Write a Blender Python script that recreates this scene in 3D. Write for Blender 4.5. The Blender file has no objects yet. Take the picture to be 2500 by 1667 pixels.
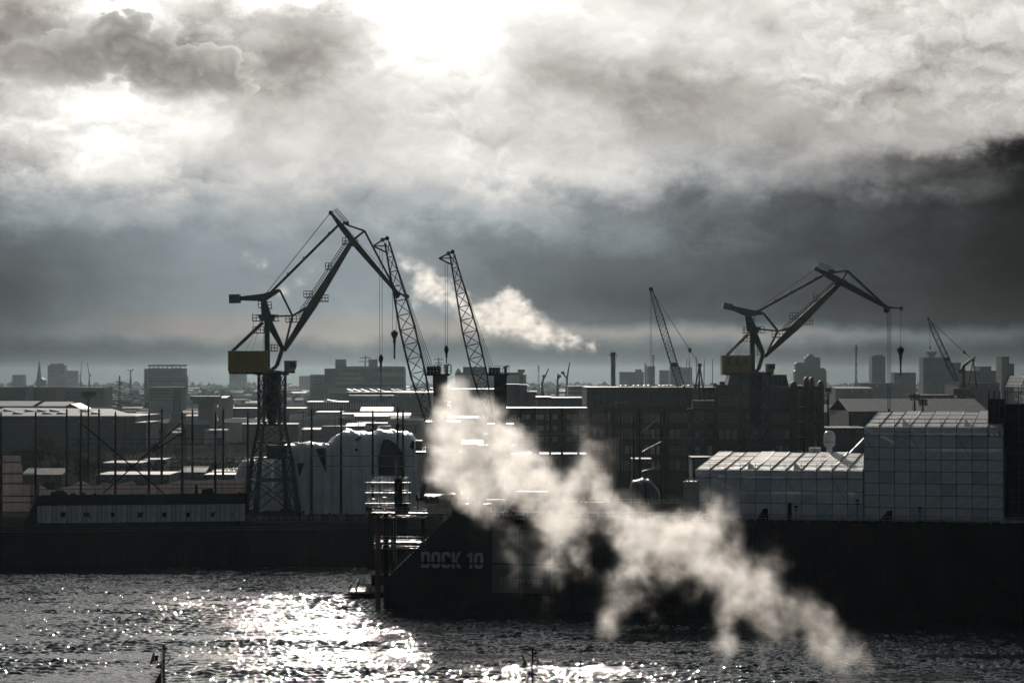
import bpy, bmesh, math, random
import numpy as np
from mathutils import Vector, Matrix

# ------------------------------------------------------------------ camera, sky, sun, exposure
SC = bpy.context.scene
COL = SC.collection
F = 5902.0            # focal length in photograph pixels (2500 wide)
CX, CY, HY = 1250.0, 833.5, 922.0
CAMZ = 45.0
PITCH = math.atan((HY - CY) / F)
SUN_AZ, SUN_EL = math.radians(-2.0), math.radians(12.3)   # azimuth from +Y towards +X

cam_data = bpy.data.cameras.new('camera')
cam_data.sensor_width = 36.0
cam_data.lens = F / 2500.0 * 36.0
cam_data.clip_start = 1.0
cam_data.clip_end = 60000.0
cam = bpy.data.objects.new('camera', cam_data)
COL.objects.link(cam)
cam.location = (0, 0, CAMZ)
cam.rotation_euler = (math.pi / 2 + PITCH, 0, 0)
SC.camera = cam

SC.view_settings.view_transform = 'Standard'
SC.view_settings.look = 'None'
SC.view_settings.exposure = 0.0
SC.view_settings.gamma = 1.0
SC.view_settings.use_curve_mapping = False
SC.cycles.use_denoising = True
SC.cycles.use_adaptive_sampling = True
SC.cycles.adaptive_threshold = 0.006
SC.cycles.adaptive_min_samples = 90
SC.cycles.max_bounces = 8
SC.cycles.diffuse_bounces = 3
SC.cycles.glossy_bounces = 3
SC.cycles.transmission_bounces = 4
SC.cycles.volume_bounces = 2
SC.cycles.transparent_max_bounces = 12
SC.cycles.volume_step_rate = 1.0
SC.cycles.volume_max_steps = 256
SC.cycles.caustics_reflective = False
SC.cycles.caustics_refractive = False
SC.cycles.sample_clamp_indirect = 4.0

class NT:
    """small helper to write node trees as expressions"""
    def __init__(self, tree, kind='shader'):
        self.t = tree
        self.kind = kind
    def node(self, typ, **kw):
        n = self.t.nodes.new(typ)
        for k, v in kw.items():
            setattr(n, k, v)
        return n
    def link(self, a, b):
        self.t.links.new(a, b)
    def put(self, sock, v):
        if isinstance(v, bpy.types.NodeSocket):
            self.t.links.new(v, sock)
        else:
            sock.default_value = v
    def m(self, op, a, b=None, c=None, clamp=False):
        n = self.node('ShaderNodeMath', operation=op, use_clamp=clamp)
        self.put(n.inputs[0], a)
        if b is not None: self.put(n.inputs[1], b)
        if c is not None: self.put(n.inputs[2], c)
        return n.outputs[0]
    def add(self, a, b): return self.m('ADD', a, b)
    def sub(self, a, b): return self.m('SUBTRACT', a, b)
    def mul(self, a, b): return self.m('MULTIPLY', a, b)
    def v(self, op, a, b=None, scale=None):
        n = self.node('ShaderNodeVectorMath', operation=op)
        self.put(n.inputs[0], a)
        if b is not None: self.put(n.inputs[1], b)
        if scale is not None: self.put(n.inputs['Scale'], scale)
        return n.outputs['Value'] if op in ('LENGTH', 'DOT_PRODUCT', 'DISTANCE') else n.outputs[0]
    def xyz(self, x, y, z):
        n = self.node('ShaderNodeCombineXYZ')
        for i, q in enumerate((x, y, z)): self.put(n.inputs[i], q)
        return n.outputs[0]
    def sep(self, vec):
        n = self.node('ShaderNodeSeparateXYZ'); self.put(n.inputs[0], vec)
        return n.outputs[0], n.outputs[1], n.outputs[2]
    def noise(self, vec, scale, detail=4.0, rough=0.5, distortion=0.0, color=False, dims='3D'):
        n = self.node('ShaderNodeTexNoise', noise_dimensions=dims)
        if vec is not None: self.put(n.inputs['Vector'], vec)
        n.inputs['Scale'].default_value = scale
        n.inputs['Detail'].default_value = detail
        n.inputs['Roughness'].default_value = rough
        n.inputs['Distortion'].default_value = distortion
        return n.outputs['Color'] if color else n.outputs[0]
    def mapr(self, val, a, b, c=0.0, d=1.0, smooth=True):
        n = self.node('ShaderNodeMapRange')
        n.interpolation_type = 'SMOOTHSTEP' if smooth else 'LINEAR'
        n.clamp = True
        self.put(n.inputs[0], val)
        for i, q in enumerate((a, b, c, d)): self.put(n.inputs[i + 1], q)
        return n.outputs[0]
    def mix(self, f, a, b):
        n = self.node('ShaderNodeMix', data_type='FLOAT', clamp_factor=True)
        self.put(n.inputs[0], f); self.put(n.inputs[2], a); self.put(n.inputs[3], b)
        return n.outputs[0]
    def mixc(self, f, a, b):
        n = self.node('ShaderNodeMix', data_type='RGBA', clamp_factor=True)
        self.put(n.inputs[0], f); self.put(n.inputs[6], a); self.put(n.inputs[7], b)
        return n.outputs[2]
    def ramp(self, fac, stops, interp='B_SPLINE'):
        n = self.node('ShaderNodeValToRGB')
        n.color_ramp.interpolation = interp
        el = n.color_ramp.elements
        while len(el) > 1: el.remove(el[-1])
        for i, (p, c) in enumerate(stops):
            e = el[0] if i == 0 else el.new(p)
            e.position = p
            if not hasattr(c, '__len__'): c = (c, c, c)
            e.color = (*c[:3], 1.0)
        self.put(n.inputs[0], fac)
        return n.outputs[0]

def build_world():
    w = bpy.data.worlds.new('World')
    SC.world = w
    w.use_nodes = True
    t = w.node_tree
    t.nodes.clear()
    N = NT(t)
    d = N.node('ShaderNodeTexCoord').outputs['Generated']
    x, y, z = N.sep(d)
    az = N.m('ARCTAN2', x, y)
    el = N.m('ARCSINE', z)
    U = N.add(N.mul(az, F / 2500.0), 0.5)             # 0..1 from the left to the right of the view
    V = N.sub(HY / 1667.0, N.mul(el, F / 1667.0))     # 0 at 9 degrees up, 0.553 on the horizon
    # cloud turbulence: the direction warped by layered noise, finer towards the horizon
    dv = N.xyz(N.mul(az, 1.0), N.mul(el, 1.45), N.mul(z, 0.3))
    dv2 = N.v('ADD', dv, (5.3, 9.1, 0.0))
    a1 = [N.sub(N.noise(q, 9.0, 3.0, 0.55, dims='2D'), 0.5) for q in (dv, dv2)]
    a2 = [N.sub(N.noise(q, 34.0, 6.0, 0.6, dims='2D'), 0.5) for q in (dv2, dv)]
    calm = N.mapr(V, 0.33, 0.46, 1.0, 0.30)
    Uw = N.add(U, N.mul(calm, N.add(N.mul(a1[0], 0.12), N.mul(a2[0], 0.075))))
    Vw = N.add(V, N.mul(calm, N.add(N.mul(a1[1], 0.11), N.mul(a2[1], 0.095))))
    cols = (0, 200, 400, 500, 600, 800, 950, 1100, 1300, 1500, 1750, 2000, 2250, 2500)
    rows = (
        (-60, (205, 240, 250, 250, 250, 252, 255, 255, 250, 225, 215, 225, 225, 208)),
        (20,  (175, 225, 250, 250, 248, 242, 248, 252, 240, 215, 205, 222, 225, 205)),
        (85,  (140, 178, 232, 215, 200, 165, 246, 250, 205, 230, 212, 214, 205, 200)),
        (160, (165, 172, 168, 162, 160, 150, 236, 244, 190, 192, 205, 212, 178, 196)),
        (240, (205, 215, 228, 212, 184, 202, 230, 222, 185, 160, 162, 196, 180, 200)),
        (330, (198, 240, 252, 220, 196, 204, 200, 206, 212, 183, 168, 180, 184, 186)),
        (420, (162, 226, 224, 200, 195, 200, 205, 214, 224, 206, 164, 152, 108, 66)),
        (520, (122, 164, 166, 166, 165, 165, 172, 190, 158, 122, 120, 78, 50, 28)),
        (620, (84, 112, 134, 140, 145, 145, 142, 132, 106, 90, 74, 66, 46, 20)),
        (730, (66, 98, 126, 134, 140, 140, 140, 132, 92, 74, 62, 54, 44, 22)),
        (775, (70, 102, 128, 134, 138, 146, 148, 138, 98, 80, 68, 58, 46, 28)),
        (812, (74, 104, 126, 132, 138, 150, 148, 142, 132, 134, 130, 124, 96, 70)),
        (865, (40, 56, 72, 78, 82, 86, 86, 82, 68, 60, 54, 46, 34, 22)),
        (940, (28, 38, 48, 52, 56, 58, 58, 54, 46, 40, 34, 28, 22, 16)),
    )
    P = None
    pv = None
    for vy, vals in rows:
        stops = [((c / 2500.0) * 0.86 + 0.07, q / 255.0) for c, q in zip(cols, vals)]
        fac = N.add(N.mul(Uw, 0.86), 0.07)
        r = N.ramp(fac, stops)
        vv = vy / 1667.0
        P = r if P is None else N.mix(N.mapr(Vw, pv, vv), P, r)
        pv = vv
    P = N.add(P, N.mul(N.sub(P, 0.74), N.mapr(V, 0.22, 0.33, 0.38, 0.0)))
    # streets of finer cloud: lumps and threads
    turb = N.xyz(a2[0], a2[1], 0.0)
    f1 = N.noise(N.v('ADD', dv, N.v('SCALE', turb, scale=0.03)), 26.0, 7.0, 0.57, dims='2D')
    lit = N.v('ADD', N.v('ADD', dv, N.v('SCALE', turb, scale=0.03)), (0.0, 0.0065, 0.0))
    f1s = N.noise(lit, 26.0, 7.0, 0.57, dims='2D')
    amp = N.mapr(V, 0.22, 0.40, 0.32, 0.08)
    torn = N.mapr(N.add(a1[0], N.mul(a1[1], -0.6)), -0.10, 0.16, 0.10, 0.62)
    P = N.add(P, N.mul(N.mul(N.sub(f1, f1s), torn), N.mapr(V, 0.20, 0.36, 1.0, 0.12)))
    P = N.add(P, N.mul(N.sub(f1, 0.5), amp))
    # heaped cumulus standing dark against the bright veil (upper part of the view)
    puff = N.noise(N.v('ADD', dv, N.v('SCALE', turb, scale=0.003)), 38.0, 1.0, 0.5, dims='2D')
    puff2 = N.noise(N.v('ADD', dv2, N.v('SCALE', turb, scale=0.003)), 100.0, 2.0, 0.5, dims='2D')
    lump = N.add(N.mul(N.m('ABSOLUTE', N.sub(puff, 0.5)), 2.6), N.mul(N.m('ABSOLUTE', N.sub(puff2, 0.5)), 1.5))
    heaps = None
    for (cx, cy, rx, ry) in ((100, 175, 120, 70), (205, 165, 95, 70), (300, 125, 100, 92), (365, 160, 95, 85), (440, 195, 105, 85), (530, 215, 85, 80)):
        du = N.mul(N.sub(N.add(U, N.mul(a2[0], 0.006)), cx / 2500.0), 2500.0 / rx)
        dw = N.mul(N.sub(N.add(V, N.mul(a2[1], 0.008)), cy / 1667.0), 1667.0 / ry)
        rr = N.m('SQRT', N.add(N.mul(du, du), N.mul(dw, dw)))
        q = N.sub(1.0, rr)
        heaps = q if heaps is None else N.m('MAXIMUM', heaps, q)
    hs = N.add(heaps, N.mul(N.sub(lump, 0.32), 0.75))
    body = N.mul(N.mapr(hs, 0.0, 0.16), N.mapr(N.add(V, N.mul(a2[1], 0.05)), 0.125, 0.165, 1.0, 0.0))
    tone = N.add(N.mapr(hs, 0.0, 0.55, 0.80, 0.55), N.mul(N.sub(lump, 0.4), 0.20))
    left = N.mapr(U, 0.0, 0.12, 0.35, 0.92)
    P = N.mix(N.mul(body, left), P, tone)
    # thin ragged dark scraps right of the sun
    for (cx, cy, rx, ry, k) in ((1880, 80, 110, 60, 0.17), (2120, 45, 170, 45, 0.13)):
        du = N.mul(N.sub(U, cx / 2500.0), 2500.0 / rx)
        dw = N.mul(N.sub(N.sub(V, N.mul(N.sub(U, cx / 2500.0), 0.35)), cy / 1667.0), 1667.0 / ry)
        rr = N.m('SQRT', N.add(N.mul(du, du), N.mul(dw, dw)))
        ms = N.mapr(N.sub(N.add(0.75, N.mul(N.sub(f1, 0.5), 4.0)), rr), 0.0, 1.0)
        P = N.sub(P, N.mul(ms, k))
    P = N.m('MAXIMUM', P, 0.02)
    # all round the horizon and overhead the same broken cloud goes on, darker away from the sun
    sd = (math.sin(SUN_AZ) * math.cos(SUN_EL), math.cos(SUN_AZ) * math.cos(SUN_EL), math.sin(SUN_EL))
    ct = N.v('DOT_PRODUCT', d, sd)
    ang = N.m('ARCCOSINE', N.m('MINIMUM', ct, 1.0))
    gen = N.add(N.mapr(ang, 0.08, 1.0, 0.92, 0.295), N.mul(N.sub(N.noise(N.xyz(x, y, N.mul(z, 2.2)), 3.2, 5.0, 0.58), 0.5), 0.35))
    away = N.m('MAXIMUM', N.mapr(N.m('ABSOLUTE', az), 0.23, 0.42), N.mapr(el, 0.165, 0.30))
    P = N.mix(away, P, N.m('MAXIMUM', gen, 0.05))
    L = N.m('POWER', P, 2.2)
    # the sun behind thin cloud
    glow = N.m('POWER', N.m('MAXIMUM', ct, 0.0), 900.0)
    bright = N.mapr(P, 0.55, 0.95)
    L = N.mul(L, N.add(1.0, N.mul(N.mul(glow, bright), 1.2)))
    # warm high cloud, cool slate low cloud
    tone = N.mapr(Vw, 0.16, 0.36)
    tint = N.mixc(tone, (1.075, 1.0, 0.925, 1), (0.865, 1.0, 1.085, 1))
    tint = N.mixc(away, tint, (0.82, 1.0, 1.14, 1))
    strong = N.mapr(P, 0.5, 0.95)
    tint = N.mixc(strong, tint, (1.03, 1.0, 0.95, 1))
    gap = N.mul(N.mapr(P, 0.36, 0.52), N.mapr(V, 0.452, 0.474))
    tint = N.mixc(gap, tint, (1.05, 1.0, 0.94, 1))
    cloud = N.v('SCALE', tint, scale=L)
    sky = N.node('ShaderNodeTexSky', sky_type='NISHITA', sun_disc=False)
    sky.sun_elevation = SUN_EL
    sky.sun_rotation = SUN_AZ
    clear = N.v('SCALE', sky.outputs[0], scale=0.05)
    bgc = N.mixc(0.998, clear, cloud)
    bg = N.node('ShaderNodeBackground')
    N.link(bgc, bg.inputs[0])
    bg.inputs[1].default_value = 1.0
    out = N.node('ShaderNodeOutputWorld')
    N.link(bg.outputs[0], out.inputs[0])
    w.cycles.sampling_method = 'MANUAL'
    w.cycles.sample_map_resolution = 1024
build_world()

sun_data = bpy.data.lights.new('sun', 'SUN')
sun_data.energy = 2.5
sun_data.angle = math.radians(1.2)
sun_data.color = (1.0, 0.90, 0.79)
sun = bpy.data.objects.new('sun', sun_data)
COL.objects.link(sun)
_sd = Vector((math.sin(SUN_AZ) * math.cos(SUN_EL), math.cos(SUN_AZ) * math.cos(SUN_EL), math.sin(SUN_EL)))
sun.rotation_euler = _sd.to_track_quat('Z', 'Y').to_euler()

# ------------------------------------------------------------------ helpers
_fwd = Vector((0, math.cos(PITCH), math.sin(PITCH)))
_up = Vector((0, -math.sin(PITCH), math.cos(PITCH)))
def ray(px, py):
    return _fwd + Vector((1, 0, 0)) * ((px - CX) / F) + _up * ((CY - py) / F)
def at(px, py, Y):
    """the point at depth Y metres seen at photograph pixel px, py"""
    d = ray(px, py)
    return Vector((0, 0, CAMZ)) + d * (Y / d.y)
def mpp(Y):
    return Y / F
def yground(py, z=5.0):
    """depth at which ground of height z shows at photograph row py"""
    return F * (CAMZ - z) / (py - HY)

class MB:
    """collects simple solids; build() links them as one mesh object"""
    def __init__(self):
        self.v = []; self.f = []
    def _add(self, vs, fs):
        o = len(self.v)
        self.v.extend([tuple(p) for p in vs])
        self.f.extend([tuple(i + o for i in q) for q in fs])
        return self
    def box(self, x0, x1, y0, y1, z0, z1):
        return self._add([(x0,y0,z0),(x1,y0,z0),(x1,y1,z0),(x0,y1,z0),(x0,y0,z1),(x1,y0,z1),(x1,y1,z1),(x0,y1,z1)],
                         [(0,3,2,1),(4,5,6,7),(0,1,5,4),(1,2,6,5),(2,3,7,6),(3,0,4,7)])
    def beam(self, a, b, w, h=None, w2=None, h2=None, up=(0, 1, 0)):
        """box beam from a to b; w across the view, h along 'up' (depth by default)"""
        a = Vector(a); b = Vector(b)
        h = w if h is None else h
        w2 = w if w2 is None else w2
        h2 = h if h2 is None else h2
        d = (b - a)
        if d.length < 1e-6: return self
        d.normalize()
        u = Vector(up)
        if abs(d.dot(u)) > 0.98: u = Vector((1, 0, 0))
        s = d.cross(u).normalized()
        u = s.cross(d).normalized()
        vs = []
        for p, ww, hh in ((a, w, h), (b, w2, h2)):
            for i, j in ((-1,-1),(1,-1),(1,1),(-1,1)):
                vs.append(p + s * (i * ww / 2) + u * (j * hh / 2))
        return self._add(vs, [(0,3,2,1),(4,5,6,7),(0,1,5,4),(1,2,6,5),(2,3,7,6),(3,0,4,7)])
    def tube(self, a, b, r, r2=None, n=6):
        a = Vector(a); b = Vector(b)
        r2 = r if r2 is None else r2
        d = b - a
        if d.length < 1e-6: return self
        d.normalize()
        u = Vector((0, 0, 1)) if abs(d.z) < 0.9 else Vector((1, 0, 0))
        s = d.cross(u).normalized(); u = s.cross(d)
        vs = []
        for p, q in ((a, r), (b, r2)):
            for k in range(n):
                t = 2 * math.pi * k / n
                vs.append(p + s * (math.cos(t) * q) + u * (math.sin(t) * q))
        fs = [(k, (k + 1) % n, n + (k + 1) % n, n + k) for k in range(n)]
        fs += [tuple(range(n - 1, -1, -1)), tuple(range(n, 2 * n))]
        return self._add(vs, fs)
    def prism(self, poly, a, b):
        """poly: list of 3D points of one face; extruded from offset a to offset b (vectors)"""
        n = len(poly); a = Vector(a); b = Vector(b)
        vs = [Vector(p) + a for p in poly] + [Vector(p) + b for p in poly]
        fs = [tuple(range(n - 1, -1, -1)), tuple(range(n, 2 * n))]
        fs += [(k, (k + 1) % n, n + (k + 1) % n, n + k) for k in range(n)]
        return self._add(vs, fs)
    def lathe(self, c, prof, n=16):
        c = Vector(c); vs = []; fs = []
        for r, z in prof:
            for k in range(n):
                t = 2 * math.pi * k / n
                vs.append(c + Vector((math.cos(t) * r, math.sin(t) * r, z)))
        for i in range(len(prof) - 1):
            for k in range(n):
                fs.append((i * n + k, i * n + (k + 1) % n, (i + 1) * n + (k + 1) % n, (i + 1) * n + k))
        fs += [tuple(range(n - 1, -1, -1)), tuple(range((len(prof) - 1) * n, len(prof) * n))]
        return self._add(vs, fs)
    def grid(self, fn, nu, nv):
        o = [fn(i / nu, j / nv) for j in range(nv + 1) for i in range(nu + 1)]
        fs = [(j * (nu + 1) + i, j * (nu + 1) + i + 1, (j + 1) * (nu + 1) + i + 1, (j + 1) * (nu + 1) + i) for j in range(nv) for i in range(nu)]
        return self._add(o, fs)
    def rail(self, a, b, h=1.1, post=1.6, r=0.035, bars=2):
        """a guard rail from a to b"""
        a = Vector(a); b = Vector(b)
        L = (b - a).length
        n = max(1, int(round(L / post)))
        for k in range(n + 1):
            p = a.lerp(b, k / n)
            self.beam(p, p + Vector((0, 0, h)), r * 2)
        for q in range(bars):
            zz = Vector((0, 0, h * (q + 1) / bars))
            self.beam(a + zz, b + zz, r * 2)
        return self
    def mesh(self, name, off=(0, 0, 0), smooth=False):
        me = bpy.data.meshes.new(name)
        ox, oy, oz = off
        me.from_pydata([(p[0] - ox, p[1] - oy, p[2] - oz) for p in self.v], [], self.f)
        if smooth:
            me.polygons.foreach_set('use_smooth', [True] * len(me.polygons))
        me.update()
        return me
    def build(self, name, mat, parent=None, smooth=False, off=None, thick=0.0):
        """link as one mesh; vertices are world positions, the parent stands at its own place"""
        if off is None:
            off = Vector((0, 0, 0))
            p = parent
            while p is not None:
                off = off + p.location; p = p.parent
        me = self.mesh(name, off, smooth)
        me.materials.append(mat)
        o = bpy.data.objects.new(name, me)
        COL.objects.link(o)
        if parent is not None: o.parent = parent
        if thick:
            s = o.modifiers.new('thickness', 'SOLIDIFY'); s.thickness = thick; s.offset = 0
        return o

def tag(o, label, cat=None, group=None, kind=None):
    if label: o['label'] = label
    if cat: o['category'] = cat
    if group: o['group'] = group
    if kind: o['kind'] = kind
    return o
def thing(name, label, cat, loc=(0, 0, 0), group=None):
    o = bpy.data.objects.new(name, None)
    o.empty_display_size = 0.5
    COL.objects.link(o)
    o.location = loc
    return tag(o, label, cat, group)
def solo(mb, name, mat, label, cat, base, group=None, smooth=False, thick=0.0):
    """a thing that is a single mesh, its origin at 'base'"""
    o = mb.build(name, mat, None, smooth, off=Vector(base), thick=thick)
    o.location = base
    return tag(o, label, cat, group)
def dup_mesh(src, loc, parent=None, rot=None, scale=None, name=None):
    o = src.copy()
    if name: o.name = name
    COL.objects.link(o)
    o.parent = parent
    o.location = loc
    if rot is not None: o.rotation_euler = rot
    if scale is not None: o.scale = scale
    return o
def dup_tree(root, loc, rot=None, scale=None, label=None, group=None):
    r = root.copy(); COL.objects.link(r); r.location = loc
    if rot is not None: r.rotation_euler = rot
    if scale is not None: r.scale = scale
    if label: r['label'] = label
    if group: r['group'] = group
    for ch in root.children:
        c = ch.copy(); COL.objects.link(c); c.parent = r
        for g in ch.children:
            q = g.copy(); COL.objects.link(q); q.parent = c
    return r
def ordinal(n):
    return ('first second third fourth fifth sixth seventh eighth ninth tenth eleventh twelfth thirteenth fourteenth fifteenth '
            'sixteenth seventeenth eighteenth nineteenth twentieth').split()[n]

# ------------------------------------------------------------------ materials
def make_mat(name, col, rough=0.6, vary=0.35, scale=0.6, metal=0.0, bump=0.0, spec=0.5, streak=0.0, rust=0.0, transl=0.0, rough_vary=0.15):
    m = bpy.data.materials.new(name)
    m.use_nodes = True
    t = m.node_tree; t.nodes.clear()
    N = NT(t)
    out = N.node('ShaderNodeOutputMaterial')
    b = N.node('ShaderNodeBsdfPrincipled')
    co = N.node('ShaderNodeTexCoord').outputs['Object']
    n1 = N.noise(co, scale, 6.0, 0.6)
    k = N.mapr(n1, 0.25, 0.75, 1.0 - vary, 1.0 + vary, smooth=False)
    if streak:
        sx, sy, sz = N.sep(co)
        n2 = N.noise(N.xyz(N.mul(sx, 1.6), N.mul(sy, 1.6), N.mul(sz, 0.08)), 1.0, 5.0, 0.6)
        k = N.mul(k, N.mapr(n2, 0.35, 0.75, 1.0, 1.0 - streak))
    c = N.v('SCALE', (*col[:3],), scale=k)
    if rust:
        n3 = N.noise(N.v('ADD', co, (7.7, 3.1, 1.9)), 0.45, 7.0, 0.65)
        c = N.mixc(N.mapr(n3, 0.62 - rust * 0.2, 0.72 - rust * 0.15), c, (0.035, 0.018, 0.011, 1))
    N.link(c, b.inputs['Base Color'])
    N.put(b.inputs['Roughness'], N.mapr(N.noise(co, scale * 2.7, 4.0, 0.6), 0.3, 0.7, max(0.05, rough - rough_vary), min(1.0, rough + rough_vary), smooth=False))
    b.inputs['Metallic'].default_value = metal
    b.inputs['Specular IOR Level'].default_value = spec
    if bump:
        bn = N.node('ShaderNodeBump'); bn.inputs['Strength'].default_value = bump; bn.inputs['Distance'].default_value = 0.1
        N.link(N.noise(co, scale * 4, 5.0, 0.6), bn.inputs['Height']); N.link(bn.outputs[0], b.inputs['Normal'])
    if transl:
        tr = N.node('ShaderNodeBsdfTranslucent'); N.link(c, tr.inputs[0])
        mx = N.node('ShaderNodeMixShader'); mx.inputs[0].default_value = transl
        N.link(b.outputs[0], mx.inputs[1]); N.link(tr.outputs[0], mx.inputs[2])
        N.link(mx.outputs[0], out.inputs[0])
    else:
        N.link(b.outputs[0], out.inputs[0])
    return m

M = {}
M['steel'] = make_mat('dark_steel', (0.016, 0.020, 0.023), 0.68, 0.4, 0.8, spec=0.35)
M['galv'] = make_mat('galvanised_steel', (0.22, 0.23, 0.24), 0.5, 0.4, 0.16, metal=0.5, rough_vary=0.4)
M['rope'] = make_mat('wire_rope', (0.03, 0.03, 0.03), 0.8, 0.2, 1.0, spec=0.1)
M['crane'] = make_mat('crane_paint_green_black', (0.020, 0.034, 0.040), 0.8, 0.35, 0.5, streak=0.3, spec=0.15)
M['crane2'] = make_mat('crane_paint_grey_teal', (0.040, 0.064, 0.072), 0.8, 0.35, 0.5, streak=0.3, spec=0.15)
M['yellow'] = make_mat('crane_house_yellow', (0.36, 0.27, 0.05), 0.5, 0.2, 0.7, streak=0.35)
M['ochre'] = make_mat('crane_house_ochre', (0.17, 0.115, 0.05), 0.55, 0.25, 0.7, streak=0.35)
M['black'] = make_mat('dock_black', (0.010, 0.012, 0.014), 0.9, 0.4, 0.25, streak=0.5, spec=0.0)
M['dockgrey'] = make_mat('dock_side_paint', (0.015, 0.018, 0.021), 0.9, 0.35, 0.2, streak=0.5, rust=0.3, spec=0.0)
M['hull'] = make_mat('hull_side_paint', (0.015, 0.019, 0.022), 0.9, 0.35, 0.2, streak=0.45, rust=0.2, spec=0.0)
M['panel'] = make_mat('sign_panel_grey', (0.075, 0.078, 0.08), 0.5, 0.15, 0.3)
M['letter'] = make_mat('lettering_grey', (0.42, 0.42, 0.42), 0.6, 0.2, 0.5)
M['letter2'] = make_mat('lettering_pale', (0.26, 0.26, 0.26), 0.6, 0.2, 0.5)
M['red'] = make_mat('rust_red_paint', (0.10, 0.03, 0.022), 0.6, 0.3, 0.5, streak=0.4)
M['whiterust'] = make_mat('white_rusty_plate', (0.62, 0.66, 0.68), 0.6, 0.3, 0.35, streak=0.55, rust=0.55)
M['deck'] = make_mat('deck_plate', (0.04, 0.04, 0.04), 0.6, 0.4, 0.5, rough_vary=0.32, spec=0.25)
M['sheet'] = make_mat('white_scaffold_sheeting', (0.66, 0.72, 0.76), 0.45, 0.28, 0.35, transl=0.2, bump=0.3)
M['sheet3'] = make_mat('blue_grey_scaffold_sheeting', (0.50, 0.58, 0.66), 0.45, 0.3, 0.35, transl=0.15, bump=0.3)
M['sheet2'] = make_mat('white_scaffold_sheeting_thin', (0.70, 0.72, 0.73), 0.45, 0.25, 0.35, transl=0.32, bump=0.3)
M['roofsheet'] = make_mat('corrugated_roof_sheet', (0.78, 0.77, 0.75), 0.34, 0.12, 0.8, transl=0.45)
M['tarp'] = make_mat('pale_tarpaulin', (0.58, 0.535, 0.515), 0.5, 0.2, 0.3, transl=0.35, bump=0.4, streak=0.3)
M['wrap'] = make_mat('white_shrink_wrap', (0.76, 0.82, 0.86), 0.4, 0.18, 0.25, transl=0.14, bump=0.3, streak=0.2)
M['darkinside'] = make_mat('painted_dark_interior', (0.008, 0.009, 0.01), 0.9, 0.3, 0.5)  # flat dark colour painted in place of the shade inside
M['brick'] = make_mat('red_brown_brick', (0.062, 0.040, 0.036), 0.8, 0.3, 0.35)
M['brick2'] = make_mat('brown_brick', (0.085, 0.055, 0.047), 0.8, 0.3, 0.35)
M['clad'] = make_mat('grey_green_cladding', (0.06, 0.075, 0.075), 0.5, 0.25, 0.3, streak=0.3)
M['bluegrey'] = make_mat('blue_grey_cladding', (0.10, 0.15, 0.18), 0.5, 0.2, 0.1, streak=0.2)
M['teal'] = make_mat('teal_cladding', (0.05, 0.12, 0.15), 0.5, 0.2, 0.1, streak=0.2)
M['greywall'] = make_mat('grey_render', (0.26, 0.26, 0.255), 0.75, 0.2, 0.06, streak=0.2)
M['darkwall'] = make_mat('dark_grey_wall', (0.12, 0.125, 0.13), 0.75, 0.25, 0.06, streak=0.2)
M['palewall'] = make_mat('pale_wall', (0.42, 0.42, 0.40), 0.7, 0.15, 0.06, streak=0.2)
M['ochrewall'] = make_mat('ochre_wall_band', (0.34, 0.31, 0.18), 0.7, 0.15, 0.06)
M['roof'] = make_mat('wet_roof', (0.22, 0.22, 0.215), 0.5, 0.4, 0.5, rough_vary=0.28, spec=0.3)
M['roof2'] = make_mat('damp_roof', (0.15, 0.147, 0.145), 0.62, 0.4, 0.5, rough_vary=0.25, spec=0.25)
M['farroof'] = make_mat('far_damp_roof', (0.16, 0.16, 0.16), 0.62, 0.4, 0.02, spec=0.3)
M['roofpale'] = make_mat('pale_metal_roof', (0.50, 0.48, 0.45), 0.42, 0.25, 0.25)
M['glass'] = make_mat('window_glass', (0.05, 0.06, 0.065), 0.12, 0.3, 0.5, rough_vary=0.06)
M['glasspale'] = make_mat('pale_window_glass', (0.18, 0.19, 0.20), 0.3, 0.35, 0.4)  # paler, rougher glass used for some of the panes
M['frame'] = make_mat('window_frame_white', (0.45, 0.45, 0.44), 0.6, 0.2, 0.5)
M['bark'] = make_mat('bark', (0.035, 0.03, 0.026), 0.9, 0.3, 2.0)
M['twig'] = make_mat('winter_twigs', (0.04, 0.034, 0.03), 0.9, 0.3, 1.0)
M['concrete'] = make_mat('concrete', (0.24, 0.235, 0.225), 0.75, 0.25, 0.3, streak=0.3)
M['dome'] = make_mat('white_radome', (0.7, 0.7, 0.69), 0.35, 0.08, 0.5)
M['carpaint'] = make_mat('car_paint', (0.10, 0.10, 0.11), 0.18, 0.3, 0.05, rough_vary=0.08)
M['flag'] = make_mat('flag_cloth', (0.22, 0.16, 0.15), 0.8, 0.3, 1.0, transl=0.35)
M['flagred'] = make_mat('flag_cloth_red', (0.13, 0.03, 0.032), 0.8, 0.2, 1.0, transl=0.35)
M['lamp'] = make_mat('lamp_glass', (0.6, 0.6, 0.58), 0.2, 0.1, 1.0)

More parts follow.
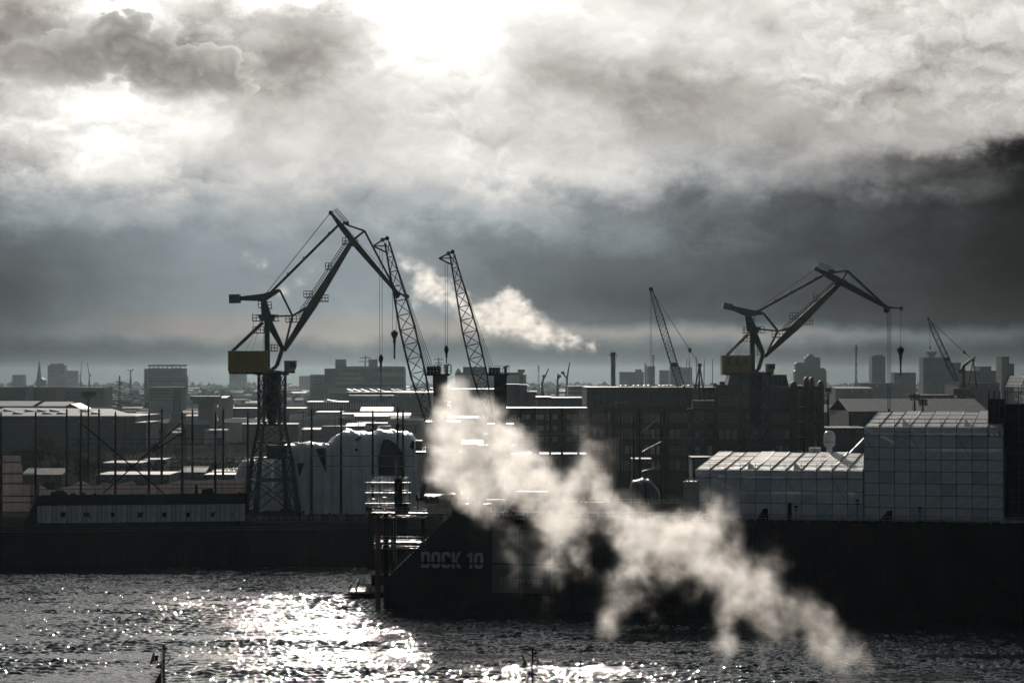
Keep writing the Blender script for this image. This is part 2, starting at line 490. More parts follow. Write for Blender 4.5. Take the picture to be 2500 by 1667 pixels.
# ------------------------------------------------------------------ water
def build_water():
    m = bpy.data.materials.new('river_water')
    m.use_nodes = True
    t = m.node_tree; t.nodes.clear()
    N = NT(t)
    out = N.node('ShaderNodeOutputMaterial')
    b = N.node('ShaderNodeBsdfPrincipled')
    b.inputs['Base Color'].default_value = (0.012, 0.014, 0.014, 1)
    b.inputs['Roughness'].default_value = 0.05
    b.inputs['IOR'].default_value = 1.33
    co = N.node('ShaderNodeTexCoord').outputs['Object']
    n1 = N.noise(N.v('MULTIPLY', co, (1.0, 0.8, 1.0)), 1.9, 2.0, 0.6, 0.8)
    gust = N.mapr(N.noise(N.v('MULTIPLY', co, (0.5, 1.0, 1.0)), 0.028, 3.0, 0.55), 0.36, 0.62, 0.45, 1.0)
    bn = N.node('ShaderNodeBump'); bn.inputs['Distance'].default_value = 0.15
    N.link(gust, bn.inputs['Strength'])
    N.link(n1, bn.inputs['Height']); N.link(bn.outputs[0], b.inputs['Normal'])
    N.link(b.outputs[0], out.inputs[0])
    # wind waves on the stretch of river in view, flat farther out
    rng = np.random.default_rng(5)
    us = np.linspace(-0.226, 0.226, 700); ys = np.arange(258, 604.01, 0.42)
    xs = us
    Ug, Y = np.meshgrid(us, ys)
    X = Ug * Y
    Z = np.zeros_like(X)
    for _ in range(56):
        lam = 0.85 * (4.5 / 0.85) ** (rng.random() ** 1.25)
        th = math.radians(rng.normal(-82, max(26.0, 70.0 - 17.0 * lam)))
        k = 2 * math.pi / lam
        a = 0.0115 * lam * (1.15 if lam < 2.0 else 0.85)
        ph = rng.random() * 6.28
        q = k * (X * math.cos(th) + Y * math.sin(th)) + ph
        Z += a * (np.sin(q) + 0.25 * np.cos(2 * q))
    gx = np.zeros_like(X)
    for _ in range(12):
        lam = 22 + 60 * rng.random(); th = rng.random() * 6.28; k = 2 * math.pi / lam
        gx += np.sin(k * (X * math.cos(th) + 1.7 * Y * math.sin(th)) + rng.random() * 6.28)
    Z *= np.clip(0.85 + 0.16 * gx, 0.3, 1.4)
    edge = np.minimum(np.minimum(Ug + 0.226, 0.226 - Ug) * 400, np.minimum(Y - ys[0], ys[-1] - Y))
    Z *= np.clip(edge / 5.0, 0, 1)
    nx, ny = len(xs), len(ys)
    V = np.stack([X.ravel(), Y.ravel(), Z.ravel()], 1)
    idx = np.arange(nx * ny).reshape(ny, nx)
    Q = np.stack([idx[:-1, :-1].ravel(), idx[:-1, 1:].ravel(), idx[1:, 1:].ravel(), idx[1:, :-1].ravel()], 1)
    y0, y1 = float(ys[0]), float(ys[-1])
    B = 2500.0; e = 0.226
    ev = np.array([(-B, -400, 0), (B, -400, 0), (B, 1100, 0), (-B, 1100, 0), (-e * y0, y0, 0), (e * y0, y0, 0), (e * y1, y1, 0), (-e * y1, y1, 0)], float)
    o = nx * ny
    eq = np.array([(0, 1, 5, 4), (1, 2, 6, 5), (2, 3, 7, 6), (3, 0, 4, 7)]) + o
    verts = np.concatenate([V, ev]); quads = np.concatenate([Q, eq])
    me = bpy.data.meshes.new('river')
    me.vertices.add(len(verts)); me.vertices.foreach_set('co', verts.ravel())
    me.loops.add(len(quads) * 4); me.loops.foreach_set('vertex_index', quads.ravel())
    me.polygons.add(len(quads)); me.polygons.foreach_set('loop_start', np.arange(len(quads)) * 4)
    me.polygons.foreach_set('use_smooth', np.ones(len(quads), bool))
    me.update(calc_edges=True)
    me.materials.append(m)
    ob = bpy.data.objects.new('water', me)
    COL.objects.link(ob)
    tag(ob, 'wind ruffled river with sun glitter below the docks', None, None, 'structure')
build_water()

# ------------------------------------------------------------------ land and quay
def build_land():
    m = bpy.data.materials.new('yard_ground')
    m.use_nodes = True
    t = m.node_tree; t.nodes.clear()
    N = NT(t)
    out = N.node('ShaderNodeOutputMaterial')
    b = N.node('ShaderNodeBsdfPrincipled')
    co = N.node('ShaderNodeTexCoord').outputs['Object']
    cs = N.v('MULTIPLY', co, (1.0, 0.45, 1.0))
    n1 = N.noise(cs, 0.03, 7.0, 0.62)
    n2 = N.noise(cs, 0.008, 5.0, 0.6)
    c = N.mixc(N.mapr(n1, 0.35, 0.65), (0.045, 0.042, 0.035, 1), (0.09, 0.085, 0.075, 1))
    c = N.mixc(N.mapr(n2, 0.45, 0.6), c, (0.035, 0.04, 0.028, 1))
    N.link(c, b.inputs['Base Color'])
    # wet patches and puddles shine, the rest is rough
    wet = N.mapr(N.noise(N.v('ADD', cs, (40, 7, 0)), 0.02, 6.0, 0.6), 0.615, 0.69)
    N.put(b.inputs['Roughness'], N.mix(wet, 1.0, 0.4))
    N.put(b.inputs['Specular IOR Level'], N.mix(wet, 0.0, 0.4))
    N.link(b.outputs[0], out.inputs[0])
    g = MB()
    g._add([(-9500, 640, 4), (9500, 640, 4), (9500, 15600, 4), (-9500, 15600, 4), (-9500, 640, -1), (9500, 640, -1)], [(0, 1, 2, 3), (4, 5, 1, 0)])
    o = g.build('ground', m)
    tag(o, None, None, None, 'structure')
build_land()

# ------------------------------------------------------------------ floating dock in front (long dark wall with lettering)
DU = Vector((0.9717, -0.2361, 0)); DW = Vector((0.2361, 0.9717, 0)); DH = math.atan2(-0.2361, 0.9717)
D0 = Vector((-25.0, 474.0, 0))
def dockpt(s, n, z):
    """Dock frame: s metres along the near wall from its left end, n metres away from the river, z up"""
    return D0 + DU * s + DW * n + Vector((0, 0, z))
def dock_s(px, n=0.0):
    k = (px - CX) / F
    return (k * (D0.y + DW.y * n) - (D0.x + DW.x * n)) / (DU.x - k * DU.y)
def dock_z(px, py, n=0.0):
    p = dockpt(dock_s(px, n), n, 0)
    return at(px, py, p.y).z

def text_mesh(name, text, p0, width, height, heading, mat, parent, bold=0.0, depth=0.05):
    """flat lettering as a thin solid: lower left corner p0, running along 'heading', facing the river"""
    cu = bpy.data.curves.new(name, 'FONT')
    cu.body = text
    cu.extrude = 0.02
    cu.offset = bold
    ob = bpy.data.objects.new(name, cu)
    COL.objects.link(ob)
    dg = bpy.context.evaluated_depsgraph_get()
    me = bpy.data.meshes.new_from_object(ob.evaluated_get(dg))
    bpy.data.objects.remove(ob)
    xs = [v.co.x for v in me.vertices]; ys = [v.co.y for v in me.vertices]
    sx = width / (max(xs) - min(xs)); sy = height / (max(ys) - min(ys))
    x0, y0 = min(xs), min(ys)
    for v in me.vertices:
        v.co = Vector(((v.co.x - x0) * sx, (v.co.y - y0) * sy, v.co.z * depth / 0.04))
    me.materials.clear(); me.materials.append(mat)
    o = bpy.data.objects.new(name, me)
    COL.objects.link(o)
    o.rotation_euler = (math.pi / 2, 0, heading)
    if parent is not None:
        o.parent = parent
        o.location = Vector(p0) - parent.location
    else:
        o.location = p0
    return o

def block_letters(name, text, p0, width, height, heading, mat, parent):
    """heavy condensed block capitals built from butted strokes"""
    h = 1.7; st = 0.33; c = 0.2
    def ring(sharp_left=False, gap=False):
        k = 0.0 if sharp_left else c
        o = [(k, 0), (1 - c, 0), (1, c), (1, h - c), (1 - c, h), (k, h), (0, h - k), (0, k)]
        q = 0.06
        kl = 0.0 if sharp_left else q
        i = [(st + kl, st), (1 - st - q, st), (1 - st, st + q), (1 - st, h - st - q), (1 - st - q, h - st), (st + kl, h - st), (st, h - st - kl), (st, st + kl)]
        out = []
        for a in range(8):
            b = (a + 1) % 8
            if gap and a == 2:
                out.append([o[2], (1, .58), (1 - st, .58), i[2]]); out.append([(1, h - .58), o[3], i[3], (1 - st, h - .58)])
                continue
            quad = [o[a], o[b], i[b], i[a]]
            if (Vector(o[a]) - Vector(o[b])).length < 1e-6: continue
            out.append(quad)
        return out
    glyph = {'D': (ring(True), 1.0), 'O': (ring(), 1.0), '0': (ring(), 1.0), 'C': (ring(gap=True), 1.0),
             'K': ([[(0, 0), (st, 0), (st, h), (0, h)], [(st, .62), (1.02 - .38, h), (1.02, h), (st, .62 + .02)], [(st, .62), (st + .13, .95), (1.05, 0), (.66, 0)]], 1.02),
             '1': ([[(.26, 0), (.62, 0), (.62, h), (.36, h)], [(0, h - .52), (.27, h - .42), (.335, h - .02), (0, h - .3)]], .66)}
    tot = sum(.5 if ch == ' ' else glyph[ch][1] + .16 for ch in text) - .16
    u = Vector((math.cos(heading), math.sin(heading), 0)); wv = Vector((-math.sin(heading), math.cos(heading), 0))
    pen = 0.0
    for ch in text:
        if ch == ' ': pen += .5; continue
        m = MB()
        for q in glyph[ch][0]:
            m.prism([Vector(p0) + u * ((x + pen) / tot * width) + Vector((0, 0, z / h * height)) for x, z in q], (0, 0, 0), wv * 0.06)
        m.build(name, mat, parent)
        pen += glyph[ch][1] + .16

def build_dock():
    T = thing('floating_dock', 'long dark floating dock with grey lettering on its side, right of centre', 'dock', dockpt(0, 0, 0))
    off5 = dockpt(0, 5, 0) - dockpt(0, 0, 0)
    END = 175.0
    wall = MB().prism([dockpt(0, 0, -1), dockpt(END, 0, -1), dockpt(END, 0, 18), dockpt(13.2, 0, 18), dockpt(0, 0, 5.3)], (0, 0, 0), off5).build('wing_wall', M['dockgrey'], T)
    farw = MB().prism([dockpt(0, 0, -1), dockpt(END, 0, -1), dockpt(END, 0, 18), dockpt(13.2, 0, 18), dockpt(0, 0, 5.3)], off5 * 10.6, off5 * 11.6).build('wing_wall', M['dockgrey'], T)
    MB().prism([dockpt(0, 0, -1), dockpt(END, 0, -1), dockpt(END, 0, 3.6), dockpt(0, 0, 3.6)], off5 * 1.002, off5 * 10.59).build('pontoon_deck', M['deck'], T)
    # side details: rubbing strakes and stiffeners stand proud of the plating
    for z in (17.3, 9.0, 1.6):
        s0 = 13.4 if z > 6 else 0.4
        if z == 9.0: s0 = 4.6
        MB().beam(dockpt(s0, -0.12, z), dockpt(END, -0.12, z), 0.35, 0.22, up=DW).build('rubbing_strake', M['dockgrey'], wall)
    rib = MB().beam((0, 0, 0), (0, 0, 16.6), 0.16, 0.12).mesh('stiffener'); rib.materials.append(M['dockgrey'])
    for k in range(27):
        s = 15.5 + 5.9 * k
        o = bpy.data.objects.new('stiffener', rib); COL.objects.link(o); o.parent = wall
        o.location = dockpt(s, -0.07, 0.3) - T.location; o.rotation_euler = (0, 0, DH)
    # end slope stair with treads
    st = MB(); 
    for k in range(26):
        q = k / 25
        st.beam(dockpt(0.2 + 12.8 * q, -0.5, 5.5 + 12.4 * q), dockpt(0.2 + 12.8 * q, 0.9, 5.5 + 12.4 * q), 0.3, 0.06, up=(0, 0, 1))
    st.beam(dockpt(0.0, -0.5, 6.6), dockpt(13, -0.5, 19.2), 0.08)
    for k in range(9):
        q = k / 8
        st.beam(dockpt(13 * q, -0.5, 5.5 + 12.5 * q), dockpt(13 * q, -0.5, 6.6 + 12.6 * q), 0.06)
    st.build('end_stair', M['steel'], T)
    # sign field and lettering
    n = -0.06
    sa, sb = dock_s(1201), dock_s(1351)
    z0, z1 = dock_z(1275, 1447), dock_z(1275, 1292)
    field = MB().prism([dockpt(sa, n, z0), dockpt(sb, n, z0), dockpt(sb, n, z1), dockpt(sa, n, z1)], (0, 0, 0), DW * 0.05).build('sign_field', M['panel'], T)
    p = dockpt(dock_s(1220), n - 0.05, dock_z(1270, 1424)); q = dockpt(dock_s(1326), n - 0.05, 0)
    text_mesh('lettering', 'Blohm+Voss', p, (q - p).xy.length, dock_z(1270, 1408) - dock_z(1270, 1424), DH, M['letter2'], T, 0.0)
    p = dockpt(dock_s(1029), -0.16, dock_z(1100, 1386)); q = dockpt(dock_s(1180), -0.16, 0)
    block_letters('letter', 'DOCK 10', p, (q - p).xy.length, dock_z(1100, 1347) - dock_z(1100, 1386), DH, M['letter'], T)
    # raised deck houses at the left end of both walls, with a sloping stair down to the wall top
    for base, pa, pb, lab in ((0.0, 985, 1182, 0), (53.0, 1010, 1328, 1)):
        s0, s1 = dock_s(pa, base), dock_s(pb, base)
        s0 = max(s0, 13.6)
        h = MB().prism([dockpt(s0, base + 0.4, 18.0), dockpt(s1, base + 0.4, 18.0), dockpt(s1, base + 0.4, 20.3), dockpt(s0, base + 0.4, 20.3)], (0, 0, 0), DW * 4.2).build('deck_house', M['black'], T)
        MB().prism([dockpt(s0 - 0.3, base + 0.1, 20.3), dockpt(s1 + 0.3, base + 0.1, 20.3), dockpt(s1 + 0.3, base + 0.1, 20.45), dockpt(s0 - 0.3, base + 0.1, 20.45)], (0, 0, 0), DW * 4.8).build('roof', M['deck'], h)
        s2 = dock_s(pb + 35, base)
        stair = MB()
        stair.beam(dockpt(s1, base + 0.3, 20.4), dockpt(s2, base + 0.3, 18.2), 0.2)
        stair.beam(dockpt(s1 - 1.6, base + 0.3, 21.4), dockpt(s1, base + 0.3, 21.4), 0.11)
        stair.beam(dockpt(s1, base + 0.3, 21.4), dockpt(s2, base + 0.3, 19.2), 0.11)
        for k in range(5):
            q = k / 4
            stair.beam(dockpt(s1 + (s2 - s1) * q, base + 0.3, 20.4 - 2.2 * q), dockpt(s1 + (s2 - s1) * q, base + 0.3, 21.4 - 2.2 * q), 0.07)
        stair.build('stair', M['galv'], T)
        MB().rail(dockpt(s0, base + 0.3, 20.45), dockpt(s1 - 1, base + 0.3, 20.45), 1.0, 1.6).build('guard_rail', M['galv'], h)
        # rails along the wall top, in lengths
        s = s2
        while s < END - 12:
            MB().rail(dockpt(s, base + 0.25, 18), dockpt(s + 11.5, base + 0.25, 18), 1.05, 1.9, 0.04).build('guard_rail', M['galv'], T)
            if base == 0.0:
                MB().rail(dockpt(s, base + 4.7, 18), dockpt(s + 11.5, base + 4.7, 18), 1.05, 1.9, 0.04).build('guard_rail', M['galv'], T)
            s += 12.0
    # wedge shaped fender brackets and posts on the wall top
    for (pa, pb, ptop) in ((1699, 1722, 1240), (1845, 1872, 1242), (2143, 2176, 1247)):
        s0, s1 = dock_s(pa), dock_s(pb); zt = dock_z(pb, ptop)
        MB().prism([dockpt(s0, 0.5, 18), dockpt(s1, 0.5, 18), dockpt(s1, 0.5, zt), dockpt(s1 - 0.8, 0.5, zt)], (0, 0, 0), DW * 1.2).build('wedge_bracket', M['black'], T)
    for (pc, ptop, r) in ((1926, 1228, 0.45), (1941, 1237, 0.1), (2091, 1222, 0.09), (2244, 1240, 0.1)):
        s = dock_s(pc); zt = dock_z(pc, ptop)
        pm = MB().tube(dockpt(s, 1.0, 18), dockpt(s, 1.0, zt), r, r * 0.85, 8)
        if r < 0.2:
            pm.beam(dockpt(s - 0.5, 1.0, zt - 0.6), dockpt(s + 0.5, 1.0, zt - 0.6), 0.12).beam(dockpt(s - 0.35, 1.0, zt), dockpt(s + 0.35, 1.0, zt), 0.35)
        pm.build('post', M['black'], T)
    # deck gear between the rails at the left end: winches, lockers, pipes that catch the low sun
    rnd = random.Random(8)
    gear = [(1205, 18), (1225, 18), (1250, 18), (1275, 18), (1300, 18), (1335, 18), (1400, 18), (1440, 18), (1490, 18), (1530, 18), (1580, 18),
            (1010, 20.45), (1030, 20.45), (1048, 20.45), (1065, 20.45), (1090, 20.45), (1105, 20.45), (1122, 20.45), (1140, 20.45), (1160, 20.45)]
    for i, (pc, z) in enumerate(gear):
        s = dock_s(pc); nn = 1.2 + rnd.random() * 2.4
        k = i % 3
        if k == 0:   # locker with a sloped lid
            w, h = 0.8 + rnd.random() * 0.9, 0.7 + rnd.random() * 0.5
            MB().prism([dockpt(s, nn, z), dockpt(s + w, nn, z), dockpt(s + w, nn, z + h), dockpt(s + w * 0.5, nn, z + h + 0.15), dockpt(s, nn, z + h)], (0, 0, 0), DW * 0.9).build('locker', M['deck'], T)
        elif k == 1:  # winch: two cheeks and a drum
            c = dockpt(s, nn, z + 0.7)
            MB().tube(c - DU * 0.7, c + DU * 0.7, 0.42, n=10).tube(c - DU * 0.75, c - DU * 0.65, 0.75, n=10).tube(c + DU * 0.65, c + DU * 0.75, 0.75, n=10).prism([dockpt(s - .9, nn - .4, z), dockpt(s + .9, nn - .4, z), dockpt(s + .9, nn - .4, z + .2), dockpt(s - .9, nn - .4, z + .2)], (0, 0, 0), DW * 0.8).build('winch', M['deck'], T)
        else:         # vent with a bent cowl
            MB().tube(dockpt(s, nn, z), dockpt(s, nn, z + 1.2), 0.18, n=8).tube(dockpt(s, nn, z + 1.15), dockpt(s - 0.45, nn, z + 1.35), 0.2, 0.3, 8).build('vent_pipe', M['deck'], T)
    pipe = MB()
    pipe.tube(dockpt(dock_s(1185), 3.6, 18.35), dockpt(END - 4, 3.6, 18.35), 0.16, n=8)
    pipe.build('deck_pipe', M['galv'], T)
    pipe = MB()
    pipe.tube(dockpt(dock_s(1190), 2.9, 18.22), dockpt(END - 4, 2.9, 18.22), 0.1, n=8)
    pipe.build('deck_pipe', M['galv'], T)
    # three arched clear tunnel hoods on the wall top
    for pc in (1135, 1149, 1163):
        s = dock_s(pc)
        hood = MB()
        def arc(u, v, s=s):
            a = math.pi * u
            return dockpt(s + 0.55 * math.cos(a), 1.0 + 1.6 * v, 20.5 + 1.15 * math.sin(a))
        hood.grid(arc, 8, 1)
        hood.build('arched_hood', M['sheet2'], T, thick=0.04)
build_dock()

def dolphin():
    T = thing('mooring_dolphin', 'tall piled guide frame with platform at the left end of the lettered dock', 'dolphin', dockpt(-1, 3, 0))
    c = [(-1.3, 0.0, 'red'), (0.3, 0.2, 'black'), (-1.3, 5.5, 'red'), (0.3, 5.5, 'black')]
    for s, n, mt in c:
        MB().tube(dockpt(s, n, -.9), dockpt(s, n, 18.4), 0.52, n=12).build('pile', M[mt], T)
    MB().tube(dockpt(6.2, 5.8, 5), dockpt(6.2, 5.8, 18.0), 0.4, n=10).build('pile', M['black'], T)
    for z in (12.4, 11.6, 17.6):
        MB().beam(dockpt(-2, -0.1, z), dockpt(8.5, -0.1, z), 0.34, 0.5, up=DW).build('cross_beam', M['deck'], T)
        MB().beam(dockpt(-2, 5.7, z), dockpt(8.5, 5.7, z), 0.34, 0.5, up=DW).build('cross_beam', M['deck'], T)
    MB().prism([dockpt(-2.4, -0.8, 18.4), dockpt(13.1, -0.8, 18.4), dockpt(13.1, -0.8, 18.65), dockpt(-2.4, -0.8, 18.65)], (0, 0, 0), DW * 3.2).build('platform', M['deck'], T)
    MB().prism([dockpt(-1.9, -0.6, 12.8), dockpt(8.3, -0.6, 12.8), dockpt(8.3, -0.6, 12.92), dockpt(-1.9, -0.6, 12.92)], (0, 0, 0), DW * 5).build('walkway', M['deck'], T)
    MB().rail(dockpt(-2.3, -0.7, 18.65), dockpt(13, -0.7, 18.65)).build('guard_rail', M['galv'], T)
    MB().rail(dockpt(-2.3, 6.3, 18.65), dockpt(13, 6.3, 18.65)).build('guard_rail', M['galv'], T)
    MB().rail(dockpt(-1.9, -0.6, 12.92), dockpt(8.2, -0.6, 12.92)).build('guard_rail', M['galv'], T)
    lad = MB()
    for k in range(18):
        lad.beam(dockpt(2.1, -0.9, 9.5 + 0.5 * k), dockpt(2.7, -0.9, 9.5 + 0.5 * k), 0.05)
    lad.beam(dockpt(2.1, -0.9, 9), dockpt(2.1, -0.9, 19.5), 0.06).beam(dockpt(2.7, -0.9, 9), dockpt(2.7, -0.9, 19.5), 0.06)
    lad.build('ladder', M['galv'], T)
    for (s, n) in ((-1.9, -0.9), (-1.9, 6.4)):
        MB().beam(dockpt(s, n, 18.65), dockpt(s, n, 21), 0.1).box(*(lambda p: (p.x - .28, p.x + .28, p.y - .2, p.y + .2, p.z, p.z + .35))(dockpt(s, n, 21))).build('signal_lamp', M['lamp'], T)
    # machinery box on the platform
    p = dockpt(3.2, 1, 18.65)
    MB().prism([dockpt(2.0, 0.6, 18.65), dockpt(4.2, 0.6, 18.65), dockpt(4.2, 0.6, 20.4), dockpt(2.0, 0.6, 20.4)], (0, 0, 0), DW * 2).build('control_box', M['black'], T)
    MB().tube(dockpt(1.9, 3.4, 18.6), dockpt(1.9, 3.4, 25.2), 0.75, n=12).build('guide_column', M['black'], T)
dolphin()

def scaffold_tower():
    Y = 522.0
    T = thing('scaffold_tower', 'open stair scaffold with three bright decks behind the piled guide frame', 'scaffold', at(945, 1240, Y))
    x0, x1 = at(893, 1200, Y).x, at(1000, 1200, Y).x
    zs = [at(945, y, Y).z for y in (1228, 1202, 1177)]
    zb = 17.0
    for x in (x0, x0 + 3.0, x0 + 6.2, x1):
        for y in (Y, Y + 1.0):
            MB().tube((x, y, zb), (x, y, zs[2] + 1.0), 0.07, n=6).build('standard', M['steel'], T)
    for i, z in enumerate(zs):
        MB().box(x0 - .2, x1 + .2, Y - .3, Y + 1.2, z - 0.09, z).build('deck', M['deck'], T)
        MB().rail((x0, Y - .2, z), (x1, Y - .2, z), 1.0, 1.5).build('guard_rail', M['galv'], T)
        if i < 2:
            st = MB()
            st.beam((x0 + 6.4, Y + .5, z), (x1 - .3, Y + .5, zs[i + 1]), 0.3, 0.8)
            st.build('stair_flight', M['galv'], T)
    MB().box(x0, x1, Y + .1, Y + .95, 16.0, zb + .1).build('base', M['black'], T)
    MB().box(x0 + .5, x1 - .5, Y + .15, Y + .9, 3.6, 16.0).build('support', M['black'], T)
scaffold_tower()

def jetty():
    T = thing('jetty_pontoon', 'low floating jetty with railings on the glittering water at the dock end', 'jetty', (-30, 500, 0))
    x0, x1, y0, y1 = -33.4, -25.6, 494.0, 513.0
    MB().box(x0 + .5, x1, y0 + .4, y1, -0.6, 1.0).build('float', M['black'], T)
    MB().box(x0, x1 + .3, y0, y0 + 8.8, 1.0, 1.4).build('deck', M['deck'], T)
    MB().box(x0 + 1, x1 + .3, y0 + 9.3, y1, 1.0, 1.4).build('deck', M['deck'], T)
    MB().rail((x0 + .1, y0 + .2, 1.4), (x0 + .1, y0 + 8.6, 1.4), 1.1, 1.4).build('guard_rail', M['steel'], T)
    MB().rail((x0 + 1.1, y0 + 9.4, 1.4), (x0 + 1.1, y1 - .1, 1.4), 1.1, 1.4).build('guard_rail', M['steel'], T)
    MB().rail((x0 + 1.1, y1 - .1, 1.4), (x1, y1 - .1, 1.4), 1.1, 1.4).build('guard_rail', M['steel'], T)
    MB().beam((x0 - .9, y0 + .8, 0.7), (x0 + 2.2, y0 + .2, 0.9), 0.25).build('fender', M['black'], T)
    for x in (x0 + 1.6, x0 + 4.4):
        MB().tube((x, y0 + .6, 1.4), (x, y0 + .6, 2.0), 0.16, n=8).beam((x - .35, y0 + .6, 1.95), (x + .35, y0 + .6, 1.95), 0.16).build('bollard', M['black'], T)
    h = MB().box(x1 - 4.0, x1, y1 - 4, y1 - 1, 1.4, 3.4).build('shelter', M['black'], T)
    MB().box(x1 - 4.3, x1 + .2, y1 - 4.3, y1 - .7, 3.4, 3.55).build('roof', M['deck'], h)
    for (x, y) in ((x0 + .1, y0 + 4), (x0 + 2, y1 - .1)):
        MB().tube((x, y, 1.4), (x, y, 4.4), 0.07, n=6).box(x - .2, x + .2, y - .15, y + .15, 4.4, 4.65).build('lamp_post', M['steel'], T)
jetty()

# ------------------------------------------------------------------ sheeted halls over the vessel in the dock
def sheeted_halls():
    n0 = 18.0
    def sat(px): return dock_s(px, n0)
    def zat(px, py): return dock_z(px, py, n0)
    bay_px = 37.2
    roof_cache = {}
    def hall(label, pxa, pxb, eave, ridge, width, tubes_mod, name='sheeted_hall'):
        s0, s1 = sat(pxa), sat(pxb)
        ze = zat((pxa + pxb) / 2, eave)
        zr = ze + 2.6
        T = thing(name, label, 'scaffold hall', dockpt(s0, n0, 3.6))
        nb = max(1, round((pxb - pxa) / bay_px))
        bw = (s1 - s0) / nb
        zb = 6.0
        nl = max(2, round((ze - 1.6 - zb) / 2.3))
        lh = (ze - 1.6 - zb) / nl
        rnd = random.Random(int(pxa))
        # sheets: one per bay and lift, slightly bellied and not all alike
        var = []
        for k in range(5):
            me = MB()
            ph = rnd.random() * 6
            be = rnd.uniform(-0.10, 0.16)
            def sh(u, v, ph=ph, be=be):
                d = be * math.sin(math.pi * u) * math.sin(math.pi * v) + 0.02 * math.sin(9 * u + ph) * math.sin(3 * v + ph)
                return (u * (bw - 0.07), -d, v * (lh - 0.05))
            me.grid(sh, 4, 3)
            q = me.mesh('sheet', smooth=True); q.materials.append(M[('sheet', 'sheet', 'sheet2', 'sheet3', 'sheet')[k]])
            var.append(q)
        for i in range(nb):
            for j in range(nl):
                o = bpy.data.objects.new('sheet', rnd.choice(var)); COL.objects.link(o); o.parent = T
                o.location = dockpt(s0 + bw * i + 0.035, n0 + rnd.uniform(-0.03, 0.03), zb + lh * j) - T.location
                o.rotation_euler = (rnd.uniform(-0.012, 0.012), 0, DH + rnd.uniform(-0.008, 0.008))
        # gap strip under the eave: loose flaps, some missing
        flap = MB().grid(lambda u, v: (u * (bw - 0.25), -0.1 - 0.25 * v * math.sin(4 * u), -1.25 * v), 4, 2).mesh('flap', smooth=True); flap.materials.append(M['sheet'])
        for i in range(nb):
            if rnd.random() < 0.72:
                o = bpy.data.objects.new('flap', flap); COL.objects.link(o); o.parent = T
                o.location = dockpt(s0 + bw * i + .12, n0 - .05, ze - .1) - T.location
                o.rotation_euler = (rnd.uniform(-.25, .1), 0, DH); o.scale = (1, 1, rnd.uniform(0.55, 1.1))
        # gable end sheet on the left and the far side
        MB().prism([dockpt(s0, n0 + .1, zb), dockpt(s0, n0 + width, zb), dockpt(s0, n0 + width, zr - .2), dockpt(s0, n0 + .1, ze - .1)], -DU * 0.02, DU * 0.04).build('gable_sheet', M['sheet'], T)
        MB().prism([dockpt(s1, n0 + .1, zb), dockpt(s1, n0 + width, zb), dockpt(s1, n0 + width, zr - .2), dockpt(s1, n0 + .1, ze - .1)], -DU * 0.06, -DU * 0.02).build('gable_sheet', M['sheet'], T)
        MB().prism([dockpt(s0, n0 + width, zb), dockpt(s1, n0 + width, zb), dockpt(s1, n0 + width, zr - .2), dockpt(s0, n0 + width, zr - .2)], (0, 0, 0), DW * 0.05).build('rear_sheet', M['sheet'], T)
        # roof: one corrugated panel per bay and slope
        hw = width + 1.2
        slope = math.atan2(zr - ze, hw); L = math.hypot(zr - ze, hw)
        nw = 10
        def corr(u, v):
            return (u * (bw - 0.16), v * L, 0.042 * math.cos(2 * math.pi * nw * u))
        pm = MB().grid(corr, nw * 4, 1).mesh('roof_panel', smooth=True); pm.materials.append(M['roofsheet'])
        for i in range(nb):
            a = bpy.data.objects.new('roof_panel', pm); COL.objects.link(a); a.parent = T
            a.location = dockpt(s0 + bw * i + .08, n0 - .6, ze) - T.location
            a.rotation_euler = (slope + rnd.uniform(-.006, .006), 0, DH)
        # roof trusses and purlins: dark lines
        for i in range(nb + 1):
            s = s0 + bw * i
            MB().beam(dockpt(s, n0 - .65, ze + .08), dockpt(s, n0 + width + .6, zr + .08), 0.12, 0.14).build('rafter', M['black'], T)
        for q in (0.03, 0.26, 0.5, 0.74, 0.97):
            z = ze + (zr - ze) * q + 0.09; nn = n0 - .6 + hw * q
            MB().beam(dockpt(s0, nn, z), dockpt(s1, nn, z), 0.07).build('purlin', M['black'], T)
        # scaffold in front of the sheets
        for i in range(nb + 1):
            s = s0 + bw * i
            MB().tube(dockpt(s, n0 - .22, zb), dockpt(s, n0 - .22, ze + .6), 0.055, n=5).build('standard', M['steel'], T)
        for j in range(nl + 1):
            z = zb + lh * j
            MB().beam(dockpt(s0, n0 - .25, z), dockpt(s1, n0 - .25, z), 0.09).build('ledger', M['steel'], T)
        for i in range(0, nb, 3):
            MB().beam(dockpt(s0 + bw * i, n0 - .3, ze - 1.6), dockpt(s0 + bw * (i + 1), n0 - .3, ze - 1.6 - lh * 2), 0.06).build('brace', M['steel'], T)
        gird = MB()
        for i in range(nb * 2):
            a = s0 + bw * i / 2; bq = s0 + bw * (i + 1) / 2
            za, zq = (ze - .9, ze - 1.6) if i % 2 else (ze - 1.6, ze - .9)
            gird.beam(dockpt(a, n0 - .22, za), dockpt(bq, n0 - .22, zq), 0.05)
        gird.beam(dockpt(s0, n0 - .22, ze - .9), dockpt(s1, n0 - .22, ze - .9), 0.07)
        gird.build('lattice_girder', M['steel'], T)
        MB().rail(dockpt(s0, n0 - .5, ze + .05), dockpt(s1, n0 - .5, ze + .05), 1.5, bw, 0.03, 2).build('guard_rail', M['steel'], T)
        for k in range(2):
            i = rnd.randrange(nb - 1)
            s = s0 + bw * (i + .5)
            MB()._add([dockpt(s, n0 - .6, ze + .1), dockpt(s + bw * .6, n0 - .7, ze + .1), dockpt(s + .2, n0 - .4, ze + 1.7)], [(0, 1, 2)]).build('loose_flap', M['sheet2'], T, thick=0.03)
        return T, s0, s1, ze
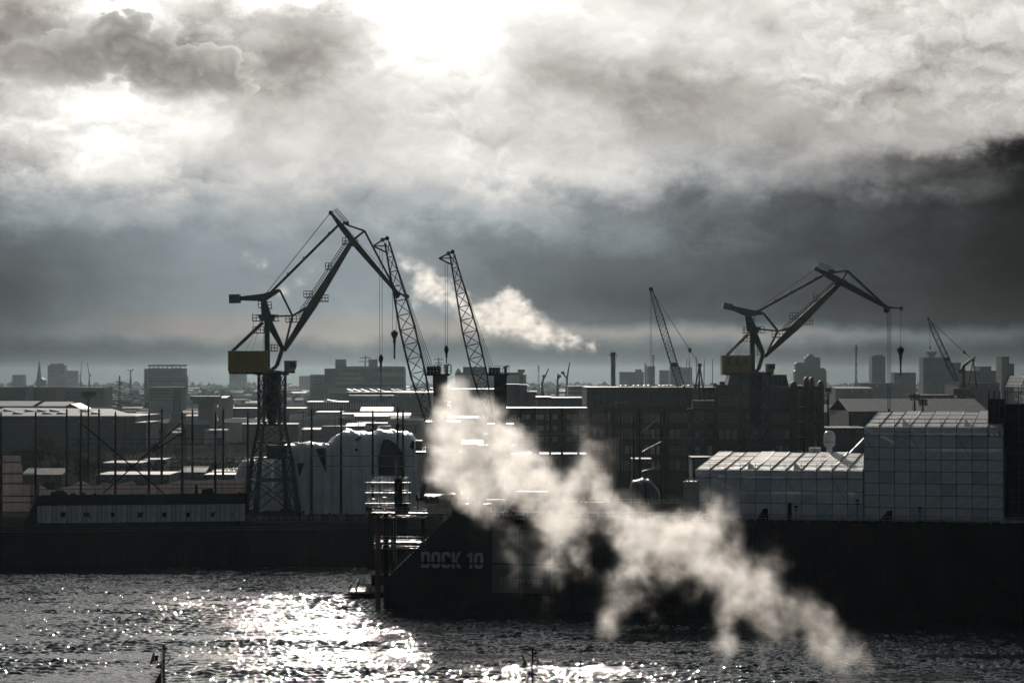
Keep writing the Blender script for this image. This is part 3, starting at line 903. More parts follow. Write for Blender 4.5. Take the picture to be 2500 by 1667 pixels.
    hall('lower white sheeted scaffold hall with bright corrugated roof in the lettered dock', 1697, 2107, 1148, 1100, 30, 3)
    hall('taller white sheeted scaffold hall at the right of the lettered dock', 2109, 2449, 1043, 1000, 30, 3)
    # dark unsheeted scaffold with its own small roof at the far right
    s0, s1 = sat(2452), sat(2620)
    ze = zat(2460, 944)
    T = thing('scaffold_block', 'dark scaffold block with a small bright corrugated roof at the right edge', 'scaffold', dockpt(s0, n0 + 3, 3.6))
    MB().prism([dockpt(s0 + .1, n0 + 3, 6), dockpt(s1, n0 + 3, 6), dockpt(s1, n0 + 3, ze - 3.5), dockpt(s0 + .1, n0 + 3, ze - 3.5)], (0, 0, 0), DW * 15).build('core', M['black'], T)
    for i in range(6):
        s = s0 + (s1 - s0) * i / 5
        MB().tube(dockpt(s, n0 + 2.5, 6), dockpt(s, n0 + 2.5, ze), 0.08, n=5).build('standard', M['steel'], T)
        MB().tube(dockpt(s, n0 + 17, 6), dockpt(s, n0 + 17, ze), 0.08, n=5).build('standard', M['steel'], T)
    for j in range(16):
        z = 7 + j * (ze - 8) / 15
        MB().beam(dockpt(s0, n0 + 2.4, z), dockpt(s1, n0 + 2.4, z), 0.1).build('ledger', M['steel'], T)
    bw = (s1 - s0) / 4
    pm = MB().grid(lambda u, v: (u * (bw - .16), v * 24.0, 0.042 * math.cos(20 * math.pi * u)), 40, 1).mesh('roof_panel', smooth=True); pm.materials.append(M['roofsheet'])
    for i in range(4):
        a = bpy.data.objects.new('roof_panel', pm); COL.objects.link(a); a.parent = T
        a.location = dockpt(s0 + bw * i, n0 + 2.2, ze) - T.location; a.rotation_euler = (0.088, 0, DH)
        MB().beam(dockpt(s0 + bw * i, n0 + 2.1, ze + .1), dockpt(s0 + bw * i, n0 + 26.0, ze + 2.2), 0.12).build('rafter', M['black'], T)
    for q in (0.1, 0.4, 0.7):
        MB().beam(dockpt(s0, n0 + 2.1 + 24 * q, ze + .12 + 2.1 * q), dockpt(s1, n0 + 2.1 + 24 * q, ze + .12 + 2.1 * q), 0.08).build('purlin', M['black'], T)
    # open lattice bay between the tall hall and the dark block
    a0, a1 = sat(2409), sat(2450)
    za, zb = zat(2430, 1042), zat(2430, 975)
    L = thing('scaffold_bay', 'open dark scaffold bay above the roof of the taller white hall', 'scaffold', dockpt(a0, n0 + 6, za))
    for i in range(4):
        s = a0 + (a1 - a0) * i / 3
        for nn in (6, 10):
            MB().tube(dockpt(s, n0 + nn, za - 4), dockpt(s, n0 + nn, zb + 1.5), 0.07, n=5).build('standard', M['steel'], L)
    for j in range(5):
        z = za + (zb - za) * j / 4
        for nn in (6, 10):
            MB().beam(dockpt(a0, n0 + nn, z), dockpt(a1, n0 + nn, z), 0.09).build('ledger', M['steel'], L)
    MB().beam(dockpt(a0, n0 + 6, za), dockpt(a1, n0 + 6, zb), 0.08).build('brace', M['steel'], L)
    MB().prism([dockpt(a0, n0 + 7, za), dockpt(a1, n0 + 7, za), dockpt(a1, n0 + 7, zb), dockpt(a0, n0 + 7, zb)], (0, 0, 0), DW * 2.5).build('core', M['darkinside'], L)
    # white container hut at the left end of the low hall
    n1 = 12.0
    s0, s1 = dock_s(1668, n1), dock_s(1697, n1)
    zt = dock_z(1680, 1177, n1)
    H = thing('office_hut', 'white stacked hut standing against the left end of the low sheeted hall', 'hut', dockpt(s0, n1, 3.6))
    w = MB().prism([dockpt(s0, n1, 3.6), dockpt(s1, n1, 3.6), dockpt(s1, n1, zt), dockpt(s0, n1, zt)], (0, 0, 0), DW * 5).build('wall', M['palewall'], H)
    MB().prism([dockpt(s0 - .1, n1 - .1, zt), dockpt(s1 + .1, n1 - .1, zt), dockpt(s1 + .1, n1 - .1, zt + .15), dockpt(s0 - .1, n1 - .1, zt + .15)], (0, 0, 0), DW * 5.2).build('roof', M['roofpale'], H)
    for z in (zt - 1.2, zt - 3.4, zt - 5.6):
        MB().beam(dockpt(s0 - .02, n1 - .03, z), dockpt(s1 + .02, n1 - .03, z), 0.08).build('seam', M['steel'], H)
    for k in (0.3, 0.9, 1.9):
        p = dockpt(s0 + k, n1 + 1, zt + .15)
        MB().box(p.x - .15, p.x + .15, p.y - .15, p.y + .15, p.z, p.z + .55).build('vent', M['palewall'], H)
    # radome on its pedestal behind the low hall
    Y = 505.0
    c = at(2025, 1108, Y)
    R = thing('satellite_dome', 'white satellite dome on a pedestal above the low hall roof', 'radome', c)
    r = 14.5 * mpp(Y)
    zt = at(2025, 1051, Y).z
    prof = [(r * .72, zt - 3.35), (r * .96, zt - 2.9), (r, zt - 2.3), (r, zt - 1.2), (r * .93, zt - .75), (r * .74, zt - .35), (r * .45, zt - .1), (0.02, zt)]
    MB().lathe((c.x, c.y, 0), prof, 24).build('dome', M['dome'], R, smooth=True)
    MB().lathe((c.x, c.y, 0), [(r + .02, zt - 2.42), (r + .06, zt - 2.36), (r + .02, zt - 2.3)], 24).build('seam_ring', M['galv'], R)
    MB().tube((c.x, c.y, c.z - 3), (c.x, c.y, zt - 3.3), 0.62, n=14).build('pedestal', M['dome'], R)
    MB().tube((c.x + .3, c.y, zt), (c.x + .3, c.y, zt + 1.1), 0.04).build('rod', M['steel'], R)
    S = thing('vessel_superstructure', 'cluttered ship upperworks with railings around the white satellite dome', 'ship', (c.x, c.y + 4, 4))
    MB().box(c.x - 5.5, c.x + 5.5, Y + 1.2, Y + 9, 4, c.z - 1.2).build('house', M['greywall'], S)
    MB().box(c.x - 6.2, c.x + 5.6, Y + 1.0, Y + 10, c.z - 1.2, c.z - 0.9).build('bridge_deck', M['deck'], S)
    MB().rail((c.x - 6.2, Y + 1.1, c.z - .9), (c.x + 5.6, Y + 1.1, c.z - .9)).build('guard_rail', M['galv'], S)
    MB().box(c.x - 3.6, c.x - 1.3, Y + 3, Y + 6, c.z - .9, c.z + 1.2).build('locker', M['palewall'], S)
    MB().beam((c.x - 5.6, Y + 3, c.z + .2), (c.x - 2.4, Y + 3, c.z + .2), 0.3).build('davit', M['galv'], S)
    MB().tube((c.x - 2.9, Y + 2, c.z - .9), (c.x - 2.9, Y + 2, c.z + 3.2), 0.06).beam((c.x - 3.5, Y + 2, c.z + 2.5), (c.x - 2.3, Y + 2, c.z + 2.5), 0.06).build('aerial', M['steel'], S)
    # clutter: crew stair on the left side going up to the tall hall
    MB().beam((c.x + 4, Y + 2, c.z - .5), (c.x + 8.6, Y + 2, c.z + 4.2), 0.4, 0.9).build('stair', M['galv'], S)
sheeted_halls()

# ------------------------------------------------------------------ floating dock on the far left
LX = lambda px, Y=585.0: (px - CX) / F * Y
def left_dock():
    T = thing('floating_dock', 'dark floating dock with a rusty white side wall on the left', 'dock', (-80, 572, 0))
    def front(x): return 571.0 + (x + 121.0) / 90.0 * 13.0
    xa, xb = -150.0, -18.0
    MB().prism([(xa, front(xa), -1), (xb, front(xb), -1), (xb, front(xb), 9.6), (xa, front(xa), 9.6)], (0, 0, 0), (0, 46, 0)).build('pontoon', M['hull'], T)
    for z in (9.3, 8.75):
        MB().beam((xa, front(xa) - .1, z), (xb, front(xb) - .1, z), 0.22, 0.25).build('rubbing_strake', M['deck'], T)
    rib = MB().beam((0, 0, 0), (0, 0, 8.2), 0.14, 0.12).mesh('stiffener'); rib.materials.append(M['hull'])
    for k in range(30):
        x = xa + 2 + 4.35 * k
        o = bpy.data.objects.new('stiffener', rib); COL.objects.link(o); o.parent = T
        o.location = Vector((x, front(x) - .06, .4)) - T.location
    # rusty white upper wall made of plates, dark plates painted as the shade in small openings
    xw0, xw1 = LX(92, 588), LX(600, 597)
    def wy(x): return 588.0 + (x - xw0) / (xw1 - xw0) * 9.0
    zt = 14.0
    W = MB().prism([(xw0, wy(xw0) + .1, 9.6), (xw1, wy(xw1) + .1, 9.6), (xw1, wy(xw1) + .1, zt), (xw0, wy(xw0) + .1, zt)], (0, 0, 0), (0, 4, 0)).build('wing_wall', M['black'], T)
    npl = 14
    ang = math.atan2(9.0, xw1 - xw0)
    pw = (xw1 - xw0) / npl
    pl = MB().box(0, pw - .05, -.1, 0.05, 0, zt - 9.75).mesh('wall_plate'); pl.materials.append(M['whiterust'])
    for k in range(npl):
        o = bpy.data.objects.new('wall_plate', pl); COL.objects.link(o); o.parent = W
        x = xw0 + pw * k
        o.location = Vector((x, wy(x), 9.7)) - T.location; o.rotation_euler = (0, 0, ang)
    for (pa, pb) in ((149, 161), (202, 220), (271, 281), (329, 350), (388, 407), (447, 465), (506, 523), (561, 570)):
        Y = wy(LX((pa + pb) / 2, 592)) - .1
        a, bq = LX(pa, Y), LX(pb, Y)
        z0, z1 = at(pa, 1262, Y).z, at(pa, 1250, Y).z
        h = MB().box(a, bq, Y - .05, Y + .05, z0, z1).build('opening_plate', M['darkinside'], T)
        MB().box(a - .12, bq + .12, Y - .14, Y + .02, z1, z1 + .1).box(a - .12, bq + .12, Y - .14, Y + .02, z0 - .1, z0).box(a - .12, a, Y - .14, Y + .02, z0, z1).box(bq, bq + .12, Y - .14, Y + .02, z0, z1).build('frame', M['whiterust'], h)
    # black top deck with bulwark, sloping down at the left end
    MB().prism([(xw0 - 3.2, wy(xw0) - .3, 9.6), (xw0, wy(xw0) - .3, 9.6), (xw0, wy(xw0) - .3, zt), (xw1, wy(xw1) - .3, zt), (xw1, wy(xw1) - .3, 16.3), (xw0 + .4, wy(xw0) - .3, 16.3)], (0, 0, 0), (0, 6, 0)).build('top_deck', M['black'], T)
    rnd = random.Random(4)
    for (pc, w, h) in ((132, 1.4, .9), (141, .9, 1.3), (150, 1.8, 1.2), (160, .8, .7), (180, 1.2, .5), (205, .9, .6), (232, .6, .5), (480, .7, 2.6), (508, 3.0, 1.6), (585, .6, .8)):
        x = LX(pc, 592)
        MB().prism([(x - w / 2, 591.5, 16.3), (x + w / 2, 591.5, 16.3), (x + w / 2 * .7, 591.5, 16.3 + h), (x - w / 2 * .9, 591.5, 16.3 + h * .9)], (0, 0, 0), (0, 1.2, 0)).build('deck_gear', M['black'], T)
    MB().rail((xw0 + 1, wy(xw0) - .1, 16.3), (xw1, wy(xw1) - .1, 16.3), 1.0, 2.0, 0.03).build('guard_rail', M['steel'], T)
    # low working deck to the right of the wall: rails, boxes, mooring gear
    x0, x1 = LX(602, 590), LX(925, 588)
    MB().box(x0 - 1, x1, 585.4, 586.0, 9.6, 10.4).build('kerb', M['deck'], T)
    MB().rail((x0, 585.6, 10.4), (x1, 587.2, 10.4), 1.0, 1.8, 0.03).build('guard_rail', M['galv'], T)
    MB().box(LX(640, 592), LX(730, 592), 592, 597, 9.6, 12.2).build('deck_store', M['hull'], T)
    MB().box(LX(752, 592), LX(850, 592), 592, 598, 9.6, 11.4).build('deck_store', M['black'], T)
    for (pc, w, h) in ((618, 1.2, 1.1), (632, .8, 1.5), (742, 1.0, 1.9), (775, 1.6, 2.4), (806, .8, 2.6), (832, 2.0, 2.2), (868, 1.1, 1.4), (893, 1.8, 1.8), (912, 1.0, 2.4)):
        x = LX(pc, 590)
        MB().prism([(x - w / 2, 589.5, 9.6), (x + w / 2, 589.5, 9.6), (x + w / 2, 589.5, 9.6 + h * .8), (x, 589.5, 9.6 + h), (x - w / 2, 589.5, 9.6 + h * .8)], (0, 0, 0), (0, 1.0, 0)).build('deck_gear', M['deck'], T)
left_dock()

# ------------------------------------------------------------------ masts, wires and screens along the docks
def masts():
    def mast(label, px, ytop, Y, zb, lamp_side, group, ladder=False):
        top = at(px, ytop, Y); base = Vector((top.x, Y, zb))
        k = mpp(Y)
        T = thing('steel_mast', label, 'mast', base, group)
        MB().tube(base, top, 3.7 * k, 2.3 * k, 8).build('shaft', M['steel'], T)
        z = top.z - 22 * k * 1.0
        s = lamp_side
        MB().beam((top.x, Y, z), (top.x + s * 4.2 * k, Y, z), 0.1).box(top.x + s * 4.6 * k - .22, top.x + s * 4.6 * k + .22, Y - .25, Y + .25, z - .12, z + .14).build('lamp', M['galv'], T)
        MB().tube((top.x, Y, top.z), (top.x, Y, top.z + .5), 0.09, n=6).build('cap', M['steel'], T)
        if ladder:
            lad = MB()
            for i in range(30):
                zz = zb + (top.z - 2 - zb) * i / 29
                lad.beam((top.x + .45, Y - .2, zz), (top.x + .95, Y - .2, zz), 0.05)
            lad.beam((top.x + .45, Y - .2, zb), (top.x + .45, Y - .2, top.z - 2), 0.07).beam((top.x + .95, Y - .2, zb), (top.x + .95, Y - .2, top.z - 2), 0.07)
            lad.build('ladder', M['steel'], T)
        return top
    g1 = 'masts along the near edge of the left dock'
    fr = (2.7, 87, 198, 282, 364, 445, 526, 605)
    for i, px in enumerate(fr):
        mast('%s dark mast counted from the left in the near row above the rusty white wall' % ordinal(i), px, 1007, 600, 9.6, -1, g1, i == 5)
    g2 = 'masts along the far edge of the left dock'
    for i, px in enumerate((163, 241.6, 395, 470, 545)):
        mast('%s slim mast counted from the left in the far row behind the rusty white wall' % ordinal(i), px, 999, 612, 9.6, 1, g2)
    g3 = 'masts in front of the wrapped hull'
    for i, (px, yt) in enumerate(((761, 999), (833, 997), (910, 1004), (971, 996), (984, 1003))):
        mast('%s tall mast from the left in front of the white wrapped hull' % ordinal(i), px, yt, 606, 9.6, -1 if i % 2 == 0 else 1, g3)
    g4 = 'masts in front of the brick factory'
    for i, (px, yt) in enumerate(((1271, 1000), (1306, 996), (1343, 1003), (1372, 996), (1412, 1001), (1437, 999), (1481, 1003), (1500, 995), (1547, 1002), (1562, 996), (1614, 1001), (1624, 995))):
        mast('%s dark mast from the left in the row before the brick factory' % ordinal(i), px, yt, 660, 4.0, -1 if i % 2 == 0 else 1, g4)
    # long diagonal stays and horizontal wires
    for (a, b, lab) in (((201, 1035), (400, 1204), 'long diagonal bar falling to the right between the left dock masts'),
                        ((441, 1033), (252, 1204), 'long diagonal bar falling to the left between the left dock masts'),
                        ((441, 1060), (372, 1102), 'short upper diagonal bar meeting the sixth near mast')):
        p, q = at(a[0], a[1], 600.6), at(b[0], b[1], 600.6)
        solo(MB().beam(p, q, 0.3), 'diagonal_brace', M['black'], lab, 'brace', p)
    for (y, x0, x1, lab) in ((1083, 198, 605, 'upper horizontal wire strung between the near masts of the left dock'),
                             (1140, 198, 605, 'lower horizontal wire strung between the near masts of the left dock'),
                             (1102, 2, 110, 'short horizontal wire at the left edge between two masts'),
                             (1072, 160, 545, 'thin wire strung between the far masts of the left dock')):
        Y = 599.6 if '1072' not in str(y) else 611.6
        p, q = at(x0, y, Y), at(x1, y, Y)
        solo(MB().tube(p, q, 0.07, n=5), 'wire', M['rope'], lab, 'wire', p)
    for (y, x0, x1, Y, lab) in ((1113, 761, 1010, 605, 'upper rail wire across the white wrapped hull'), (1138, 761, 1010, 605, 'lower rail wire across the white wrapped hull'),
                                (1059, 1306, 1440, 659, 'bright wire strung between masts left of the brick factory'), (1069, 1440, 1745, 659, 'wire strung between masts across the brick factory front')):
        p, q = at(x0, y, Y), at(x1, y, Y)
        solo(MB().tube(p, q, 0.08, n=5), 'wire', M['galv'], lab, 'wire', p)
    for i, (a, b, lab) in enumerate((((1564, 1057), (1612, 1018), 'upper shining slanted bar between masts before the brick factory'),
                     ((1565, 1104), (1618, 1076), 'middle shining slanted bar between masts before the brick factory'),
                     ((1565, 1151), (1614, 1137), 'lowest shining slanted bar between masts before the brick factory'),
                     ((1376, 1018), (1420, 1056), 'dark slanted bar beside the third and fourth factory masts'))):
        p, q = at(a[0], a[1], 658), at(b[0], b[1], 658)
        solo(MB().beam(p, q, 0.2), 'slanted_bar', M['galv'] if i < 3 else M['steel'], lab, 'brace', p)
masts()

def screens():
    Y = 604.0
    T = thing('tarpaulin_screen', 'long sagging pinkish tarpaulin screen behind the black deck of the left dock', 'tarpaulin', at(95, 1210, Y))
    edges = [96, 150, 198, 255, 320, 364, 445, 526, 602]
    tops = [(1178, 1190), (1190, 1172), (1172, 1178), (1178, 1174), (1172, 1180), (1180, 1170), (1170, 1169), (1169, 1165)]
    for i in range(8):
        a, b = edges[i], edges[i + 1]; ta, tb = tops[i]
        sag = (12, 4, 8, 5, 9, 6, 3, 4)[i]
        def sh(u, v, a=a, b=b, ta=ta, tb=tb, sag=sag, i=i):
            px = a + (b - a - 1.0) * u
            yt = ta + (tb - ta) * u + sag * 4 * u * (1 - u)
            py = yt + (1216 - yt) * v
            p = at(px, py, Y)
            return (p.x, p.y + 0.35 * math.sin(7 * u + i) * math.sin(2.5 * v + i * 1.3) + 0.12 * math.sin(23 * u + 3 * v), p.z)
        MB().grid(sh, 16, 6).build('sheet', M['tarp'], T, smooth=True, thick=0.03)
    for y in (1184, 1194):
        MB().tube(at(96, y, Y - .6), at(602, y - 3, Y - .6), 0.09, n=5).build('rail', M['steel'], T)
    Y = 594.0
    T = thing('tarpaulin_wall', 'tall pinkish tarpaulin wall between masts at the left edge', 'tarpaulin', at(45, 1250, Y))
    cuts = [1112, 1128, 1156, 1180, 1211, 1226, 1250]
    right = [50, 52, 56, 83, 84, 82, 70]
    for j in range(6):
        def sh(u, v, j=j):
            py = cuts[j] + (cuts[j + 1] - cuts[j] - .6) * v
            xr = right[j] + (right[j + 1] - right[j]) * v if j != 2 else right[j]
            p = at(6 + (xr - 6) * u, py, Y)
            return (p.x, p.y + 0.12 * math.sin(9 * u + j) * math.sin(3 * v), p.z)
        MB().grid(sh, 8, 4).build('sheet', M['tarp'], T, smooth=True, thick=0.03)
        MB().beam(at(4, cuts[j + 1], Y - .3), at(84, cuts[j + 1], Y - .3), 0.22).build('rail', M['steel'], T)
screens()

# ------------------------------------------------------------------ hull under white wrapping behind the left dock
def wrapped_hull():
    def loft(name, label, cat, prof, Y, depth, zb, seed, openings=(), mat='wrap'):
        base = at((prof[0][0] + prof[-1][0]) / 2, 1230, Y); base.z = zb
        T = thing(name, label, cat, base)
        rnd = random.Random(seed)
        xs = [p[0] for p in prof]
        def top(px):
            for (a, ya), (b, yb) in zip(prof, prof[1:]):
                if a <= px <= b:
                    t = (px - a) / max(1e-6, b - a)
                    return ya + (yb - ya) * t
            return prof[-1][1]
        nu = int((xs[-1] - xs[0]) / 2.2)
        phs = [rnd.random() * 6.3 for _ in range(8)]
        # section: up the near side, over the rounded top, down the far side
        sec = [(0.0, 0.0), (0.0, 0.35), (0.0, 0.7), (0.01, 0.88), (0.05, 0.965), (0.14, 1.0), (0.3, 1.015), (0.5, 1.02), (0.75, 1.0), (0.95, 0.95), (1.0, 0.8), (1.0, 0.0)]
        def fn(u, v):
            px = xs[0] + (xs[-1] - xs[0]) * u
            k = v * (len(sec) - 1); i = min(int(k), len(sec) - 2); t = k - i
            d = sec[i][0] * (1 - t) + sec[i + 1][0] * t; h = sec[i][1] * (1 - t) + sec[i + 1][1] * t
            p = at(px, top(px), Y)
            z = zb + (p.z - zb) * h
            fold = 0.32 * math.sin(px * 0.24 + 2.2 * h + 1.5 * h * math.sin(px * 0.05 + phs[0]) + phs[1]) + 0.16 * math.sin(px * 0.71 + phs[2] + 2 * h) + 0.3 * math.sin(px * 0.11 + phs[3] + h * 3)
            lump = 0.20 * math.sin(px * 0.17 + d * 11 + phs[4]) + 0.20 * math.sin(px * 0.41 + d * 19 + phs[5]) * math.sin(px * 0.13 + phs[6]) + 0.10 * math.sin(px * 1.3 + d * 31)
            endc = min(1.0, min(u, 1 - u) * 14)
            return (p.x, Y + depth * (0.5 + (d - 0.5) * (0.75 + 0.25 * endc)) + fold * (1 - 0.6 * d), z + (lump if h > 0.9 else 0))
        MB().grid(fn, nu, 33).build('wrapping', M[mat], T, smooth=True, thick=0.05)
        for (poly, nm) in openings:  # dark plates before the wrapping, painted with the shade of openings and tears
            MB().prism([at(x, y, Y - 0.55) for x, y in poly], (0, 0, 0), (0, .25, 0)).build(nm, M['darkinside'], T)
        return T
    loft('wrapped_hull', 'high white wrapped hull with torn top and tall dark opening in the middle distance', 'wrapped ship',
         [(786, 1093), (800, 1080), (815, 1070), (832, 1058), (841, 1053), (860, 1058), (878, 1060), (900, 1062), (908, 1062), (918, 1055), (935, 1056), (950, 1056), (972, 1059), (990, 1060), (1003, 1066), (1012, 1078), (1016, 1095)],
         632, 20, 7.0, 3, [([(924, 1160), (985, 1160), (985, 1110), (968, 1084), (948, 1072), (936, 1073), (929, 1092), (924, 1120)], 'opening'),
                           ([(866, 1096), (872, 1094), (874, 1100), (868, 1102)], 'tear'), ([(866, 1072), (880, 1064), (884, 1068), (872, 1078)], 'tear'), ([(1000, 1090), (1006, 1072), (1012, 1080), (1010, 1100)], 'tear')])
    loft('wrapped_hull', 'lower white wrapped block with a flat bright top left of the high wrapped hull', 'wrapped ship',
         [(668, 1096), (684, 1092), (705, 1088), (726, 1087), (750, 1084), (772, 1088), (800, 1090), (806, 1096)],
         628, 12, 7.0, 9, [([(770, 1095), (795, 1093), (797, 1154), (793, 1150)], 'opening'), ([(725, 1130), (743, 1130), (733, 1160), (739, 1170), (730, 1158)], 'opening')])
    loft('wrapped_hull', 'small pale wrapped mound behind the legs of the left harbour crane', 'wrapped ship',
         [(572, 1160), (580, 1142), (588, 1130), (598, 1126), (622, 1125), (650, 1123), (672, 1122), (680, 1130)], 640, 12, 7.0, 15)
    loft('wrapped_hull', 'small pale sheeted tent behind the steam right of the wrapped hull', 'wrapped ship',
         [(1232, 1130), (1240, 1114), (1262, 1112), (1300, 1110), (1318, 1118), (1332, 1134)], 640, 14, 7.0, 23)
    loft('wrapped_hull', 'small dark sheeted boat cover below the shining slanted bars', 'wrapped ship',
         [(1540, 1190), (1548, 1178), (1572, 1174), (1588, 1176), (1600, 1188), (1612, 1204)], 600, 10, 7.0, 27, mat='clad')
wrapped_hull()

# ------------------------------------------------------------------ double lever harbour cranes
def lever_crane(label, Y, G, axis, yplat, hooks, jibside):
    k = mpp(Y)
    c = at(axis, yplat, Y)
    zg = G['ground']
    T = thing('harbour_crane', label, 'crane', (c.x, Y, zg))
    g = lambda p, dy=0.0: at(p[0], p[1], Y) + Vector((0, dy, 0))
    sc = k / mpp(620.0)
    # portal tower, turned a little in plan
    yaw = 0.35
    def corner(h, i, z):
        sx, sy = ((-1, -1), (1, -1), (1, 1), (-1, 1))[i]
        x, y = sx * h, sy * h
        return Vector((c.x + x * math.cos(yaw) - y * math.sin(yaw), Y + x * math.sin(yaw) + y * math.cos(yaw), z))
    zp = c.z
    z1 = zp - 12.8 * sc
    levels = [(zp, 2.8 * sc), (zp - 4.3 * sc, 2.8 * sc), (zp - 8.6 * sc, 2.8 * sc), (z1, 2.8 * sc), (zp - 17.2 * sc, 3.5 * sc), (zp - 21.3 * sc, 4.1 * sc), (zp - 27.0 * sc, 4.8 * sc), (zg + 1.5, 5.5 * sc)]
    for i in range(4):
        m = MB()
        m.beam(corner(2.8 * sc, i, zp), corner(2.8 * sc, i, z1), .62 * sc)
        MB.beam(m, corner(2.8 * sc, i, z1), corner(4.1 * sc, i, levels[5][0]), .66 * sc, .66 * sc, .85 * sc, .85 * sc)
        m.beam(corner(4.1 * sc, i, levels[5][0]), corner(5.5 * sc, i, zg + 1.5), .95 * sc, .95 * sc, 1.5 * sc, 1.5 * sc)
        m.build('leg', M['crane2'], T)
        f = corner(5.5 * sc, i, zg)
        MB().box(f.x - 1.6, f.x + 1.6, f.y - .5, f.y + .5, zg, zg + 1.5).build('bogie', M['crane'], T)
    for li, (z, h) in enumerate(levels[1:7]):
        for i in range(4):
            MB().beam(corner(h, i, z), corner(h, (i + 1) % 4, z), .42 * sc).build('tie_beam', M['crane2'], T)
    for (za, ha), (zb, hb) in zip(levels, levels[1:]):
        br = MB()
        for i in range(4):
            j = (i + 1) % 4
            br.beam(corner(ha, i, za), corner(hb, j, zb), .26 * sc).beam(corner(ha, j, za), corner(hb, i, zb), .26 * sc)
        br.build('cross_brace', M['crane2'], T)
    MB().lathe((c.x, Y, 0), [(0.9 * sc, z1 - .3), (1.1 * sc, z1 + .8), (1.55 * sc, z1 + 3.6 * sc), (1.75 * sc, z1 + 6 * sc), (1.75 * sc, zp)], 20).build('column', M['crane'], T)
    MB().lathe((c.x, Y, 0), [(3.4 * sc, z1 - .25), (3.4 * sc, z1 + .1)], 24).build('ring_deck', M['crane'], T)
    mb = MB()
    h5 = levels[5][0]
    mb.box(c.x - 1.2 * sc, c.x + 3.9 * sc, Y - 2 * sc, Y + 2 * sc, h5 + .2, h5 + 3.2 * sc)
    mb.build('switch_house', M['crane2'], T)
    MB().box(c.x - 5.0 * sc, c.x + 5.0 * sc, Y - 3.4 * sc, Y + 3.4 * sc, h5 - .05, h5 + .15).build('deck', M['deck'], T)
    MB().rail((c.x - 5 * sc, Y - 3.4 * sc, h5 + .15), (c.x + 5 * sc, Y - 3.4 * sc, h5 + .15), 1.0, 1.6, .035).build('guard_rail', M['galv'], T)
    # slewing platform
    MB().lathe((c.x, Y, 0), [(4.3 * sc, zp - .15), (4.4 * sc, zp + .35), (3.6 * sc, zp + .36), (2.4 * sc, zp + 1.0)], 28).build('slewing_ring', M['crane'], T)
    MB().rail((c.x - 4.2 * sc, Y - 1.6 * sc, zp + .35), (c.x + 4.2 * sc, Y - 1.6 * sc, zp + .35), 1.0, 1.3, .03).build('guard_rail', M['galv'], T)
    # machinery house with ribs
    (hx0, hy0), (hx1, hy1) = G['house']
    a, b = g((hx0, hy1)), g((hx1, hy0))
    H = MB().box(a.x, b.x, Y - 3.0 * sc, Y + 3.0 * sc, a.z, b.z - .12).build('machinery_house', M['yellow'], T)
    MB().box(a.x - .15, b.x + .15, Y - 3.15 * sc, Y + 3.15 * sc, b.z - .12, b.z + .05).build('roof', M['roofpale'], H)
    MB().box(a.x + .2, b.x + 3, Y - 2.6 * sc, Y + 2.6 * sc, a.z - .55 * sc, a.z - .02).build('under_frame', M['crane'], H)
    nr = 22
    rib = MB().box(-.05, .05, -.06, .0, 0, b.z - a.z - .14).mesh('cladding_rib'); rib.materials.append(M['yellow'])
    for q in range(nr):
        o = bpy.data.objects.new('cladding_rib', rib); COL.objects.link(o); o.parent = H
        o.location = Vector((a.x + .2 + (b.x - a.x - .4) * q / (nr - 1), Y - 3.0 * sc, a.z)) - T.location
    for q in (0.22, 0.5, 0.78) if sc > 1.1 else ():
        x = a.x + (b.x - a.x) * q
        MB().box(x - .55 * sc, x + .55 * sc, Y - 3.1 * sc, Y - 3.0 * sc, a.z + 1.9 * sc, a.z + 3.9 * sc).build('window', M['glass'], H)
    # driver's cab on a bracket
    (cx0, cy0), (cx1, cy1) = G['cab']
    a2, b2 = g((cx0, cy1)), g((cx1, cy0))
    C = MB().prism([(a2.x, Y - 1.2 * sc, a2.z), (b2.x - .5 * sc, Y - 1.2 * sc, a2.z), (b2.x, Y - 1.2 * sc, a2.z + .8 * sc), (b2.x, Y - 1.2 * sc, b2.z - .15), (a2.x, Y - 1.2 * sc, b2.z - .15)], (0, 0, 0), (0, 2.4 * sc, 0)).build('cab', M['yellow'], T)
    MB().box(a2.x - .1, b2.x + .15, Y - 1.35 * sc, Y + 1.35 * sc, b2.z - .15, b2.z).build('roof', M['roofpale'], C)
    MB().box(b2.x - 1.5 * sc, b2.x - .1, Y - 1.24 * sc, Y - 1.2 * sc, a2.z + .9 * sc, b2.z - .4).build('window', M['glass'], C)
    MB().box(b2.x - .02, b2.x + .05, Y - 1.0 * sc, Y + 1.0 * sc, a2.z + .9 * sc, b2.z - .4).build('window', M['glasspale'], C)
    MB().box(c.x, b2.x - .3, Y - .7 * sc, Y + .7 * sc, a2.z - .5 * sc, a2.z - .03).build('cab_bracket', M['crane'], T)
    # slewing tower: upright column, raking leg, lower strut
    w = .9 * sc
    tw = MB()
    tt, tb = g(G['mast_top']), g(G['mast_foot'])
    mid = g(G['mast_knee'])
    tw.beam(tt, mid, 1.25 * sc, 2.0 * sc, 2.6 * sc, 2.6 * sc)
    tw.beam(mid, tb, 1.15 * sc, 2.4 * sc)
    tw.build('mast_column', M['crane'], T)
    rk = MB()
    rk.beam(g(G['mast_knee']), g(G['rake_foot']), 1.9 * sc, 2.2 * sc, 1.0 * sc, 1.6 * sc)
    rk.beam(g(G['rake_foot']), g(G['v_foot']), 0.95 * sc, 1.5 * sc)
    rk.beam(g(G['v_foot']), tb, 0.9 * sc, 1.2 * sc)
    rk.build('raking_leg', M['crane'], T)
    px, py = G['plat']
    p0, p1 = g((px[0], py[1])), g((px[1], py[0]))
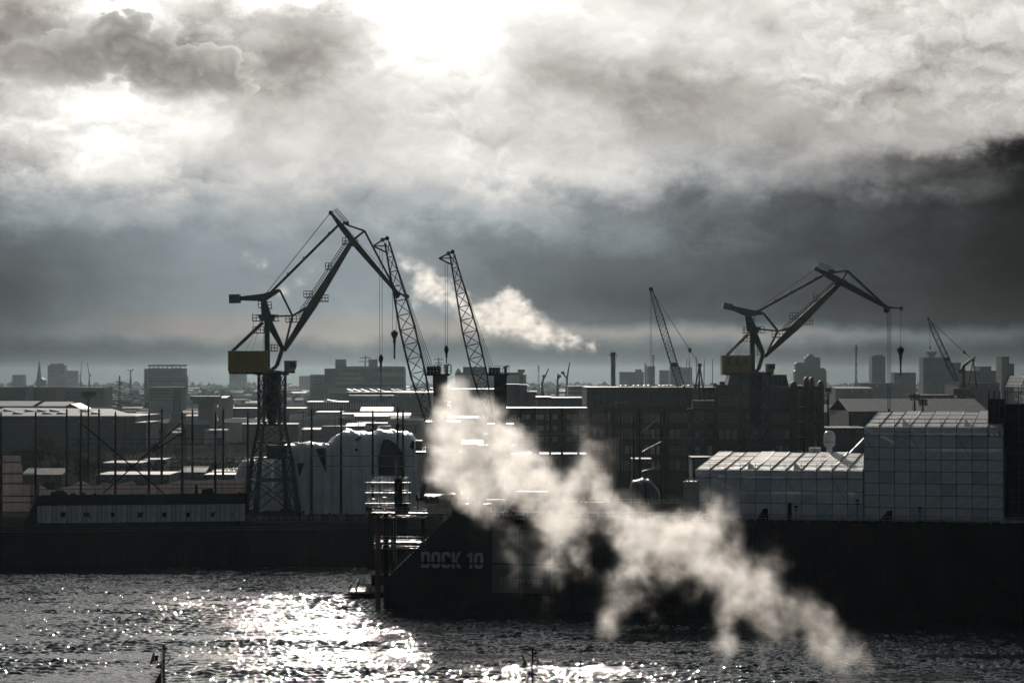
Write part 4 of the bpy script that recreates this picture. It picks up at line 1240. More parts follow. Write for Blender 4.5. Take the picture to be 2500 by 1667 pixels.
    MB().prism([(p0.x + .8 * sc, Y - 1.6 * sc, p0.z), (p1.x - .6 * sc, Y - 1.6 * sc, p0.z), (p1.x, Y - 1.6 * sc, p1.z), (p0.x, Y - 1.6 * sc, p1.z)], (0, 0, 0), (0, 3.2 * sc, 0)).build('winch_platform', M['crane'], T)
    MB().rail((p0.x - 1.2 * sc, Y - 1.9 * sc, p0.z), (p1.x + .9 * sc, Y - 1.9 * sc, p0.z), 1.5 * sc, 1.0 * sc, .085).box(p0.x - 1.3 * sc, p1.x + 1.0 * sc, Y - 2 * sc, Y + 2 * sc, p0.z - .15, p0.z).build('service_platform', M['crane'], T)
    for (sx, sy, ln) in G['steps']:
        q = g((sx, sy))
        MB().box(q.x, q.x + ln * k, Y - 1.6 * sc, Y + 1.2 * sc, q.z - .2, q.z).rail((q.x, Y - 1.6 * sc, q.z), (q.x + ln * k, Y - 1.6 * sc, q.z), 1.5 * sc, .9 * sc, .085).build('service_platform', M['crane'], T)
    MB().tube(g(G['aerial'][0]), g(G['aerial'][1]), .05).build('aerial', M['steel'], T)
    lad = MB()
    la, lb = g((G['mast_knee'][0] - 4, G['mast_knee'][1] + 12)), g((G['mast_foot'][0] - 7, G['mast_foot'][1] - 10))
    for q in range(24):
        r = la.lerp(lb, q / 23); lad.beam(r + Vector((-.3, -1.4, 0)), r + Vector((.3, -1.4, 0)), .05)
    lad.beam(la + Vector((-.3, -1.4, 0)), lb + Vector((-.3, -1.4, 0)), .06).beam(la + Vector((.3, -1.4, 0)), lb + Vector((.3, -1.4, 0)), .06)
    lad.build('ladder', M['crane'], T)
    # back stay to the rear of the house
    for dy in (-1.6 * sc, 1.6 * sc):
        MB().beam(g(G['stay'][0], dy), g(G['stay'][1], dy), .55 * sc, .4 * sc).build('back_stay', M['crane'], T)
    for q in (0.42, 0.56):
        x = a.x + (b.x - a.x) * q
        MB().tube((x, Y, b.z), g((G['plat'][0][0] + 6 + 20 * (q - .42), G['plat'][1][1])), .04, n=5).build('rope', M['rope'], T)
    # counterweight lever
    lp, lf = g(G['lever_pivot']), g(G['lever_front'])
    wb0, wb1 = g(G['weight'][0]), g(G['weight'][1])
    wc = (wb0 + wb1) / 2
    tilt = G.get('tilt', 0.0)
    for dy in (-1.0 * sc, 1.0 * sc):
        MB().beam(wc + Vector((0, dy, 0)), lp + Vector((0, dy, 0)), .75 * sc, .4 * sc, 1.9 * sc, .5 * sc).beam(lp + Vector((0, dy, 0)), lf + Vector((0, dy, 0)), 1.9 * sc, .5 * sc, .6 * sc, .4 * sc).build('lever_arm', M['crane'], T)
    hw, hh = abs(wb1.x - wb0.x) / 2, abs(wb1.z - wb0.z) / 2
    cs, sn = math.cos(tilt), math.sin(tilt)
    poly = [Vector((wc.x + x * cs - z * sn, Y - 1.9 * sc, wc.z + x * sn + z * cs)) for x, z in ((-hw, -hh), (hw, -hh), (hw, hh), (-hw, hh))]
    MB().prism(poly, (0, 0, 0), (0, 3.8 * sc, 0)).build('counterweight', M['crane2'], T)
    # main boom: deep in the middle, slim at both ends
    bf, bt = g(G['boom_foot']), g(G['jib_pivot'])
    bm = bf.lerp(bt, 0.42)
    Bm = MB().beam(bf, bm, .9 * sc, 3.0 * sc, 2.1 * sc, 2.4 * sc).beam(bm, bt, 2.1 * sc, 2.4 * sc, .95 * sc, 1.3 * sc).build('main_boom', M['crane'], T)
    d = (bt - bf).normalized(); nrm = Vector((-d.z, 0, d.x))
    walk = MB()
    q0, q1 = bf.lerp(bt, .3), bf.lerp(bt, .97)
    e0, e1 = q0 + nrm * 1.05 * sc, q1 + nrm * .55 * sc
    walk.beam(e0, e1, .16, 1.0 * sc)
    nq = 34
    for q in range(nq + 1):
        r = e0.lerp(e1, q / nq) + Vector((0, -.5 * sc, 0))
        walk.beam(r, r + nrm * 1.15 * sc, .14 * sc)
    for hgt in (.55, 1.05):
        walk.beam(e0 + nrm * hgt * sc + Vector((0, -.5 * sc, 0)), e1 + nrm * hgt * sc + Vector((0, -.5 * sc, 0)), .13 * sc)
    walk.build('boom_walkway', M['crane'], Bm)
    for (q, s) in ((.47, 1), (.47, -1), (.73, 1), (.965, 1), (.965, -1)):
        r = bf.lerp(bt, q) + nrm * s * (0.95 if q < .5 else 0.62 if q < .9 else 0.4) * sc
        ex = 2.3 * sc if q < .5 else 1.6 * sc
        d0, d1 = (r.x - ex, r.x) if s > 0 else (r.x, r.x + ex)
        MB().box(d0, d1, Y - 1.6 * sc, Y + 1.2 * sc, r.z - .22, r.z).rail((d0, Y - 1.6 * sc, r.z), (d1, Y - 1.6 * sc, r.z), 1.5 * sc, .7 * sc, .085).build('boom_platform', M['crane'], Bm)
    # links between lever, column and boom
    kn = g(G['link_knee']); la2 = g(G['link_boom']); lb2 = g(G['link_mast'])
    for dy in (-.8 * sc, .8 * sc):
        dv = Vector((0, dy, 0))
        MB().beam(lf + dv, kn + dv, .42 * sc, .3 * sc).build('link_rod', M['crane'], T)
        MB().beam(lb2 + dv, kn + dv, .36 * sc, .3 * sc).build('link_rod', M['crane'], T)
        MB().beam(kn + dv, la2 + dv, .36 * sc, .3 * sc, .6 * sc, .3 * sc).build('link_rod', M['crane'], T)
        MB().beam(kn + dv, g(G['rod_foot']) + dv, .4 * sc, .3 * sc).build('link_rod', M['crane'], T)
    MB().box(kn.x - 1.6 * sc, kn.x + 2.0 * sc, Y - 1.2 * sc, Y + 1.2 * sc, kn.z - 1.7 * sc, kn.z - 1.5 * sc).rail((kn.x - 1.6 * sc, Y - 1.2 * sc, kn.z - 1.5 * sc), (kn.x + 2.0 * sc, Y - 1.2 * sc, kn.z - 1.5 * sc), 1.5 * sc, .9 * sc, .085).build('service_platform', M['crane'], T)
    # tie bar and fly jib
    t0, t1 = g(G['tie'][0]), g(G['tie'][1])
    MB().beam(t0, t1, .62 * sc, .7 * sc).build('tie_bar', M['crane'], T)
    for q in (.27, .5, .86):
        r = t0.lerp(t1, q)
        MB().box(r.x - .25, r.x + .25, Y - .3, Y + .3, r.z, r.z + .65 * sc).build('rope_guide', M['crane'], T)
    jt, jp, je = g(G['jib_tip']), g(G['jib_pivot']), g(G['jib_end'])
    mid = jt.lerp(jp, .55)
    J = MB().beam(jt, mid, .7 * sc, 1.0 * sc, 1.5 * sc, 2.0 * sc).beam(mid, jp, 1.5 * sc, 2.0 * sc, 1.6 * sc, 2.0 * sc).beam(jp, je, 1.6 * sc, 2.0 * sc, .95 * sc, 1.2 * sc).build('fly_jib', M['crane'], T)
    jd = (jp - jt).normalized(); jn = Vector((-jd.z, 0, jd.x))
    rl = MB()
    r0, r1 = jt + jn * .5 * sc, jt.lerp(jp, .48) + jn * .8 * sc
    for q in range(11):
        r = r0.lerp(r1, q / 10); rl.beam(r, r + jn * 1.4 * sc, .14 * sc)
    for hgt in (.7, 1.4):
        rl.beam(r0 + jn * hgt * sc, r1 + jn * hgt * sc, .13 * sc)
    rl.build('jib_rail', M['crane'], J)
    st, ap = g(G['strut']), g(G['apex'])
    for dy in (-.7 * sc, .7 * sc):
        dv = Vector((0, dy, 0))
        MB().beam(st + dv, ap + dv, .42 * sc, .3 * sc).beam(ap + dv, g(G['apex_foot']) + dv, .42 * sc, .3 * sc).build('top_strut', M['crane'], J)
        MB().beam(ap + dv, je + dv * .6, .5 * sc, .3 * sc).build('top_chord', M['crane'], J)
    MB().box(st.x - .9 * sc, st.x + .6 * sc, Y - .9 * sc, Y + .9 * sc, st.z, st.z + .8 * sc).build('head_platform', M['crane'], J)
    tw0 = g(G['tail'])
    MB().beam(je, tw0, .7 * sc, .8 * sc, .3 * sc, .4 * sc).build('jib_tail', M['crane'], J)
    MB().tube(tw0 + Vector((0, -.35, 0)), tw0 + Vector((0, .35, 0)), .55 * sc, n=16).build('sheave', M['crane'], J)
    MB().tube(jt + Vector((0, -.35, 0)), jt + Vector((0, .35, 0)), .6 * sc, n=16).build('sheave', M['crane'], J)
    MB().tube(je + Vector((0, -.4, -.7 * sc)), je + Vector((0, .4, -.7 * sc)), .8 * sc, n=16).build('sheave', M['crane'], J)
    for dy in (-.4, .4):
        MB().tube(jt + Vector((0, dy, .2)), g(G['rope_low'], dy), .05 * max(1, sc), n=5).build('rope', M['rope'], T)
    MB().tube(jt + Vector((0, 0, .5)), tw0 + Vector((0, 0, .4)), .04, n=5).build('rope', M['rope'], T)
    for (ropes, ytop, block, tail) in hooks:
        for x in ropes:
            MB().tube(g((x, ytop)), g((ropes[0] * .5 + ropes[-1] * .5 + (x - ropes[0] * .5 - ropes[-1] * .5) * .9, block)), .055 * max(1.0, sc), n=5).build('hoist_rope', M['rope'], T)
        q = g((sum(ropes) / len(ropes), block))
        if tail:
            hk = MB().lathe((q.x, Y, 0), [(.25 * sc, q.z), (.95 * sc, q.z - .6 * sc), (.8 * sc, q.z - 1.4 * sc), (.2 * sc, q.z - 2.6 * sc)], 10).tube((q.x, Y, q.z - 2.4 * sc), (q.x, Y, q.z - 3.3 * sc), .4 * sc, n=8)
            e = g((sum(ropes) / len(ropes), tail))
            hk.tube((q.x, Y, q.z - 3.2 * sc), (e.x, Y, e.z), .26 * sc, .2 * sc, 8)
            hk.build('hook_block', M['steel'], T)
        else:
            MB().tube(q, q - Vector((0, 0, 2.2)), .3 * sc, n=8).build('hook_block', M['steel'], T)

GL = dict(ground=9.6, house=((560, 857), (656, 908)), cab=((695, 880), (723, 906)), mast_top=(643, 728), mast_knee=(652, 778), mast_foot=(653, 911), rake_foot=(690, 850), v_foot=(676, 893),
          plat=((630, 672), (769, 783)), steps=((619, 812, 27), (657, 856, 22), (652, 752, 12), (632, 750, 8)), aerial=((616, 762), (620, 800)), stay=((642, 787), (568, 857)),
          lever_pivot=(645, 726), lever_front=(683, 708), weight=((561, 740), (586, 719)), tilt=0.03, boom_foot=(694, 856), jib_pivot=(861, 588), link_knee=(714, 771), link_boom=(748, 752), link_mast=(662, 772), rod_foot=(696, 846),
          tie=((657, 718), (827, 549)), jib_tip=(808, 520), jib_end=(969, 714), strut=(846, 549), apex=(890, 564), apex_foot=(866, 583), tail=(994, 724), rope_low=(650, 716))
lever_crane('tall dark harbour crane with yellow house on the left, jib raised highest', 620.0, GL, 664, 914, [((958, 968), 716, 806, 876)], 1)
GR = dict(ground=5.0, house=((1761, 868), (1831, 910)), cab=((1870, 888), (1891, 908)), mast_top=(1825, 768), mast_knee=(1836, 806), mast_foot=(1837, 912), rake_foot=(1863, 864), v_foot=(1851, 902),
          plat=((1824, 1856), (799, 812)), steps=((1814, 833, 17), (1838, 865, 20), (1830, 785, 11), (1816, 812, 10)), aerial=((1784, 832), (1784, 867)), stay=((1826, 816), (1774, 867)),
          lever_pivot=(1826, 764), lever_front=(1864, 765), weight=((1765, 755), (1787, 741)), tilt=-0.22, boom_foot=(1866, 870), jib_pivot=(2054, 689), link_knee=(1899, 808), link_boom=(1928, 801), link_mast=(1849, 803), rod_foot=(1869, 867),
          tie=((1848, 761), (2015, 669)), jib_tip=(1994, 657), jib_end=(2164, 750), strut=(2031, 666), apex=(2068, 661), apex_foot=(2054, 688), tail=(2199, 753), rope_low=(1841, 761))
lever_crane('dark harbour crane with yellow house rising in front of the brick factory on the right', 850.0, GR, 1843, 915, [((2166, 2168.5, 2172, 2175), 756, 998, 0), ((2199,), 756, 846, 917)], 1)

# ------------------------------------------------------------------ lattice boom cranes
def lattice_boom(T, foot, head, w_foot, w_mid, w_head, name='boom', mat='crane', n=14, chord=.22, d_mid=None, lace=.12, tf=.25, th=.8):
    foot = Vector(foot); head = Vector(head)
    d = (head - foot).normalized()
    s = d.cross(Vector((0, 1, 0))).normalized()
    u = Vector((0, 1, 0))
    def width(t):
        if t < tf: return w_foot + (w_mid - w_foot) * t / tf
        if t < th: return w_mid
        return w_mid + (w_head - w_mid) * (t - th) / (1 - th)
    dk = (d_mid or w_mid) / w_mid
    def pt(t, i):
        w = width(t) / 2
        a, b = ((-1, -1), (1, -1), (1, 1), (-1, 1))[i]
        return foot.lerp(head, t) + s * (a * w) + u * (b * w * dk)
    ts = sorted(set([k / n for k in range(n + 1)] + [tf, th]))
    B = None
    for i in range(4):
        m = MB()
        for a, b in zip(ts, ts[1:]):
            m.beam(pt(a, i), pt(b, i), chord)
        o = m.build('chord', M[mat], T)
        B = B or o
    m = MB()
    for k in range(n):
        a, b = k / n, (k + 1) / n
        for i in range(4):
            j = (i + 1) % 4
            if k % 2: m.beam(pt(a, i), pt(b, j), lace)
            else: m.beam(pt(a, j), pt(b, i), lace)
            m.beam(pt(a, i), pt(a, j), lace * .8)
    m.build('lacing', M[mat], T)
    return pt

def dock_crane(label, Y, foot, head, fork, sheaves, pillar, cap, house, cab, hook, zg, ropes_to, fit=1.0):
    k = mpp(Y)
    g = lambda p, dy=0.0: at(p[0], p[1], Y) + Vector((0, dy, 0))
    px = (pillar[0] + pillar[1]) / 2
    c = g((px, house[3]))
    T = thing('dock_crane', label, 'crane', (c.x, Y, zg))
    lattice_boom(T, g(foot), g(head), 1.3, 3.3, 1.0, n=13, chord=.34, d_mid=2.6, lace=.17, tf=.3, th=.55)
    # forked head with two sheaves
    h = MB()
    h.beam(g(fork), g(sheaves[0]), .35, .3).beam(g(fork), g((head[0] + 2, head[1] + 26)), .35, .3).beam(g(sheaves[0]), g(sheaves[1]), .4, .5).beam(g(fork), g((head[0] + 1, head[1] + 8)), .25, .2)
    h.build('boom_head', M['crane'], T)
    for q in sheaves:
        MB().tube(g(q, -.4), g(q, .4), 5.2 * k, n=16).build('sheave', M['crane'], T)
    # pillar with cap platform and rails
    x0, x1 = g((pillar[0], 0)).x, g((pillar[1], 0)).x
    zt, zb = g((px, cap[3])).z, g((px, house[1])).z
    MB().prism([(x0, Y + .5, zb), (x1, Y + .5, zb), (x1 + .1, Y + .5, zt), (x0 - .1, Y + .5, zt)], (0, 0, 0), (0, 3.0, 0)).build('pillar', M['black'], T)
    cx0, cx1 = g((cap[0], 0)).x, g((cap[2], 0)).x
    z1 = g((px, cap[1])).z
    K = MB().prism([(cx0 + .4, Y - .4, zt), (cx1 - .4, Y - .4, zt), (cx1, Y - .4, zt + .4), (cx0, Y - .4, zt + .4)], (0, 0, 0), (0, 4.8, 0)).build('cap_platform', M['black'], T)
    MB().rail((cx0, Y - .4, zt + .4), (cx1, Y - .4, zt + .4), z1 - zt - .4, .8, .05, 3).rail((cx0, Y + 4.4, zt + .4), (cx1, Y + 4.4, zt + .4), z1 - zt - .4, .8, .05, 3).build('guard_rail', M['galv'], K)
    MB().box(cx0 + .8, cx0 + (cx1 - cx0) * .62, Y + .4, Y + 3.4, zt + .4, z1 - .35).build('winch_house', M['black'], K)
    MB().tube((cx1 - .9, Y + .2, zt + .4), (cx1 - .9, Y + .2, z1 - .1), .35, n=10).beam((cx1 - 1.4, Y, z1 - .5), (cx1 - .3, Y, z1 + .05), .4).build('rope_sheave', M['galv'], K)
    # machinery house, cab, portal
    a, b = g((house[0], house[3])), g((house[2], house[1]))
    H = MB().box(a.x, b.x, Y - 2.5, Y + 4, a.z, b.z - .15).build('machinery_house', M['ochre'], T)
    MB().box(a.x - .15, b.x + .15, Y - 2.65, Y + 4.1, b.z - .15, b.z).build('roof', M['roofpale'], H)
    for q in range(9):
        x = a.x + (b.x - a.x) * (q + .5) / 9
        MB().box(x - .05, x + .05, Y - 2.57, Y - 2.5, a.z, b.z - .2).build('cladding_rib', M['ochre'], H)
    e, f = g((cab[0], cab[3])), g((cab[2], cab[1]))
    C = MB().box(e.x, f.x, Y - 2.4, Y - .4, e.z, f.z).build('cab', M['ochre'], T)
    MB().box(e.x - .04, e.x + .02, Y - 2.2, Y - .6, e.z + .4, f.z - .2).box(e.x + .15, f.x - .15, Y - 2.45, Y - 2.4, e.z + .4, f.z - .2).build('window', M['glasspale'], C)
    MB().box(a.x - 2.2, b.x + .4, Y - 2.8, Y + 4.4, a.z - .5, a.z - .02).build('turntable_deck', M['deck'], T)
    MB().rail((a.x - 2.2, Y - 2.8, a.z - .02), (b.x + .4, Y - 2.8, a.z - .02), 1.0, 1.2, .035).build('guard_rail', M['galv'], T)
    zc = a.z - .5
    for (dx, dy) in ((-4.2, -2.4), (4.2, -2.4), (-4.2, 3.6), (4.2, 3.6)):
        m = MB().beam((c.x + dx * .35, Y + dy, zc), (c.x + dx, Y + dy, zg + .8), .75, .7, 1.0, .9).build('leg', M['crane2'], T)
        MB().box(c.x + dx - 1.1, c.x + dx + 1.1, Y + dy - .4, Y + dy + .4, zg, zg + .8).build('bogie', M['crane'], T)
    for dy in (-2.4, 3.6):
        zz = zg + (zc - zg) * .42
        MB().beam((c.x - 3.2, Y + dy, zz), (c.x + 3.2, Y + dy, zz), .5).build('tie_beam', M['crane2'], T)
    # luffing ropes from the pillar top to the boom head, hoist ropes and hook
    for q, (xe, ye) in enumerate(ropes_to):
        MB().tube(g((sheaves[1][0] + 2, sheaves[1][1] + q * 2), -.6 + .3 * q), g((xe, ye), -.2 + .3 * q), .05, n=5).build('luffing_rope', M['rope'], T)
    hx, y0, yb, ye = hook
    for dx in (-3.2, 3.2):
        MB().tube(g((hx + dx, y0)), g((hx + dx * .9, yb)), .05, n=5).build('hoist_rope', M['rope'], T)
    q = g((hx, yb))
    MB().lathe((q.x, Y, 0), [(.2, q.z + .2), (.5, q.z - .4), (.52, q.z - .9), (.18, q.z - 1.9)], 10).tube((q.x, Y, q.z - 1.8), (q.x, Y, q.z - 2.5), .25, n=8).build('hook_block', M['steel'], T)
    if ye: MB().tube((q.x, Y, q.z - 2.4), g((hx, ye)), .14, n=6).build('hanging_cable', M['steel'], T)

dock_crane('left one of the twin lattice cranes with dark pillars, taller boom', 534.0, (1053, 1050), (945, 592), (911, 601), ((934, 586), (945, 582)), (1058, 1091), (1034, 890, 1101, 917),
           (1040, 1028, 1122, 1102), (1016, 1074, 1031, 1100), (930, 604, 868, 980), 18.0, ((1040, 890), (1045, 890), (1050, 891), (1055, 890)))
dock_crane('right one of the twin lattice cranes with pillar, shorter and farther right', 548.0, (1198, 1030), (1104, 622), (1072, 631), ((1095, 619), (1105, 615)), (1207, 1236), (1185, 893, 1244, 917),
           (1192, 1034, 1252, 1086), (1180, 1058, 1192, 1084), (1090, 640, 846, 888), 18.0, ((1190, 892), (1194, 892), (1198, 893), (1203, 892)))

def derrick(label, Y, foot, head, aframe, house, tower, zg, hook, wrap=True, k_w=1.0, nl=26):
    g = lambda p, dy=0.0: at(p[0], p[1], Y) + Vector((0, dy, 0))
    c = g(((tower[0] + tower[2]) / 2, tower[1]))
    T = thing('lattice_crane', label, 'crane', (c.x, Y, zg))
    lattice_boom(T, g(foot), g(head), 1.2 * k_w, 2.3 * k_w, .8 * k_w, n=nl, chord=.24 * k_w, lace=.13 * k_w, tf=.12, th=.75)
    top = aframe[0]
    for q in aframe[1:]:
        for dy in (-1.2, 1.2):
            MB().beam(g(top, dy * .3), g(q, dy), .42 * k_w, .4 * k_w).build('gantry_leg', M['crane'], T)
    MB().tube(g(top, -.5), g(top, .5), .8 * k_w, n=14).build('sheave', M['crane'], T)
    MB().tube(g(head, -.4), g(head, .4), .75 * k_w, n=14).build('sheave', M['crane'], T)
    for dy in (-.5, 0.0, .5):
        MB().tube(g(head, dy), g(top, dy), .05 * k_w, n=5).build('luffing_rope', M['rope'], T)
    m = g(head).lerp(g(top), .8)
    MB().lathe((m.x, Y, 0), [(.1, m.z + .9 * k_w), (.6 * k_w, m.z + .3 * k_w), (.6 * k_w, m.z - .4 * k_w), (.1, m.z - .9 * k_w)], 10).build('pulley_block', M['steel'], T)
    b1 = g(foot).lerp(g(head), .35)
    MB().box(b1.x - 1.0 * k_w, b1.x + 1.0 * k_w, Y - 1.3, Y + 1.3, b1.z - .7 * k_w, b1.z + .8 * k_w).build('boom_box', M['steel'], T)
    if house:
        a, b = g((house[0], house[3])), g((house[2], house[1]))
        H = MB().box(a.x, b.x, Y - 2.6, Y + 3.4, a.z, b.z - .15).build('machinery_house', M['ochre'], T)
        MB().box(a.x - .1, b.x + .1, Y - 2.7, Y + 3.5, b.z - .15, b.z).build('roof', M['roofpale'], H)
    x0, x1 = g((tower[0], 0)).x, g((tower[2], 0)).x
    zt = g((tower[0], tower[1])).z
    for x in (x0, x1):
        for y in (Y - 2.5, Y + 2.5):
            MB().beam((x, y, zg), (x, y, zt), .5).build('leg', M['crane2'], T)
    tr = MB(); n = 6
    for q in range(n):
        za, zb = zg + (zt - zg) * q / n, zg + (zt - zg) * (q + 1) / n
        for y in (Y - 2.5, Y + 2.5):
            tr.beam((x0, y, za), (x1, y, zb), .22).beam((x1, y, za), (x0, y, zb), .22).beam((x0, y, zb), (x1, y, zb), .26)
        for x in (x0, x1):
            tr.beam((x, Y - 2.5, za), (x, Y + 2.5, zb), .22)
    tr.build('cross_brace', M['crane2'], T)
    MB().box(x0 - .6, x1 + .6, Y - 3, Y + 3, zt, zt + .4).build('turntable_deck', M['crane'], T)
    if hook:
        hx, y0, yb = hook
        for dx in (-1.5, 1.5):
            MB().tube(g((hx + dx, y0)), g((hx + dx, yb)), .05 * k_w, n=5).build('hoist_rope', M['rope'], T)
        q = g((hx, yb))
        MB().lathe((q.x, Y, 0), [(.15, q.z + .2), (.5, q.z - .4), (.15, q.z - 1.6)], 8).build('hook_block', M['steel'], T)
derrick('slim lattice crane with leaning boom left of the brick factory front', 840.0, (1677, 990), (1589, 706), ((1708, 892), (1690, 980), (1722, 980), (1706, 985)), (1690, 977, 1743, 999), (1681, 1000, 1718, 1120), 5.0, (1589, 712, 1062))
derrick('distant lattice crane with leaning boom at the far right', 1280.0, (2336, 930), (2266, 778), ((2376, 880), (2362, 945), (2384, 945)), (2326, 948, 2366, 964), (2338, 966, 2372, 1010), 5.0, (2271, 790, 846), k_w=1.1, nl=18)

# ------------------------------------------------------------------ buildings
_winmesh = {}
def window_part(parent, x, y, z, w, h, mat='glass', frame='frame', cross=True, pane_name='pane'):
    """a window: frame with glazing bars, its pane a sub-part; x,z lower left corner, y the wall face"""
    key = (round(w, 2), round(h, 2), mat, frame, cross)
    if key not in _winmesh:
        t = max(0.07, min(w, h) * 0.07)
        f = MB().box(0, w, -.08, .02, 0, t).box(0, w, -.08, .02, h - t, h).box(0, t, -.08, .02, t, h - t).box(w - t, w, -.08, .02, t, h - t)
        if cross:
            f.box(w / 2 - t / 2, w / 2 + t / 2, -.07, .02, t, h - t).box(t, w - t, -.06, .02, h * .62 - t / 2, h * .62 + t / 2)
        fm = f.mesh('window'); fm.materials.append(M[frame])
        pm = MB().box(t * .5, w - t * .5, -.03, .015, t * .5, h - t * .5).mesh('pane'); pm.materials.append(M[mat])
        _winmesh[key] = (fm, pm)
    fm, pm = _winmesh[key]
    o = bpy.data.objects.new('window', fm); COL.objects.link(o); o.parent = parent
    off = parent.location + (parent.parent.location if parent.parent else Vector((0, 0, 0)))
    o.location = Vector((x, y, z)) - off
    p = bpy.data.objects.new(pane_name, pm); COL.objects.link(p); p.parent = o
    return o

def block(name, label, cat, x0, x1, ytop, Y, depth=30.0, wall='greywall', roof='roof', zb=4.0, gable=0.0, win=None, parapet=0.0, group=None, yaw=0.0, ridge='x'):
    """a building: front face at depth Y between photo columns x0 and x1, top at row ytop. win: (columns, rows, w px, h px, first row y px, row pitch px, pane, frame)"""
    a, b = at(x0, ytop, Y), at(x1, ytop, Y)
    zt = a.z
    T = thing(name, label, cat, ((a.x + b.x) / 2, Y, zb), group)
    c, s = math.cos(yaw), math.sin(yaw)
    MB().box(a.x, b.x, Y, Y + depth, zb, zt).build('wall', M[wall], T)
    if gable > 0:
        if ridge == 'x':
            r = MB().prism([(a.x - .4, Y - .6, zt), (a.x - .4, Y + depth / 2, zt + gable), (a.x - .4, Y + depth + .6, zt), (a.x - .4, Y + depth + .6, zt - .3), (a.x - .4, Y + depth / 2, zt + gable - .3), (a.x - .4, Y - .6, zt - .3)], (0, 0, 0), (b.x - a.x + .8, 0, 0))
        else:
            mx = (a.x + b.x) / 2
            r = MB().prism([(a.x - .6, Y - .5, zt), (mx, Y - .5, zt + gable), (b.x + .6, Y - .5, zt), (b.x + .6, Y - .5, zt - .35), (mx, Y - .5, zt + gable - .35), (a.x - .6, Y - .5, zt - .35)], (0, 0, 0), (0, depth + 1, 0))
            MB().prism([(a.x, Y + .02, zt - .35), (b.x, Y + .02, zt - .35), (mx, Y + .02, zt + gable - .4)], (0, 0, 0), (0, .3, 0)).build('gable_wall', M[wall], T)
        r.build('roof', M[roof], T)
    else:
        MB().box(a.x - .25, b.x + .25, Y - .25, Y + depth + .25, zt, zt + .3 + parapet * 0).build('roof', M[roof], T)
    if win:
        nc, nr, w, h, y1, pitch, pane, frame = win
        k = mpp(Y)
        W = x1 - x0
        for r_ in range(nr):
            for q in range(nc):
                px = x0 + W * (q + .5) / nc - w / 2
                p = at(px, y1 + pitch * r_ + h, Y)
                window_part(T, p.x, Y, p.z, w * k, h * k, pane, frame, w > 5)
    return T

